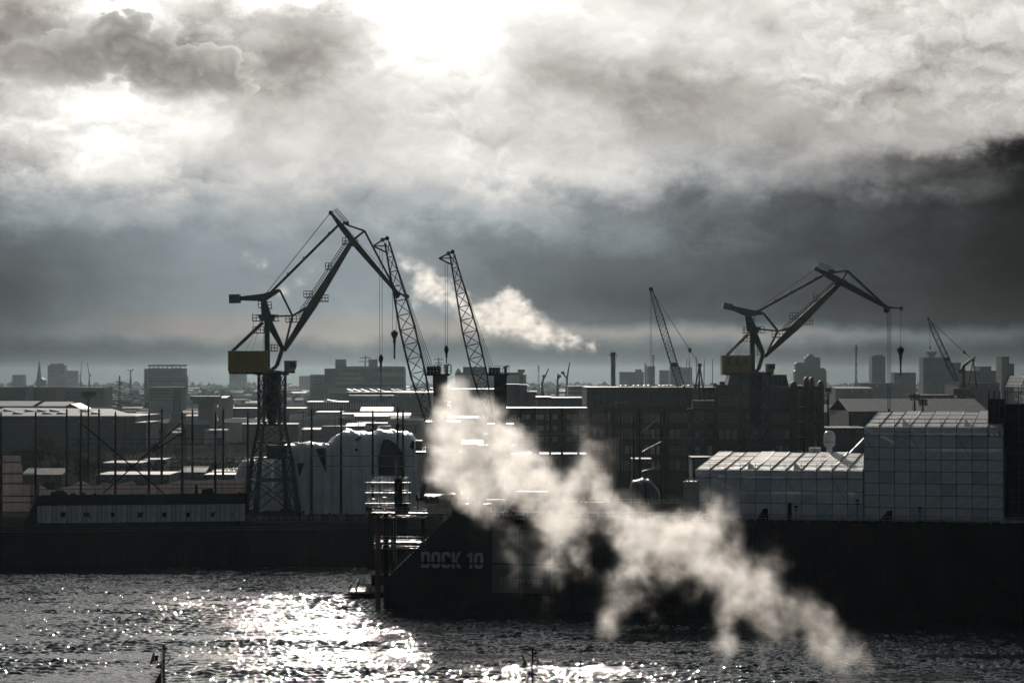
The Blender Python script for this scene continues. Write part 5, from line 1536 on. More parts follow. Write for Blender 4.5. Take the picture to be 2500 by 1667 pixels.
def brick_factory():
    Y = 900.0; k = mpp(Y); D = 60.0
    x0, x1 = at(1434, 0, Y).x, at(1944, 0, Y).x
    zt, zc, zb = at(1500, 947, Y).z, at(1500, 993, Y).z, 4.0
    T = thing('brick_factory', 'large dark brick factory with many tall windows and bright flat roof', 'factory', ((x0 + x1) / 2, Y, zb))
    MB().box(x0, x1, Y, Y + D, zb, zc).build('wall', M['brick'], T)
    up = MB().box(x0 - .3, x1, Y - .35, Y + D, zc, zt).build('upper_storey', M['clad'], T)
    xr = at(1745, 0, Y).x
    R = MB().box(x0 - .5, xr, Y - .6, Y + D + .5, zt, zt + .35).build('roof', M['roof'], T)
    MB().box(xr, x1, Y - .6, Y + D + .5, zt, zt + .3).build('roof', M['roof2'], T)
    # cladding seams
    seam = MB().box(-.06, .06, -.1, 0, 0, zt - zc).mesh('cladding_seam'); seam.materials.append(M['clad'])
    n = int((x1 - x0) / 1.55)
    for q in range(n):
        o = bpy.data.objects.new('cladding_seam', seam); COL.objects.link(o); o.parent = up
        o.location = Vector((x0 + 1.55 * q + .4, Y - .35, zc)) - T.location
    # roof domes in pairs
    dm = MB()
    def dome(u, v):
        a, e = 2 * math.pi * u, math.pi / 2 * v
        return (1.3 * math.cos(a) * math.cos(e), 1.3 * math.sin(a) * math.cos(e), .8 * math.sin(e))
    dmesh = dm.grid(dome, 12, 4).mesh('roof_dome', smooth=True); dmesh.materials.append(M['dome'])
    for px in (1518, 1530, 1549, 1560, 1575, 1585, 1612, 1622, 1631, 1641, 1672, 1684):
        o = bpy.data.objects.new('roof_dome', dmesh); COL.objects.link(o); o.parent = R
        o.location = Vector((at(px, 0, Y + 30).x, Y + 30, zt + .35)) - T.location
    # brick piers, sills and windows by bay
    rows = ((959, 9, 'up'), (982, 12, 'up'), (1019, 21, 'b'), (1059, 21, 'b'), (1098, 20, 'b'), (1136, 20, 'b'))
    bay = 62.6
    rnd = random.Random(12)
    pier = MB().box(-.75, .75, -.55, 0, 0, zc - zb).mesh('pier'); pier.materials.append(M['brick'])
    for bi in range(9):
        px = 1437 + bay * bi
        if px > 1944: break
        o = bpy.data.objects.new('pier', pier); COL.objects.link(o); o.parent = T
        o.location = Vector((at(px, 0, Y).x, Y, zb)) - T.location
    for bi in range(8):
        for (yc, h, kind) in rows:
            for q in range(3):
                px = 1437 + bay * bi + 10.5 + 15.2 * q
                w = 10.5
                p = at(px, yc + h / 2, Y)
                yy = Y - .35 if kind == 'up' else Y
                pane = rnd.choice(('glass', 'glass', 'glasspale')) if kind == 'b' else 'glass'
                window_part(T, p.x, yy, p.z, w * k, h * k, pane, 'clad' if kind == 'up' else 'frame', kind == 'b')
    for (yc, h, kind) in rows[2:]:
        z = at(1500, yc + h / 2 + 2, Y).z
        MB().box(x0, x1, Y - .3, Y - .02, z - .25, z).build('sill_course', M['brick2'], T)
    # projecting brick bay with three windows per storey
    pa, pb = at(1745, 0, Y).x, at(1812, 0, Y).x
    B = MB().box(pa, pb, Y - 3.0, Y - .6, zb, zt + 1.2).build('stair_bay', M['brick'], T)
    for yc in (979, 1020, 1060):
        for q in range(3):
            p = at(1756 + 16 * q, yc + 11, Y - 3)
            window_part(B, p.x, Y - 3.0, p.z, 11 * k, 22 * k, 'glass' if yc < 1050 else 'glasspale', 'frame')
    # roof plant house with sloping ends
    za, zz = zt + .35, at(1850, 916, Y + 20).z
    p = [at(q, 0, Y + 18).x for q in (1774, 1781, 1918, 1925)]
    P = MB().prism([(p[0], Y + 18, za), (p[3], Y + 18, za), (p[2], Y + 18, zz), (p[1], Y + 18, zz)], (0, 0, 0), (0, 16, 0)).build('plant_house', M['clad'], T)
    MB().box(p[1] - .3, p[2] + .3, Y + 17.6, Y + 34.4, zz, zz + .25).build('roof', M['roof2'], P)
    for q in range(4):
        a = at(1876 + 11 * q, 0, Y + 18).x
        MB().box(a, a + 1.4, Y + 17.9, Y + 18, za + .8, zz - .6).build('window', M['glass'], P)
    for px, r, h in ((1745, .8, 1.4), (1762, 1.2, 2.0), (1700, 1.4, .9), (1940, .8, 1.2)):
        a = at(px, 0, Y + 14).x
        MB().tube((a, Y + 14, za), (a, Y + 14, za + h), r, r * .8, 10).build('roof_vent', M['steel'], R)
    # end front with pointed brick piers and tall glazing
    xe = at(2008, 0, Y).x
    zg = at(1980, 943, Y).z
    E = MB().box(x1 + .02, xe, Y + 1.5, Y + D, zb, zg).build('end_front', M['brick'], T)
    MB().box(x1 + .02, xe, Y + 1.2, Y + D, zg, zg + .3).build('roof', M['roof'], E)
    for (pa, pb, yt) in ((1929, 1943, 930), (1961, 1973, 919), (1974, 1985, 919), (1995, 2009, 928)):
        a, b = at(pa, 0, Y).x, at(pb, 0, Y).x
        z1 = at(pa, yt, Y).z
        m = (a + b) / 2
        pr = MB().box(a, b, Y - 1.0, Y + 3.2, zb, z1 - 1.6).build('pier', M['brick'], T)
        MB().prism([(a, Y - 1.0, z1 - 1.6), (b, Y - 1.0, z1 - 1.6), (b - .2, Y - 1.0, z1 - .7), (m, Y - 1.0, z1), (a + .2, Y - 1.0, z1 - .7)], (0, 0, 0), (0, 4.2, 0)).build('pointed_cap', M['brick2'], pr)
        for q in (.33, .66):
            MB().box(a + (b - a) * q - .06, a + (b - a) * q + .06, Y - 1.1, Y - 1.0, zb, z1 - 1.7).build('brick_rib', M['brick2'], pr)
    for (pa, pb) in ((1943, 1961), (1985, 1995)):
        a, b = at(pa, 0, Y).x, at(pb, 0, Y).x
        for (ya, yb) in ((951, 992), (1000, 1028), (1036, 1066), (1074, 1100)):
            z0, z1 = at(pa, yb, Y).z, at(pa, ya, Y).z
            nm = 4
            for q in range(nm):
                w = (b - a - .4) / nm
                window_part(T, a + .2 + w * q, Y + 1.5, z0, w - .12, z1 - z0, 'glass', 'frame', False)
            MB().box(a, b, Y + .9, Y + 1.45, z0 - .4, z0 - .05).build('sill', M['roofpale'], T)
brick_factory()

def brick_wing():
    T = block('brick_workshop', 'lower brown brick workshop with white cross barred windows left of the factory', 'workshop', 1236, 1433, 997, 872.0, 22, 'brick2', 'roof')
    k = mpp(872.0)
    for yc in (1018, 1045, 1072):
        for px in (1255, 1276, 1289, 1311, 1322, 1355, 1388, 1420, 1339, 1402):
            p = at(px - 5, yc + 5, 872.0)
            window_part(T, p.x, 872.0, p.z, 10 * k, 10.5 * k, 'glasspale' if (px * 7 + yc) % 3 == 0 else 'glass', 'frame')
brick_wing()

# middle distance, nearest first
block('teal_hall', 'long teal clad hall with bright roof edge behind the brick workshop', 'hall', 1344, 1421, 972, 1040, 40, 'teal', 'roof')
block('grey_office', 'small grey building with two rows of windows left of the teal hall', 'office', 1310, 1344, 970, 1035, 30, 'darkwall', 'roof', win=(4, 2, 4.2, 5, 977, 9, 'glasspale', 'darkwall'))
block('blue_hall', 'tall blue grey hall with a pale door panel behind the right lattice crane pillar', 'hall', 1236, 1268, 939, 1100, 40, 'bluegrey', 'roof2')
block('grey_hall', 'narrow pale grey hall right of the tall blue hall', 'hall', 1268, 1287, 940, 1102, 40, 'greywall', 'roof2')
block('dark_office', 'dark office block with a slanted roof left of the small grey building', 'office', 1288, 1310, 957, 1080, 25, 'darkwall', 'roof2', win=(4, 3, 3, 4, 977, 8, 'glasspale', 'darkwall'))
block('low_white_hall', 'long low pale hall with narrow window strips beyond the teal hall', 'hall', 1387, 1440, 943, 1700, 40, 'palewall', 'roof2', win=(10, 2, 3.2, 6, 946, 10, 'glass', 'palewall'))

def finned_office():
    Y = 2000.0; k = mpp(Y)
    T = block('finned_office', 'pale office with a row of vertical fins under a bright roof', 'office', 748, 962, 981, Y, 34, 'darkwall', 'roof')
    zf0, zf1 = at(800, 998, Y).z, at(800, 983, Y).z
    fin = MB().box(0, 3.0 * k, -.9, -.1, 0, zf1 - zf0).mesh('fin'); fin.materials.append(M['palewall'])
    for q in range(32):
        px = 766 + q * 6.0
        if 848 < px < 851: continue
        o = bpy.data.objects.new('fin', fin); COL.objects.link(o); o.parent = T
        o.location = Vector((at(px, 0, Y).x, Y, zf0)) - T.location
    a, b = at(851, 0, Y).x, at(962, 0, Y).x
    z0, z1 = at(851, 981, Y).z, at(851, 966, Y).z
    U = MB().box(a, b, Y + 4, Y + 18, z0 + .32, z1).build('penthouse', M['bluegrey'], T)
    MB().box(a - .2, b + .2, Y + 3.7, Y + 18.3, z1, z1 + .3).build('roof', M['roof2'], U)
    MB().box(at(791, 0, Y + 12).x, at(808, 0, Y + 12).x, Y + 12, Y + 18, z0 + .32, z0 + 1.8).build('roof_plant', M['steel'], T)
    MB().prism([(at(800, 0, Y + 8).x, Y + 8, z0 + .4), (at(824, 0, Y + 8).x, Y + 8, z0 + .4), (at(824, 0, Y + 8).x, Y + 8, z0 + .7), (at(800, 0, Y + 8).x, Y + 8, z0 + 2.0)], (0, 0, 0), (0, 3, 0)).build('skylight', M['roofpale'], T)
finned_office()

def sawtooth_hall():
    Y = 2200.0
    T = block('sawtooth_hall', 'long hall with slanted bright skylights on its roof behind the finned office', 'hall', 846, 1060, 957, Y, 40, 'darkwall', 'roof')
    zt = at(900, 957, Y).z + .3
    for q, px in enumerate((848, 863, 881, 903, 921, 955, 968, 1010, 1028)):
        a = at(px, 0, Y + 20).x
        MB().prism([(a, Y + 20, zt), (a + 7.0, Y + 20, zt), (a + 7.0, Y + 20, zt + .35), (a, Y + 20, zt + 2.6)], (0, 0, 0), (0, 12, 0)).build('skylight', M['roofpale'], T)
sawtooth_hall()

def grain_silo():
    Y = 2750.0; k = mpp(Y)
    T = block('grain_store', 'big grey grain store with pale wall lettering behind the lattice booms', 'silo', 792, 985, 900, Y, 60, 'darkwall', 'roof2')
    f = lambda px, py, dy=0: at(px, py, Y + dy)
    for (xa, xb, yt, nm) in ((818, 843, 878, 'lift_tower'), (899, 919, 878, 'lift_tower')):
        a = f(xa, yt); b = f(xb, 901)
        q = MB().box(a.x, b.x, Y + 5, Y + 20, b.z + .4, a.z).build(nm, M['greywall'], T)
        MB().box(a.x - .3, b.x + .3, Y + 4.7, Y + 20.3, a.z, a.z + .4).build('roof', M['roof'], q)
    a = f(843, 894); b = f(985, 901)
    MB().box(a.x + .2, b.x, Y + 8, Y + 40, b.z + .4, a.z).build('attic', M['palewall'], T)
    for (xa, xb, ya, yb, mt, nm) in ((819, 888, 920, 928, 'ochrewall', 'wall_band'), (925, 985, 909, 919, 'ochrewall', 'wall_band'), (819, 985, 930, 938, 'greywall', 'wall_band'), (800, 986, 945, 960, 'palewall', 'wall_band')):
        a, b = f(xa, yb), f(xb, ya)
        MB().box(a.x, b.x, Y - .25, Y - .02, a.z, b.z).build(nm, M[mt], T)
    p = f(828, 917); text_mesh('lettering', 'GETREIDE AG', (p.x, Y - .35, p.z), 53 * k, 8 * k, 0, M['dome'], T, 0.0, 0.3)
    p = f(912, 917); text_mesh('lettering', 'RTZ', (p.x, Y - .35, p.z), 15 * k, 8 * k, 0, M['greywall'], T, 0.0, 0.3)
    block('grain_annex', 'low grey annex with rooftop rails left of the grain store', 'silo', 757, 791, 915, Y + 60, 40, 'greywall', 'roof2', win=(6, 3, 2.6, 3.5, 920, 8, 'glass', 'greywall'))
    T = block('long_silo', 'long pale silo hall with a dark top storey between the two crane pillars', 'silo', 1111, 1285, 915, Y - 300, 60, 'palewall', 'roof2')
    Y2 = Y - 300
    g = lambda px, py: at(px, py, Y2)
    a, b = g(1111, 917), g(1270, 909)
    MB().box(a.x, b.x, Y2 - .4, Y2 + 50, a.z + .6, b.z).build('top_storey', M['darkwall'], T)
    a, b = g(1130, 909), g(1185, 896)
    q = MB().box(a.x, b.x, Y2 + 6, Y2 + 30, a.z + .05, b.z).build('lift_tower', M['darkwall'], T)
    MB().box(a.x - .3, b.x + .3, Y2 + 5.7, Y2 + 30.3, b.z, b.z + .4).build('roof', M['roof'], q)
    a = g(1112, 909); b = g(1126, 897)
    MB().prism([(a.x, Y2 + 3, a.z), (b.x, Y2 + 3, a.z), ((a.x + b.x) / 2, Y2 + 3, b.z)], (0, 0, 0), (0, 10, 0)).build('pointed_roof', M['roof'], q)
    a, b = g(1268, 930), g(1278, 902)
    MB().box(a.x, b.x, Y2 - 6, Y2 - 1, 4, b.z - 3).build('bucket_lift', M['darkwall'], T)
    MB().box(a.x - 1.5, b.x + 1.5, Y2 - 7, Y2, b.z - 3, b.z).build('lift_head', M['darkwall'], T)
grain_silo()

# left side halls and blocks
def big_shed():
    Y = 1370.0
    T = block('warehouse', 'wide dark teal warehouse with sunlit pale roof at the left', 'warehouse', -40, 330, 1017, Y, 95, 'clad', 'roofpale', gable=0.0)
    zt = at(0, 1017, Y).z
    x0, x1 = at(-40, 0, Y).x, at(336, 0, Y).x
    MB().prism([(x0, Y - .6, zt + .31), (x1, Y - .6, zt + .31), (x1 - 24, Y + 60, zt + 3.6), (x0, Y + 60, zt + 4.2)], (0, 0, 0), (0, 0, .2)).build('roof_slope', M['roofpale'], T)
    for (px, r) in ((10, 0), (38, 1), (62, 0), (92, 0), (110, 1), (122, 0), (145, 1), (196, 0), (228, 1)):
        a = at(px, 0, Y + 20 + 14 * (1 - r)).x; y = Y + 14 + 20 * (1 - r); z = zt + .7 + (y - Y) * .06
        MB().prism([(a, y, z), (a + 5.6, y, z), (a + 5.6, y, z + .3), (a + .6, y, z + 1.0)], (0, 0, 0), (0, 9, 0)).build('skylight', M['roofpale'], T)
    z = at(0, 1034, Y).z
    MB().box(x0, x1 - 1.5, Y - .3, Y - .02, z - .3, z).build('wall_rail', M['darkwall'], T)
    block('warehouse_annex', 'small teal annex with a bright flat roof at the warehouse end', 'warehouse', 331, 357, 1032, Y - 10, 50, 'clad', 'roofpale')
    block('warehouse', 'pale roofed warehouse with a low gable behind the teal warehouse', 'warehouse', -30, 78, 991, 1750, 60, 'greywall', 'roofpale', gable=3.4)
    block('warehouse', 'pale walled warehouse end with a low gable next to bare trees', 'warehouse', 92, 160, 991, 1760, 60, 'palewall', 'roofpale', gable=3.0)
    block('warehouse', 'grey gabled warehouse end right of the pale walled warehouse', 'warehouse', 150, 196, 998, 1730, 40, 'darkwall', 'roof2', gable=3.8, ridge='y')
big_shed()
for (x0, x1, yt, Y, wall, lab) in ((-20, 60, 945, 2450, 'brick', 'dark long brick store at the left edge below the church spire'),
                                   (72, 136, 945, 2460, 'brick', 'dark brick store with pale stair tower on its left'),
                                   (159, 255, 946, 2500, 'darkwall', 'dark flat roofed store behind the floodlight rack')):
    block('brick_store', lab, 'warehouse', x0, x1, yt, Y, 50, wall, 'roof2', win=(7, 2, 4, 3, 957, 13, 'glass', wall))
block('stair_tower', 'narrow pale stair tower between two dark brick stores', 'tower', 61, 71, 944, 2440, 20, 'palewall', 'roof2')
T = block('pale_office', 'pale office building with rows of small windows left of centre', 'office', 363, 422, 945, 2050, 30, 'palewall', 'roof', win=(12, 4, 2.8, 3.4, 951, 8, 'glass', 'palewall'))
block('dark_office', 'dark annex at the right of the pale office building', 'office', 422, 443, 946, 2052, 30, 'darkwall', 'roof2')
def towerblock():
    Y = 3300.0
    T = block('tower_block', 'wide hazy tower block with a flat canopy roof and crane mast', 'tower block', 362, 447, 899, Y, 40, 'greywall', 'roof2', win=(20, 4, 2.4, 2.2, 903, 4.6, 'glass', 'greywall'))
    a, b = at(361, 894, Y), at(447, 890, Y)
    MB().box(a.x, b.x, Y - 2, Y + 42, a.z, b.z).build('canopy_roof', M['greywall'], T)
    for q in range(8):
        x = a.x + (b.x - a.x) * (q + .3) / 8
        MB().box(x, x + 1.2, Y + 1, Y + 3, at(0, 899, Y).z + .3, a.z).build('canopy_post', M['greywall'], T)
    a, b = at(355, 0, Y), at(362, 0, Y)
    MB().box(a.x, b.x - .1, Y - 3, Y + 30, 4, at(0, 900, Y).z).build('stair_tower', M['darkwall'], T)
    block('grey_store', 'broad hazy building base below the wide tower block', 'warehouse', 362, 452, 918, Y - 60, 30, 'greywall', 'roof2', win=(18, 2, 3, 3, 922, 7, 'glass', 'greywall'))
towerblock()
def overhang_store():
    Y = 1560.0
    T = block('silo_block', 'grey windowless block with a bright overhanging flat top left of the harbour crane', 'silo', 484, 521, 985, Y, 20, 'greywall', 'roof')
    a, b = at(463, 985, Y), at(532, 968, Y)
    q = MB().prism([(a.x + 2.4, Y - 2, a.z), (b.x - 2.4, Y - 2, a.z), (b.x, Y - 2, b.z), (a.x, Y - 2, b.z)], (0, 0, 0), (0, 24, 0)).build('overhang', M['greywall'], T)
    MB().box(a.x - .3, b.x + .3, Y - 2.4, Y + 22.4, b.z, b.z + .3).build('roof', M['roof'], q)
    block('silo_annex', 'low grey annex with bright roof beside the overhanging block', 'warehouse', 533, 552, 971, 1600, 40, 'greywall', 'roof', gable=1.2)
    block('long_shed', 'long low shed with a glittering roof left of the crane tower', 'warehouse', 530, 740, 997, 1850, 40, 'darkwall', 'roof')
overhang_store()
for (nm, x0, x1, yt, Y, dp, wall, roof, gb, lab) in (
    ('shed', 250, 345, 1131, 1010, 26, 'darkwall', 'roof', 0, 'low flat shed with a shining roof behind the left masts'),
    ('shed', 352, 400, 1123, 1060, 20, 'palewall', 'roof', 0, 'low pale shed with glittering roof right of the crossing bars'),
    ('shed', 55, 150, 1158, 850, 24, 'darkwall', 'roof2', 1.8, 'dark gabled shed with a round sign left of centre row'),
    ('shed', 236, 412, 1160, 800, 26, 'darkwall', 'roof', 0, 'long flat shed with a pale shining roof low behind the masts'),
    ('shed', 440, 500, 1152, 830, 20, 'darkwall', 'roof', 1.6, 'small gabled shed with bright roof edge near the crane foot'),
    ('shed', 500, 575, 1160, 800, 16, 'darkwall', 'roof', 0, 'small flat shed with white roof left of the crane legs'),
    ('hut', 497, 552, 1050, 1480, 14, 'palewall', 'roof', 0, 'white site hut on open ground in the middle distance'),
    ('hut', 455, 515, 1043, 1560, 14, 'greywall', 'roof', 0, 'grey site hut with bright roof beside the white hut'),
    ('shed', 770, 832, 1006, 1880, 40, 'greywall', 'roof2', 0, 'pale grey hall wall with few windows above the wrapped hulls'),
    ('shed', 833, 1000, 1016, 1800, 40, 'darkwall', 'roof2', 2.4, 'dark hall with a hipped roof above the high wrapped hull'),
    ('shed', 962, 1056, 958, 1960, 40, 'darkwall', 'roof', 0, 'grey hall with bright roof line behind the left lattice boom'),
    ('shed', 1101, 1206, 950, 1950, 40, 'darkwall', 'roof', 0, 'grey hall with bright roof line between the twin crane pillars'),
    ('shed', 880, 960, 1003, 1900, 30, 'greywall', 'roofpale', 3.0, 'gabled hall with one bright roof verge below the finned office'),
    ('shed', 1545, 1590, 1122, 780, 12, 'clad', 'roof2', 0, 'low teal hut at the foot of the brick factory'),
    ('shed', 1320, 1430, 1110, 760, 14, 'darkwall', 'roof', 0, 'low dark workshop with a bright roof line before the brick workshop'),
    ('shed', 1130, 1230, 1084, 780, 16, 'darkwall', 'roofpale', 1.2, 'low shed with a shining pale roof half hidden by steam'),
    ('shed', 1690, 1790, 1118, 760, 14, 'darkwall', 'roof2', 0, 'low dark shed under the slim lattice crane'),
    ('hall', 2010, 2125, 1006, 1080, 40, 'greywall', 'roof2', 3.2, 'pale brown hall with low gable right of the brick factory'),
    ('hall', 2072, 2410, 1004, 1000, 60, 'darkwall', 'roof2', 5.0, 'long brown roofed hall behind the taller sheeted hall'),
    ('hall', 2015, 2120, 1046, 900, 30, 'darkwall', 'roof2', 0, 'low dark hall with pale windows above the satellite dome'),
    ('hall', 2240, 2330, 965, 1500, 50, 'darkwall', 'roof2', 0, 'dark hazy hall below the far right lattice crane'),
    ('hall', 2340, 2440, 935, 1900, 60, 'darkwall', 'roof2', 0, 'tall dark hall at the far right behind the lattice crane'),
    ('hall', 2040, 2130, 948, 2300, 60, 'darkwall', 'roof2', 1.5, 'hazy flat hall under the far pylon'),
    ('hall', 2100, 2200, 935, 3000, 60, 'darkwall', 'roof2', 0, 'faint grey hall in front of the hazy high rise'),
    ):
    T = block(nm, lab, 'shed' if nm in ('shed', 'hut') else 'hall', x0, x1, yt, Y, dp, wall, roof, gable=gb)
    k = mpp(Y); zt = at(0, yt, Y).z; n = int((x1 - x0) / 11)
    for q in range(n):
        if (q * 7 + int(x0)) % 5 == 0: continue
        px = x0 + (x1 - x0) * (q + .5) / n
        w, h = 4.6 * k, 4.2 * k
        if zt - 1.2 * h - 4 > h: window_part(T, at(px, 0, Y).x - w / 2, Y, zt - 2.1 * h, w, h, 'glass' if q % 3 else 'glasspale', 'frame', False)
    a = at(x0 + (x1 - x0) * .62, 0, Y).x
    MB().box(a, a + 3.4, Y - .08, Y - .02, 4.05, min(zt - .5, 8.2)).build('door', M['steel'], T)
    MB().box(at(x0 + 2, 0, Y).x, at(x0 + 2, 0, Y).x + .25, Y - .25, Y - .03, 4, zt).build('downpipe', M['steel'], T)

# far skyline
def skyline():
    far = [('apartment_block', 116, 158, 892, 5600, 'greywall', 'stepped hazy high rise right of the church spire'),
           ('apartment_block', 122, 150, 888, 5610, 'greywall', 'upper storeys crowning the stepped hazy high rise'),
           ('apartment_block', 161, 186, 905, 5700, 'greywall', 'low hazy block right of the stepped high rise'),
           ('apartment_block', 1513, 1572, 908, 4200, 'darkwall', 'long hazy block left of the thin far chimney'),
           ('apartment_block', 1552, 1566, 902, 4210, 'darkwall', 'small hazy penthouse block on the far skyline left of the chimney'),
           ('apartment_block', 1580, 1599, 894, 4100, 'darkwall', 'hazy square tower below the far radio mast'),
           ('apartment_block', 1611, 1640, 904, 4300, 'darkwall', 'hazy low block right of the square tower'),
           ('apartment_block', 1636, 1662, 894, 4150, 'darkwall', 'hazy slab left of the leaning crane boom'),
           ('apartment_block', 1662, 1690, 897, 4160, 'greywall', 'pale hazy slab behind the leaning crane boom'),
           ('apartment_block', 2129, 2162, 870, 3600, 'darkwall', 'hazy high rise with a small roof block standing alone at right'),
           ('apartment_block', 2254, 2320, 873, 3000, 'darkwall', 'dark broad tower carrying a funnel shaped top at right'),
           ('apartment_block', 2318, 2346, 885, 3050, 'darkwall', 'lower dark wing right of the funnel topped tower'),
           ('apartment_block', 2392, 2420, 895, 2900, 'darkwall', 'dark hazy block near the right edge'),
           ('apartment_block', 2356, 2450, 905, 2880, 'darkwall', 'long dark hazy block line near the right edge'),
           ('apartment_block', 2445, 2464, 871, 2700, 'darkwall', 'dark narrow tower at the right edge'),
           ('apartment_block', 2464, 2476, 888, 2705, 'darkwall', 'dark lower tower part at the right edge'),
           ('apartment_block', 2183, 2236, 910, 3300, 'darkwall', 'dark hazy hall with curved top before the drifting steam'),
           ('apartment_block', 560, 600, 912, 6200, 'greywall', 'faint far block left of the harbour crane column'),
           ('apartment_block', 730, 757, 918, 6000, 'greywall', 'faint far block left of the grain annex'),
           ('apartment_block', 30, 58, 915, 6000, 'darkwall', 'faint far block left of the church spire')]
    for (nm, x0, x1, yt, Y, wall, lab) in far:
        n = max(3, int((x1 - x0) / 5))
        T = block(nm, lab, 'building', x0, x1, yt, Y, 30, wall, 'roof2', win=(n, 3, 2.4, 2.2, yt + 4, 5.5, 'glass', wall) if x1 - x0 > 18 else None)
    # small roof block on the high rise; funnel top on the silo tower
    a, b = at(2137, 870, 3605), at(2156, 866, 3605)
    p = at(2145, 868, 3600)
    o = bpy.data.objects
    def roofbox(lab, xa, xb, ya, yb, Y, mat='darkwall', nm='roof_house'):
        a, b = at(xa, yb, Y), at(xb, ya, Y)
        m = MB().box(a.x, b.x, Y + 2, Y + 20, a.z, b.z - .4).box(a.x - .4, b.x + .4, Y + 1.6, Y + 20.4, b.z - .4, b.z)
        solo(m, nm, M[mat], lab, 'roof house', (a.x, Y + 2, a.z))
    roofbox('small plant house on the lone hazy high rise', 2136, 2156, 866, 869.8, 3600)
    Y = 3010; zt, zb = at(0, 858, Y).z, at(0, 872.7, Y).z
    c = at(2279, 865, Y)
    k = mpp(Y)
    m = MB().lathe((c.x, Y + 12, 0), [(9 * k, zb), (7 * k, zb + 4 * k), (12 * k, zt - 4 * k), (13 * k, zt - 3.5 * k), (13 * k, zt)], 16)
    solo(m, 'funnel_top', M['darkwall'], 'funnel shaped water tank on the dark broad tower', 'tank', (c.x, Y + 12, zb))
    # church spire
    Y = 5200.0; k = mpp(Y)
    c = at(95.5, 925, Y)
    T = thing('church', 'slender hazy church spire on the left skyline', 'church', (c.x, Y, 4))
    MB().box(c.x - 5 * k, c.x + 5 * k, Y - 5 * k, Y + 5 * k, 4, c.z + 8 * k).build('tower', M['darkwall'], T)
    MB().tube((c.x, Y, c.z + 8 * k), (c.x, Y, c.z + 46 * k), 5.2 * k, .2, 8).build('spire', M['darkwall'], T)
    MB().box(c.x - 8 * k, c.x + 9 * k, Y + 5 * k + .1, Y + 40, 4, c.z - 2 * k).prism([(c.x - 8 * k, Y + 5 * k + .1, c.z - 2 * k), (c.x + 9 * k, Y + 5 * k + .1, c.z - 2 * k), (c.x + .5 * k, Y + 5 * k + .1, c.z + 5 * k)], (0, 0, 0), (0, 35, 0)).build('nave', M['darkwall'], T)
    # round topped grain tower
    Y = 3400.0
    T = thing('grain_tower', 'hazy stepped grain tower with rounded top right of the harbour crane', 'silo', (at(1975, 0, Y).x, Y, 4))
    for (xa, xb, yt, nm) in ((1940, 2018, 903, 'base'), (1943, 1966, 885, 'wing'), (1966, 2004, 872, 'tower'), (1974, 1988, 865, 'top'), (2000, 2016, 898, 'wing')):
        a, b = at(xa, yt, Y), at(xb, yt, Y)
        zb_ = 4 if nm != 'top' else at(0, 871.9, Y).z
        yo = {'base': 0, 'wing': 3, 'tower': 6, 'top': 8}[nm]
        MB().prism([(a.x, Y + yo, zb_), (b.x, Y + yo, zb_), (b.x, Y + yo, a.z - 1.5), (b.x - 2, Y + yo, a.z), (a.x + 2, Y + yo, a.z), (a.x, Y + yo, a.z - 1.5)], (0, 0, 0), (0, 22 - yo, 0)).build(nm, M['darkwall'], T)
    a = at(1980, 858, Y)
    MB().tube((a.x, Y + 12, a.z - 4), (a.x, Y + 12, a.z), .4).build('aerial', M['steel'], T)
    # chimneys
    def chimney(lab, px, w, yt, yb, Y, ring=False):
        k = mpp(Y); c = at(px, yt, Y)
        T = thing('chimney', lab, 'chimney', (c.x, Y, 4))
        MB().tube((c.x, Y, 4), (c.x, Y, c.z), w / 2 * k * 1.08, w / 2 * k, 16).build('shaft', M['greywall'], T)
        MB().lathe((c.x, Y, 0), [(w / 2 * k * 1.1, c.z - .6), (w / 2 * k * 1.15, c.z + .3), (w / 2 * k * .8, c.z + .3)], 16).build('rim', M['darkwall'], T)
        if ring:
            z = at(px, yt + 9, Y).z
            MB().lathe((c.x, Y, 0), [(w / 2 * k, z - .15), (9.5 * k, z - .15), (9.5 * k, z), (w / 2 * k, z)], 20).build('platform', M['darkwall'], T)
            rl = MB()
            for q in range(16):
                t = q / 16 * 6.283; u = (q + 1) / 16 * 6.283
                A = (c.x + 9.3 * k * math.cos(t), Y + 9.3 * k * math.sin(t)); B = (c.x + 9.3 * k * math.cos(u), Y + 9.3 * k * math.sin(u))
                rl.beam((*A, z), (*A, z + 6 * k), .12).beam((*A, z + 6 * k), (*B, z + 6 * k), .12)
            rl.build('guard_rail', M['darkwall'], T)
    chimney('tall grey chimney with a ring platform left of the slim lattice crane', 1497, 11, 861, 945, 1500, True)
    chimney('short hazy chimney on the far skyline beside the square tower', 1576, 5, 888, 925, 4000)
    for i, (px, yt) in enumerate(((1676, 877), (1683, 869), (1700, 870), (1719, 877), (1740, 878))):
        chimney('%s hazy refinery stack from the left beyond the leaning boom' % ordinal(i), px, 2.4, yt, 925, 4300)
    # pylons
    def pylon(lab, px, yt, yb, Y, arms):
        k = mpp(Y); c = at(px, yt, Y); h = c.z - 4
        T = thing('pylon', lab, 'pylon', (c.x, Y, 4))
        w0, w1 = 3.2 * k, .8 * k
        L = MB(); n = 9
        def P(i, q):
            w = w0 + (w1 - w0) * q
            sx, sy = ((-1, -1), (1, -1), (1, 1), (-1, 1))[i]
            return Vector((c.x + sx * w, Y + sy * w, 4 + h * q))
        for i in range(4):
            L.beam(P(i, 0), P(i, 1), .5)
            for q in range(n):
                L.beam(P(i, q / n), P((i + 1) % 4, (q + 1) / n), .28)
        L.build('lattice', M['steel'], T)
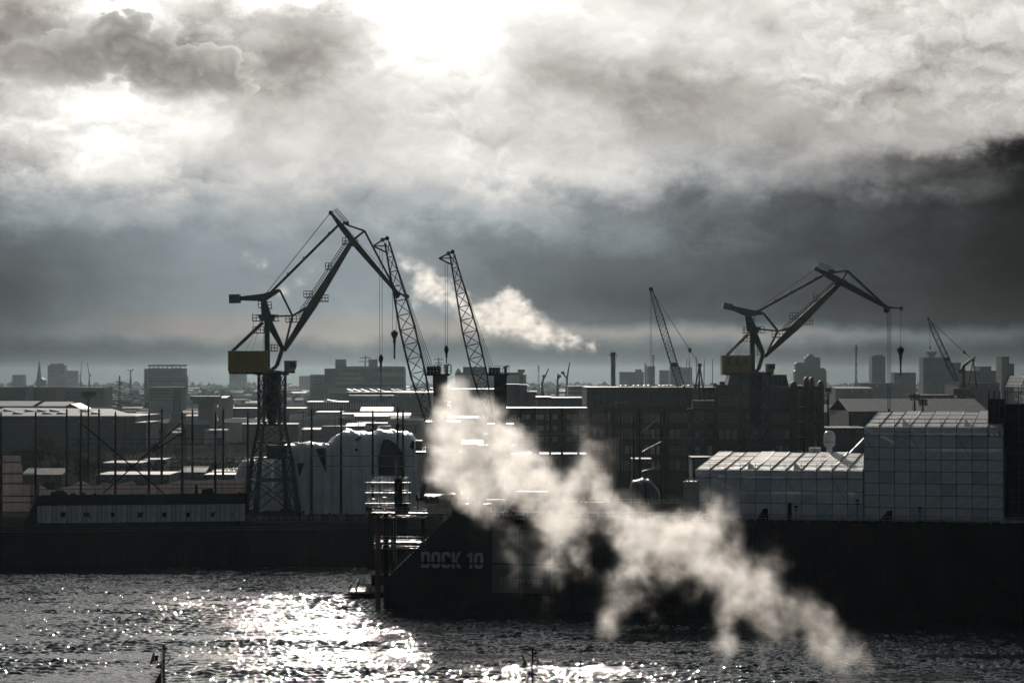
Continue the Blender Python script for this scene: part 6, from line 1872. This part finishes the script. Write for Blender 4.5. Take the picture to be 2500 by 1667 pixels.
        for (dy, hw) in arms:
            z = c.z - dy * k
            MB().beam((c.x - hw * k, Y, z), (c.x + hw * k, Y, z), .6).beam((c.x - hw * k, Y, z), (c.x, Y, z + 2.5 * k), .35).beam((c.x + hw * k, Y, z), (c.x, Y, z + 2.5 * k), .35).build('cross_arm', M['steel'], T)
    pylon('tall hazy pylon between the grain tower and the lone high rise', 2090, 841, 925, 2600, ((8, 4), (16, 5), (22, 4)))
    pylon('hazy three armed pylon beside the slim lattice crane ropes', 1595, 866, 925, 3300, ((3, 4), (9, 5), (15, 4)))
    pylon('small hazy pylon left of the far dock cranes', 1315, 891, 925, 3600, ((6, 3), (12, 3)))
    pylon('hazy wide armed pylon above the grain store', 892, 868, 925, 3000, ((6, 14), (15, 18)))
    pylon('hazy wide armed pylon between the lattice cranes', 1071, 873, 925, 3100, ((5, 12), (13, 10)))
    pylon('hazy pylon left of the pale office building', 292, 917, 985, 2300, ((16, 12), (22, 9)))
    # far dockside cranes and building cranes
    def quay_crane(lab, base, tip, Y, yb, tail):
        b, t = at(base[0], base[1], Y), at(tip[0], tip[1], Y)
        T = thing('far_crane', lab, 'crane', (b.x, Y, 4))
        MB().beam((b.x, Y, 4), b, 2.0, 2.0).beam((b.x - 4, Y, 4), b, .8).beam((b.x + 4, Y, 4), b, .8).build('tower', M['steel'], T)
        MB().beam(b, t, 1.8, 1.6, .9, .8).build('boom', M['steel'], T)
        q = at(tail[0], tail[1], Y)
        MB().beam(b, q, 1.4).box(q.x - 1.6, q.x + 1.6, Y - 1, Y + 1, q.z - 1.2, q.z + 1.2).build('counter_jib', M['steel'], T)
    quay_crane('far dockside crane with boom leaning right near the tall chimney', (1324, 932), (1340, 899), 2300, 945, (1328, 918))
    quay_crane('far dockside crane with steep boom left of the tall chimney', (1384, 925), (1391, 884), 2350, 945, (1374, 910))
    quay_crane('far squat dockside crane between the two leaning ones', (1361, 930), (1362, 912), 2400, 945, (1366, 918))
    quay_crane('far crane with short raised boom at the far right', (2352, 893), (2382, 870), 1500, 960, (2345, 906))
    quay_crane('left one of two hazy upright building cranes on the left skyline', (197, 915), (200, 880), 5000, 925, (195, 916))
    quay_crane('right one of two hazy upright building cranes on the left skyline', (218, 915), (213, 886), 5000, 925, (221, 916))
    quay_crane('hazy hammerhead building crane left of the wide tower block', (319, 905), (309, 902), 4500, 925, (324, 903))
    # wooded rim along the horizon, too far away to tell trees apart
    m = MB(); rnd = random.Random(77)
    for (Y, x0, x1, hh) in ((8200, -2200, 2200, 26), (6400, -1800, 1800, 22), (4700, -1500, 1500, 17), (3700, -1200, 1200, 14), (2900, -900, -250, 12), (2800, 100, 800, 12)):
        x = x0
        while x < x1:
            w = rnd.uniform(9, 30); h = hh * rnd.uniform(.55, 1.1)
            if rnd.random() < .86:
                ring = 7
                prof = [(w * .5, 0), (w * .62, h * .45), (w * .5, h * .75), (w * .24, h * .95), (w * .02, h)]
                st = len(m.v)
                m.lathe((x, Y + rnd.uniform(-60, 60), 4), prof, ring)
                for q in range(st, len(m.v)):
                    vx, vy, vz = m.v[q]
                    m.v[q] = (vx + rnd.uniform(-.16, .16) * w, vy + rnd.uniform(-.1, .1) * w, vz + (rnd.uniform(-.09, .09) * h if vz > 5 else 0))
            x += w * rnd.uniform(.4, 1.0)
    o = m.build('far_woods', M['twig'])
    tag(o, 'dark bare winter woods along the hazy horizon', None, None, 'stuff')
    # low roofs of the far city, too many and small to tell apart
    m = MB(); m2 = MB(); m3 = MB()
    for _ in range(1500):
        Y = 1500 * (6.0 ** rnd.random()); x = rnd.uniform(-.24, .24) * Y
        w, d, h = rnd.uniform(9, 38), rnd.uniform(10, 30), rnd.uniform(4, 13) * (1.0 if Y < 4000 else 1.4)
        px = CX + x / Y * F
        if 1434 < px < 2020 and Y < 2400: continue
        t = rnd.random()
        b = m if t < .55 else m2
        b.box(x, x + w, Y, Y + d, 4, 4 + h)
        if t > .25:
            m3.prism([(x - .3, Y - .3, 4 + h), (x - .3, Y + d / 2, 4 + h + d * rnd.uniform(.03, .16)), (x - .3, Y + d + .3, 4 + h)], (0, 0, 0), (w + .6, 0, 0))
    tag(m.build('far_city', M['darkwall']), 'dim far city blocks spread to the horizon', None, None, 'stuff')
    tag(m2.build('far_city', M['palewall']), 'paler far city walls spread to the horizon', None, None, 'stuff')
    tag(m3.build('far_roofs', M['farroof']), 'damp far city roofs catching the low sun', None, None, 'stuff')
skyline()

# ------------------------------------------------------------------ lamps, flag masts, trees, cars
def floodlight(label, px, ytop, ybase, Y, zb, wpx=15):
    k = mpp(Y); c = at(px, ytop, Y)
    T = thing('floodlight_mast', label, 'light mast', (c.x, Y, zb))
    MB().tube((c.x, Y, zb), (c.x, Y, c.z), 3.2 * k, 2.2 * k, 8).build('mast', M['steel'], T)
    w = wpx * k
    z0 = c.z - 8 * k
    MB().box(c.x - w, c.x + w, Y - 1.0, Y + 1.0, z0 - .12, z0).rail((c.x - w, Y - 1, z0), (c.x + w, Y - 1, z0), 8 * k, w * .5, .09, 3).rail((c.x - w, Y + 1, z0), (c.x + w, Y + 1, z0), 8 * k, w * .5, .09, 3).build('lamp_rack', M['steel'], T)
    for q in (-.7, 0.1, .85):
        x = c.x + w * q
        MB().prism([(x - .45, Y - .9, z0 - .95), (x + .45, Y - .9, z0 - .7), (x + .45, Y - .9, z0 - .15), (x - .45, Y - .9, z0 - .2)], (0, 0, 0), (0, .9, 0)).build('lamp', M['galv'], T)
    MB().beam((c.x - .7, Y - .3, zb), (c.x - .7, Y - .3, z0), .08).build('cable', M['steel'], T)
floodlight('floodlight mast with a railed lamp rack standing above the left dock masts', 216, 957, 1150, 690, 4.0)
floodlight('dark floodlight mast with cross trees above the roof of the taller sheeted hall', 2233, 962, 1010, 760, 4.0, 11)
floodlight('shorter floodlight mast right of the one above the taller sheeted hall', 2253, 975, 1010, 770, 4.0, 9)
floodlight('dark floodlight mast in front of the brick factory left bays', 1515, 971, 1150, 780, 4.0, 15)
floodlight('thin floodlight mast right of the brick factory end front', 2022, 947, 1050, 980, 4.0, 6)

def street_lamp(label, px, ytop, Y, arms=6):
    k = mpp(Y); c = at(px, ytop, Y)
    T = thing('street_lamp', label, 'street lamp', (c.x, Y, 4), 'double arm lamps in the yard')
    MB().tube((c.x, Y, 4), (c.x, Y, c.z), 1.1 * k, .7 * k, 6).build('pole', M['steel'], T)
    for s in (-1, 1):
        MB().beam((c.x, Y, c.z - .1), (c.x + s * arms * k, Y, c.z), .16).box(min(c.x + s * arms * k, c.x + s * (arms + 5) * k), max(c.x + s * arms * k, c.x + s * (arms + 5) * k), Y - .3, Y + .3, c.z - .12, c.z + .16).build('lamp_arm', M['galv'], T)
street_lamp('double arm lamp in front of the teal warehouse', 304, 1018, 1150)
street_lamp('double arm lamp right of the left harbour crane', 740, 1004, 1000)
street_lamp('double arm lamp above the high wrapped hull', 875, 1030, 900)
street_lamp('small double arm lamp under the finned office', 818, 1012, 1150)

def flag_mast(label, px, ytop, Y, kind):
    k = mpp(Y)
    g = lambda x, y, dy=0.0: at(x, y, Y) + Vector((0, dy, 0))
    c = g(px, ytop)
    T = thing('flag_mast', label, 'mast', (c.x, Y, -1), 'masts with flags in the foreground water')
    MB().tube((c.x, Y, -.9), c, 3.2 * k, 2.2 * k, 8).build('pole', M['black'], T)
    if kind == 0:
        MB().tube(g(px - 4, ytop + 3), g(px - 4, 1700), .05, n=5).tube(g(px - 7.5, ytop + 22), g(px - 7.5, ytop + 100), .04, n=5).build('halyard', M['rope'], T)
    # top yard with lamps, side brackets, hoop
    MB().beam(g(px - 18, ytop + 1), g(px + 4, ytop + 1), .12).beam(g(px - 10, ytop + 5), g(px, ytop + 4), .08).build('yard', M['black'], T)
    hp = MB(); prev = None
    for q in range(9):
        t = q / 8
        p = g(px - 4 - 20 * t ** .8 * 1.0, ytop + 20 - 14 * math.sin(t * math.pi / 2) + (0 if kind == 0 else -2))
        if prev is not None: hp.beam(prev, p, .09)
        prev = p
    hp.beam(prev, g(px - 24, ytop + 40), .03)
    hp.build('gaff', M['black'], T)
    for (dy, ln) in ((10, 9), (14.5, 7), (20, 7), (86, 7), (92, 6)):
        MB().beam(g(px, ytop + dy), g(px + ln, ytop + dy), .09).lathe((g(px + ln, 0).x, Y, 0), [(.05, g(0, ytop + dy + 1).z), (.15, g(0, ytop + dy + .3).z), (.13, g(0, ytop + dy - 2).z), (.04, g(0, ytop + dy - 2.6).z)], 8).build('lantern', M['black'], T)
    MB().beam(g(px, ytop + 28), g(px + 14, ytop + 28), .1).beam(g(px, ytop + 38), g(px + 14, ytop + 37), .1).beam(g(px + 14, ytop + 27), g(px + 14, ytop + 38), .1).beam(g(px + 4, ytop + 49), g(px + 14, ytop + 37), .12).beam(g(px + 14, ytop + 37), g(px + 23, ytop + 35), .1).build('bracket', M['black'], T)
    MB().beam(g(px, ytop + 42), g(px - 34, ytop + 47), .11).tube(g(px - 18.5, ytop + 40), g(px - 18.5, ytop + 29), .2, .14, 8).build('yard', M['black'], T)
    MB().tube(g(px - 18.5, ytop + 31), g(px - 18.5, ytop + 28), .26, n=8).build('signal_lantern', M['black'] if kind == 0 else M['flagred'], T)
    # flags: cloth hanging in folds
    def flag(pts, name, mat):
        (x0, y0), (x1, y1), (x2, y2), (x3, y3) = pts
        def fn(u, v):
            xa, ya = x0 + (x1 - x0) * u, y0 + (y1 - y0) * u
            xb, yb = x3 + (x2 - x3) * u, y3 + (y2 - y3) * u
            p = g(xa + (xb - xa) * v, ya + (yb - ya) * v)
            p.y += .3 * math.sin(5 * u + 2 * v) * u
            return p
        MB().grid(fn, 8, 8).build(name, mat, T, smooth=True, thick=.02)
    if kind == 0:
        flag(((px - 23.5, ytop + 17), (px - 24.5, ytop + 18), (px - 36, ytop + 47), (px - 23, ytop + 42)), 'flag', M['flag'])
        flag(((px - 4, ytop + 46), (px - 15, ytop + 50), (px - 22, ytop + 57), (px - 5, ytop + 59)), 'flag', M['flag'])
        flag(((px - 6, ytop + 66), (px - 12, ytop + 73), (px - 26, ytop + 100), (px - 6, ytop + 100)), 'flag', M['flagred'])
    else:
        flag(((px - 25, ytop + 14), (px - 26, ytop + 16), (px - 20, ytop + 38), (px - 14, ytop + 36)), 'flag', M['flag'])
        flag(((px - 11, ytop + 46), (px - 18, ytop + 48), (px - 28, ytop + 53), (px - 12, ytop + 59)), 'flag', M['flag'])
        flag(((px - 11, ytop + 64), (px - 14, ytop + 66), (px - 19, ytop + 98), (px - 10, ytop + 98)), 'flag', M['flag'])
flag_mast('thick dark mast with lanterns and limp flags at the bottom left', 400.5, 1572, 275.0, 0)
flag_mast('slim dark mast with curved gaff and red lantern at the bottom centre', 1300, 1582, 275.0, 1)

def bare_trees():
    rnd = random.Random(31)
    def twig_tree(seed, h=11.0):
        r = random.Random(seed)
        tr, cr = MB(), MB()
        def grow(p, d, L, rad, depth):
            q = p + d * L
            if depth <= 1: tr.tube(p, q, rad, rad * .65, 5)
            else:
                s = d.cross(Vector((r.uniform(-1, 1), r.uniform(-1, 1), .3))).normalized() * rad
                cr._add([p - s, p + s, q], [(0, 1, 2)])
                t = d.cross(s).normalized() * rad
                cr._add([p - t, p + t, q], [(0, 1, 2)])
            if depth >= 6: return
            n = 3 if depth < 5 else 2
            if depth == 0: n = 5
            for _ in range(n):
                a = r.uniform(.25, .8) if depth else r.uniform(.2, .65)
                ax = Vector((r.uniform(-1, 1), r.uniform(-1, 1), r.uniform(-.3, .3))).normalized()
                nd = (Matrix.Rotation(a, 3, ax) @ d)
                nd = (nd + Vector((0, 0, .12))).normalized()
                grow(p.lerp(q, r.uniform(.5, 1.0)), nd, L * r.uniform(.62, .88), rad * .72, depth + 1)
        grow(Vector((0, 0, 0)), Vector((r.uniform(-.06, .06), 0, 1)).normalized(), h * .26, .30, 0)
        a = tr.mesh('trunk'); a.materials.append(M['bark'])
        b = cr.mesh('crown'); b.materials.append(M['twig'])
        return a, b
    kinds = [twig_tree(s) for s in (3, 8, 14, 21)]
    spots = []
    # dense thicket in front of the teal warehouse
    for i in range(20):
        spots.append((rnd.uniform(-8, 200), rnd.uniform(890, 1230), 'warehouse', rnd.uniform(.8, 1.5)))
    for i in range(14):
        spots.append((rnd.uniform(200, 460), rnd.uniform(950, 1280), 'masts', rnd.uniform(.6, 1.0)))
    for i in range(12):
        spots.append((rnd.uniform(380, 560), rnd.uniform(1350, 1900), 'far', rnd.uniform(.9, 1.4)))
    for i in range(10):
        spots.append((rnd.uniform(700, 1000), rnd.uniform(930, 1090), 'hull', rnd.uniform(.5, .9)))
    for i in range(10):
        spots.append((rnd.uniform(200, 360), rnd.uniform(1500, 2100), 'field', rnd.uniform(.9, 1.3)))
    lab = {'warehouse': 'bare winter tree in the teal warehouse thicket', 'masts': 'bare tree on the yard edge behind the left dock masts',
           'far': 'bare winter tree on open ground behind the white hut', 'hull': 'small bare winter tree above the white wrapped hulls', 'field': 'bare tree in the hazy field right of the floodlight mast'}
    spots.sort(key=lambda q: q[0])
    count = {}
    for (px, Y, kind, s) in spots:
        i = count[kind] = count.get(kind, -1) + 1
        x = at(px, 0, Y).x
        T = thing('bare_tree', ordinal(i) + ' from the left: ' + lab[kind], 'tree', (x, Y, 4), lab[kind].replace('bare winter tree', 'bare winter trees').replace('bare tree ', 'bare trees ').replace('small ', ''))
        a, b = rnd.choice(kinds)
        T.rotation_euler = (0, 0, rnd.uniform(0, 6.28)); T.scale = (s, s, s * rnd.uniform(.9, 1.15))
        for nm, me in (('trunk', a), ('crown', b)):
            o = bpy.data.objects.new(nm, me); COL.objects.link(o); o.parent = T
    # scrub between the trees
    m = MB()
    for _ in range(5200):
        px = rnd.uniform(-10, 640); Y = rnd.uniform(1000, 1500)
        if rnd.random() < .3: px = rnd.uniform(640, 1000)
        p = at(px, 0, Y); h = rnd.uniform(.8, 3.2)
        d = Vector((rnd.uniform(-.6, .6), rnd.uniform(-.4, .4), 1)) * h
        b = Vector((p.x, Y, 4))
        m._add([b - Vector((.09, 0, 0)), b + Vector((.09, 0, 0)), b + d], [(0, 1, 2)])
        m._add([b + d * .4 - Vector((.06, 0, 0)), b + d * .4 + Vector((.06, 0, 0)), b + d * .9 + Vector((rnd.uniform(-.9, .9), 0, .4))], [(0, 1, 2)])
    tag(m.build('scrub', M['twig']), 'thin winter scrub between sheds and trees', None, None, 'stuff')
bare_trees()

def parked_cars():
    rnd = random.Random(55)
    L, W, H = 4.4, 1.8, 1.45
    body = MB()
    prof = [(-2.2, .35), (2.2, .35), (2.2, .75), (1.4, .92), (.8, 1.42), (-1.1, 1.45), (-1.9, .95), (-2.2, .85)]
    body.prism([(x, -W / 2, z) for x, z in prof], (0, 0, 0), (0, W, 0))
    bm = body.mesh('body'); bm.materials.append(M['carpaint'])
    gl = MB().prism([(.72, 0, .95), (.72, 0, 1.3), (-1.05, 0, 1.36), (-1.5, 0, .98)], (0, -W / 2 - .02, 0), (0, W / 2 + .02, 0)).mesh('glazing'); gl.materials.append(M['glass'])
    wh = MB().tube((0, -.1, 0), (0, .1, 0), .33, n=12).mesh('wheel'); wh.materials.append(M['black'])
    n = 0
    for (row, y0, label, grp) in ((0, 1110, 'parked car in the nearer row behind the left masts', 'cars in the nearer row'), (1, 1117, 'parked car in the farther row behind the left masts', 'cars in the farther row')):
        for i in range(14):
            px = 400 + 17 * i + rnd.uniform(-3, 3)
            Y = yground(1131 - 9 * row, 4.0)
            T = thing('parked_car', ordinal(i) + ' from the left: ' + label, 'car', (at(px, 0, Y).x, Y + rnd.uniform(-.5, .5), 4), grp)
            T.rotation_euler = (0, 0, rnd.choice((0, math.pi)) + rnd.uniform(-.15, .15) + (0.9 if row else 0.3))
            for nm, me in (('body', bm), ('glazing', gl)):
                o = bpy.data.objects.new(nm, me); COL.objects.link(o); o.parent = T
            for (wx, wy) in ((1.4, -.8), (1.4, .8), (-1.4, -.8), (-1.4, .8)):
                o = bpy.data.objects.new('wheel', wh); COL.objects.link(o); o.parent = T; o.location = (wx, wy, .33)
parked_cars()

def yard_clutter():
    """cabins and stacked gear on the quay between the docks and the factory"""
    rnd = random.Random(66)
    spots = [(1330, 700), (1365, 705), (1402, 698), (1450, 702), (1500, 700), (1535, 705), (1590, 700), (1632, 704), (1655, 698), (1250, 700), (1215, 702), (640, 700), (735, 690), (700, 705), (1180, 700), (1150, 705)]
    names = ['grey', 'dark green', 'pale', 'rusty', 'blue grey', 'brown']
    mats = ['greywall', 'clad', 'palewall', 'red', 'bluegrey', 'brick2']
    places = ['left of the first factory masts', 'between the early factory masts', 'under the fourth factory mast', 'before the factory left bays', 'under the floodlight mast', 'behind the shining bars',
              'right of the shining bars', 'under the slim lattice crane', 'left of the office hut', 'behind the steam right of the pillar', 'behind the steam under the pillar', 'under the left harbour crane',
              'right of the left harbour crane legs', 'between the left crane legs and wrapped block', 'behind the middle of the steam', 'behind the left part of the steam']
    for i, (px, Y) in enumerate(spots):
        x = at(px, 0, Y).x; w, h = rnd.uniform(4, 6.5), rnd.uniform(2.6, 5.6)
        q = i % 6
        T = thing('site_cabin', '%s site cabin %s' % (names[q], places[i]), 'cabin', (x, Y, 4))
        B = MB().box(x - w / 2, x + w / 2, Y, Y + 2.6, 4, 4 + h).build('wall', M[mats[q]], T)
        MB().box(x - w / 2 - .1, x + w / 2 + .1, Y - .1, Y + 2.7, 4 + h, 4 + h + .12).build('roof', M['roof2'], T)
        for s in (-.3, .1):
            window_part(T, x + w * s, Y, 4 + h - 1.9, .9, .9, 'glasspale', 'frame')
        MB().box(x + w * .33, x + w * .33 + .85, Y - .06, Y - .01, 4.05, 6.1).build('door', M['steel'], T)
yard_clutter()

# ------------------------------------------------------------------ haze and steam
def build_haze():
    m = bpy.data.materials.new('pale_haze')
    m.use_nodes = True
    t = m.node_tree; t.nodes.clear()
    N = NT(t)
    out = N.node('ShaderNodeOutputMaterial')
    pv = N.node('ShaderNodeVolumePrincipled')
    pv.inputs['Color'].default_value = (0.70, 0.90, 1.0, 1)
    pv.inputs['Density'].default_value = HAZE_D
    pv.inputs['Anisotropy'].default_value = HAZE_G
    N.link(pv.outputs[0], out.inputs['Volume'])
    b = MB().box(-9800, 9800, -450, 16000, -3.0, 112.0)
    o = b.build('haze', m)
    tag(o, 'thin pale winter haze lying over river, yard and city', None, None, 'stuff')
HAZE_D, HAZE_G = 0.80e-5, 0.78
build_haze()

def steam(name, label, blobs, origin, heading, size, voxel, dens, noise_scale, aniso=0.45, seed=0.0, erode=0.55, thin=1.7):
    """a cloud of steam as a density grid. blobs: (local x, y, z, radius, weight) in a frame turned by 'heading' about z at origin;
    size: (x0,x1,y0,y1,z0,z1) of the grid"""
    vol = bpy.data.volumes.new(name)
    ob = bpy.data.objects.new(name, vol)
    COL.objects.link(ob)
    ob.location = origin
    ob.rotation_euler = (0, 0, heading)
    g = bpy.data.node_groups.new(name + '_grid', 'GeometryNodeTree')
    g.interface.new_socket('Geometry', in_out='INPUT', socket_type='NodeSocketGeometry')
    g.interface.new_socket('Geometry', in_out='OUTPUT', socket_type='NodeSocketGeometry')
    N = NT(g, 'geo')
    go = N.node('NodeGroupOutput')
    pos = N.node('GeometryNodeInputPosition').outputs[0]
    warp = N.noise(N.v('ADD', pos, (seed, 0, 0)), noise_scale * 0.45, 3.0, 0.55, 0.0, True)
    warp = N.v('SCALE', N.v('SUBTRACT', warp, (0.5, 0.5, 0.5)), scale=0.62 / noise_scale)
    wp = N.v('ADD', pos, warp)
    flat = N.v('MULTIPLY', wp, (1.0, thin, 1.0))
    S = None
    for (bx, by, bz, r, wgt) in blobs:
        q = N.v('DISTANCE', flat, (bx, by * thin, bz))
        q = N.mul(q, 1.0 / r)
        e = N.m('MAXIMUM', N.sub(1.0, N.mul(q, q)), 0.0)
        e = N.mul(N.mul(e, e), wgt)
        S = e if S is None else N.add(S, e)
    S = N.m('MINIMUM', S, 1.15)
    ws = N.v('MULTIPLY', N.v('ADD', wp, (seed + 11, 5, 2)), (0.75, 1.0, 1.0))
    fb = N.noise(ws, noise_scale, 8.0, 0.66)
    fc = N.noise(N.v('ADD', ws, N.v('SCALE', warp, scale=0.6)), noise_scale * 2.3, 5.0, 0.6)
    t = N.add(N.add(N.mul(fb, 0.72), N.mul(fc, 0.28)), N.mul(N.sub(S, 0.62), 0.24))
    D = N.mul(N.m('POWER', N.mapr(t, erode, erode + 0.42, smooth=False), 2.3), N.m('MINIMUM', N.mul(S, 2.2), 1.0))
    cube = N.node('GeometryNodeVolumeCube')
    N.link(D, cube.inputs['Density'])
    x0, x1, y0, y1, z0, z1 = size
    cube.inputs['Min'].default_value = (x0, y0, z0)
    cube.inputs['Max'].default_value = (x1, y1, z1)
    cube.inputs['Resolution X'].default_value = int((x1 - x0) / voxel)
    cube.inputs['Resolution Y'].default_value = int((y1 - y0) / voxel)
    cube.inputs['Resolution Z'].default_value = int((z1 - z0) / voxel)
    m = bpy.data.materials.new(name + '_vapour')
    m.use_nodes = True
    t = m.node_tree; t.nodes.clear()
    K = NT(t)
    out = K.node('ShaderNodeOutputMaterial')
    pv = K.node('ShaderNodeVolumePrincipled')
    pv.inputs['Color'].default_value = (0.98, 0.965, 0.945, 1)
    pv.inputs['Density'].default_value = dens
    pv.inputs['Anisotropy'].default_value = aniso
    K.link(pv.outputs[0], out.inputs['Volume'])
    vol.materials.append(m)
    sm = N.node('GeometryNodeSetMaterial')
    sm.inputs['Material'].default_value = m
    N.link(cube.outputs[0], sm.inputs['Geometry'])
    N.link(sm.outputs[0], go.inputs[0])
    md = ob.modifiers.new('grid', 'NODES')
    md.node_group = g
    tag(ob, label, None, None, 'stuff')
    return ob

def steam_from_pixels(name, label, pts, depth, heading_pts, voxel, dens, nscale, grow=1.45, **kw):
    """pts: (px, py, radius px, weight[, depth shift]) in the photograph; depth(px) gives metres; heading along the plume"""
    w = []
    for p in pts:
        Y = depth(p[0]) + (p[4] if len(p) > 4 else 0.0)
        c = at(p[0], p[1], Y)
        w.append((c, p[2] * mpp(Y) * grow, p[3]))
    a, b = heading_pts
    h = math.atan2(b.y - a.y, b.x - a.x)
    R = Matrix.Rotation(-h, 3, 'Z')
    o = Vector((a.x, a.y, 0))
    loc = [(R @ (c - o), r, g) for c, r, g in w]
    pad = 1.02
    x0 = min(c.x - r * pad for c, r, g in loc); x1 = max(c.x + r * pad for c, r, g in loc)
    y0 = min(c.y - r * pad for c, r, g in loc); y1 = max(c.y + r * pad for c, r, g in loc)
    z0 = max(0.3, min(c.z - r * pad for c, r, g in loc)); z1 = max(c.z + r * pad for c, r, g in loc)
    return steam(name, label, [(c.x, c.y, c.z, r, g) for c, r, g in loc], o, h, (x0, x1, y0, y1, z0, z1), voxel, dens, nscale, **kw)

def river_steam():
    def depth(px):
        return 322.0 + (2080 - px) / 1030.0 * 112.0
    pts = [
        (2060, 1610, 85, 1.0), (2000, 1560, 80, 0.9), (2110, 1640, 55, 0.7), (1930, 1500, 85, 0.95), (1985, 1470, 60, 0.6), (1890, 1560, 70, 0.5),
        (1850, 1440, 95, 1.05), (1780, 1400, 100, 1.1), (1880, 1370, 70, 0.7), (1790, 1520, 70, 0.55), (1740, 1600, 70, 0.45), (1860, 1620, 60, 0.5),
        (1700, 1360, 105, 1.1), (1620, 1330, 100, 1.05), (1690, 1280, 80, 0.85), (1760, 1245, 70, 0.95), (1800, 1260, 45, 0.7),
        (1560, 1290, 95, 1.0), (1500, 1260, 80, 0.95), (1540, 1400, 90, 0.7), (1500, 1470, 75, 0.55), (1490, 1560, 60, 0.45), (1590, 1480, 60, 0.35),
        (1420, 1220, 90, 0.7), (1450, 1130, 85, 0.55), (1440, 1050, 70, 0.45), (1470, 1180, 60, 0.6), (1400, 1160, 60, 0.5),
        (1340, 1220, 95, 0.95), (1290, 1160, 95, 1.0), (1230, 1130, 95, 1.0), (1160, 1160, 95, 1.1), (1200, 1210, 80, 1.1), (1100, 1120, 80, 0.85),
        (1140, 1200, 60, 1.0), (1070, 1180, 60, 0.7), (1130, 1040, 90, 1.1), (1090, 1000, 70, 1.1), (1115, 960, 45, 1.0), (1180, 1000, 70, 0.85), (1220, 1060, 80, 0.85), (1280, 1060, 60, 0.65),
        (1060, 1060, 70, 0.8), (1110, 1080, 80, 0.8), (1350, 1330, 85, 0.6), (1270, 1380, 85, 0.55), (1340, 1420, 70, 0.5), (1150, 1470, 70, 0.3), (1230, 1300, 70, 0.42), (1420, 1360, 70, 0.55),
        (1480, 1520, 50, 0.6), (1770, 1560, 60, 0.7), (1380, 1270, 70, 0.7),
    ]
    a = at(2080, 1620, depth(2080)); b = at(1050, 1000, depth(1050))
    steam_from_pixels('steam', 'large sunlit cloud of white steam drifting off the river in front of the dock wall', pts, depth, (a, b), 0.34, 0.50, 0.23, aniso=0.66, seed=3.0, erode=0.41, thin=1.5)
river_steam()

def sky_steam():
    d = lambda px: 960.0
    pts = [(990, 640, 34, 0.8), (1030, 670, 42, 0.9), (1060, 700, 46, 0.9), (1100, 725, 48, 0.8), (1030, 720, 44, 0.5), (1140, 760, 55, 0.75),
           (1200, 780, 60, 0.95), (1250, 760, 58, 1.1), (1290, 790, 52, 1.1), (1330, 815, 44, 1.05), (1380, 830, 36, 1.0), (1420, 840, 30, 0.95), (1455, 845, 24, 0.9), (1245, 725, 34, 0.95), (965, 612, 22, 0.5), (1010, 740, 30, 0.35)]
    a = at(960, 800, 960); b = at(1480, 800, 960)
    steam_from_pixels('steam', 'white works steam trailing across the dark sky behind the twin lattice cranes', pts, d, (a, b), 0.42, 0.50, 0.28, aniso=0.62, seed=21.0, erode=0.43)
    pts = [(600, 625, 26, 0.6), (635, 645, 22, 0.6), (655, 640, 16, 0.5), (750, 655, 24, 0.5), (735, 690, 22, 0.5), (700, 705, 26, 0.6), (690, 715, 20, 0.4)]
    steam_from_pixels('steam', 'thin scraps of white steam beside the tie bar of the left harbour crane', pts, d, (at(580, 700, 960), at(780, 700, 960)), 0.45, 0.45, 0.28, aniso=0.62, seed=33.0, erode=0.40)
sky_steam()
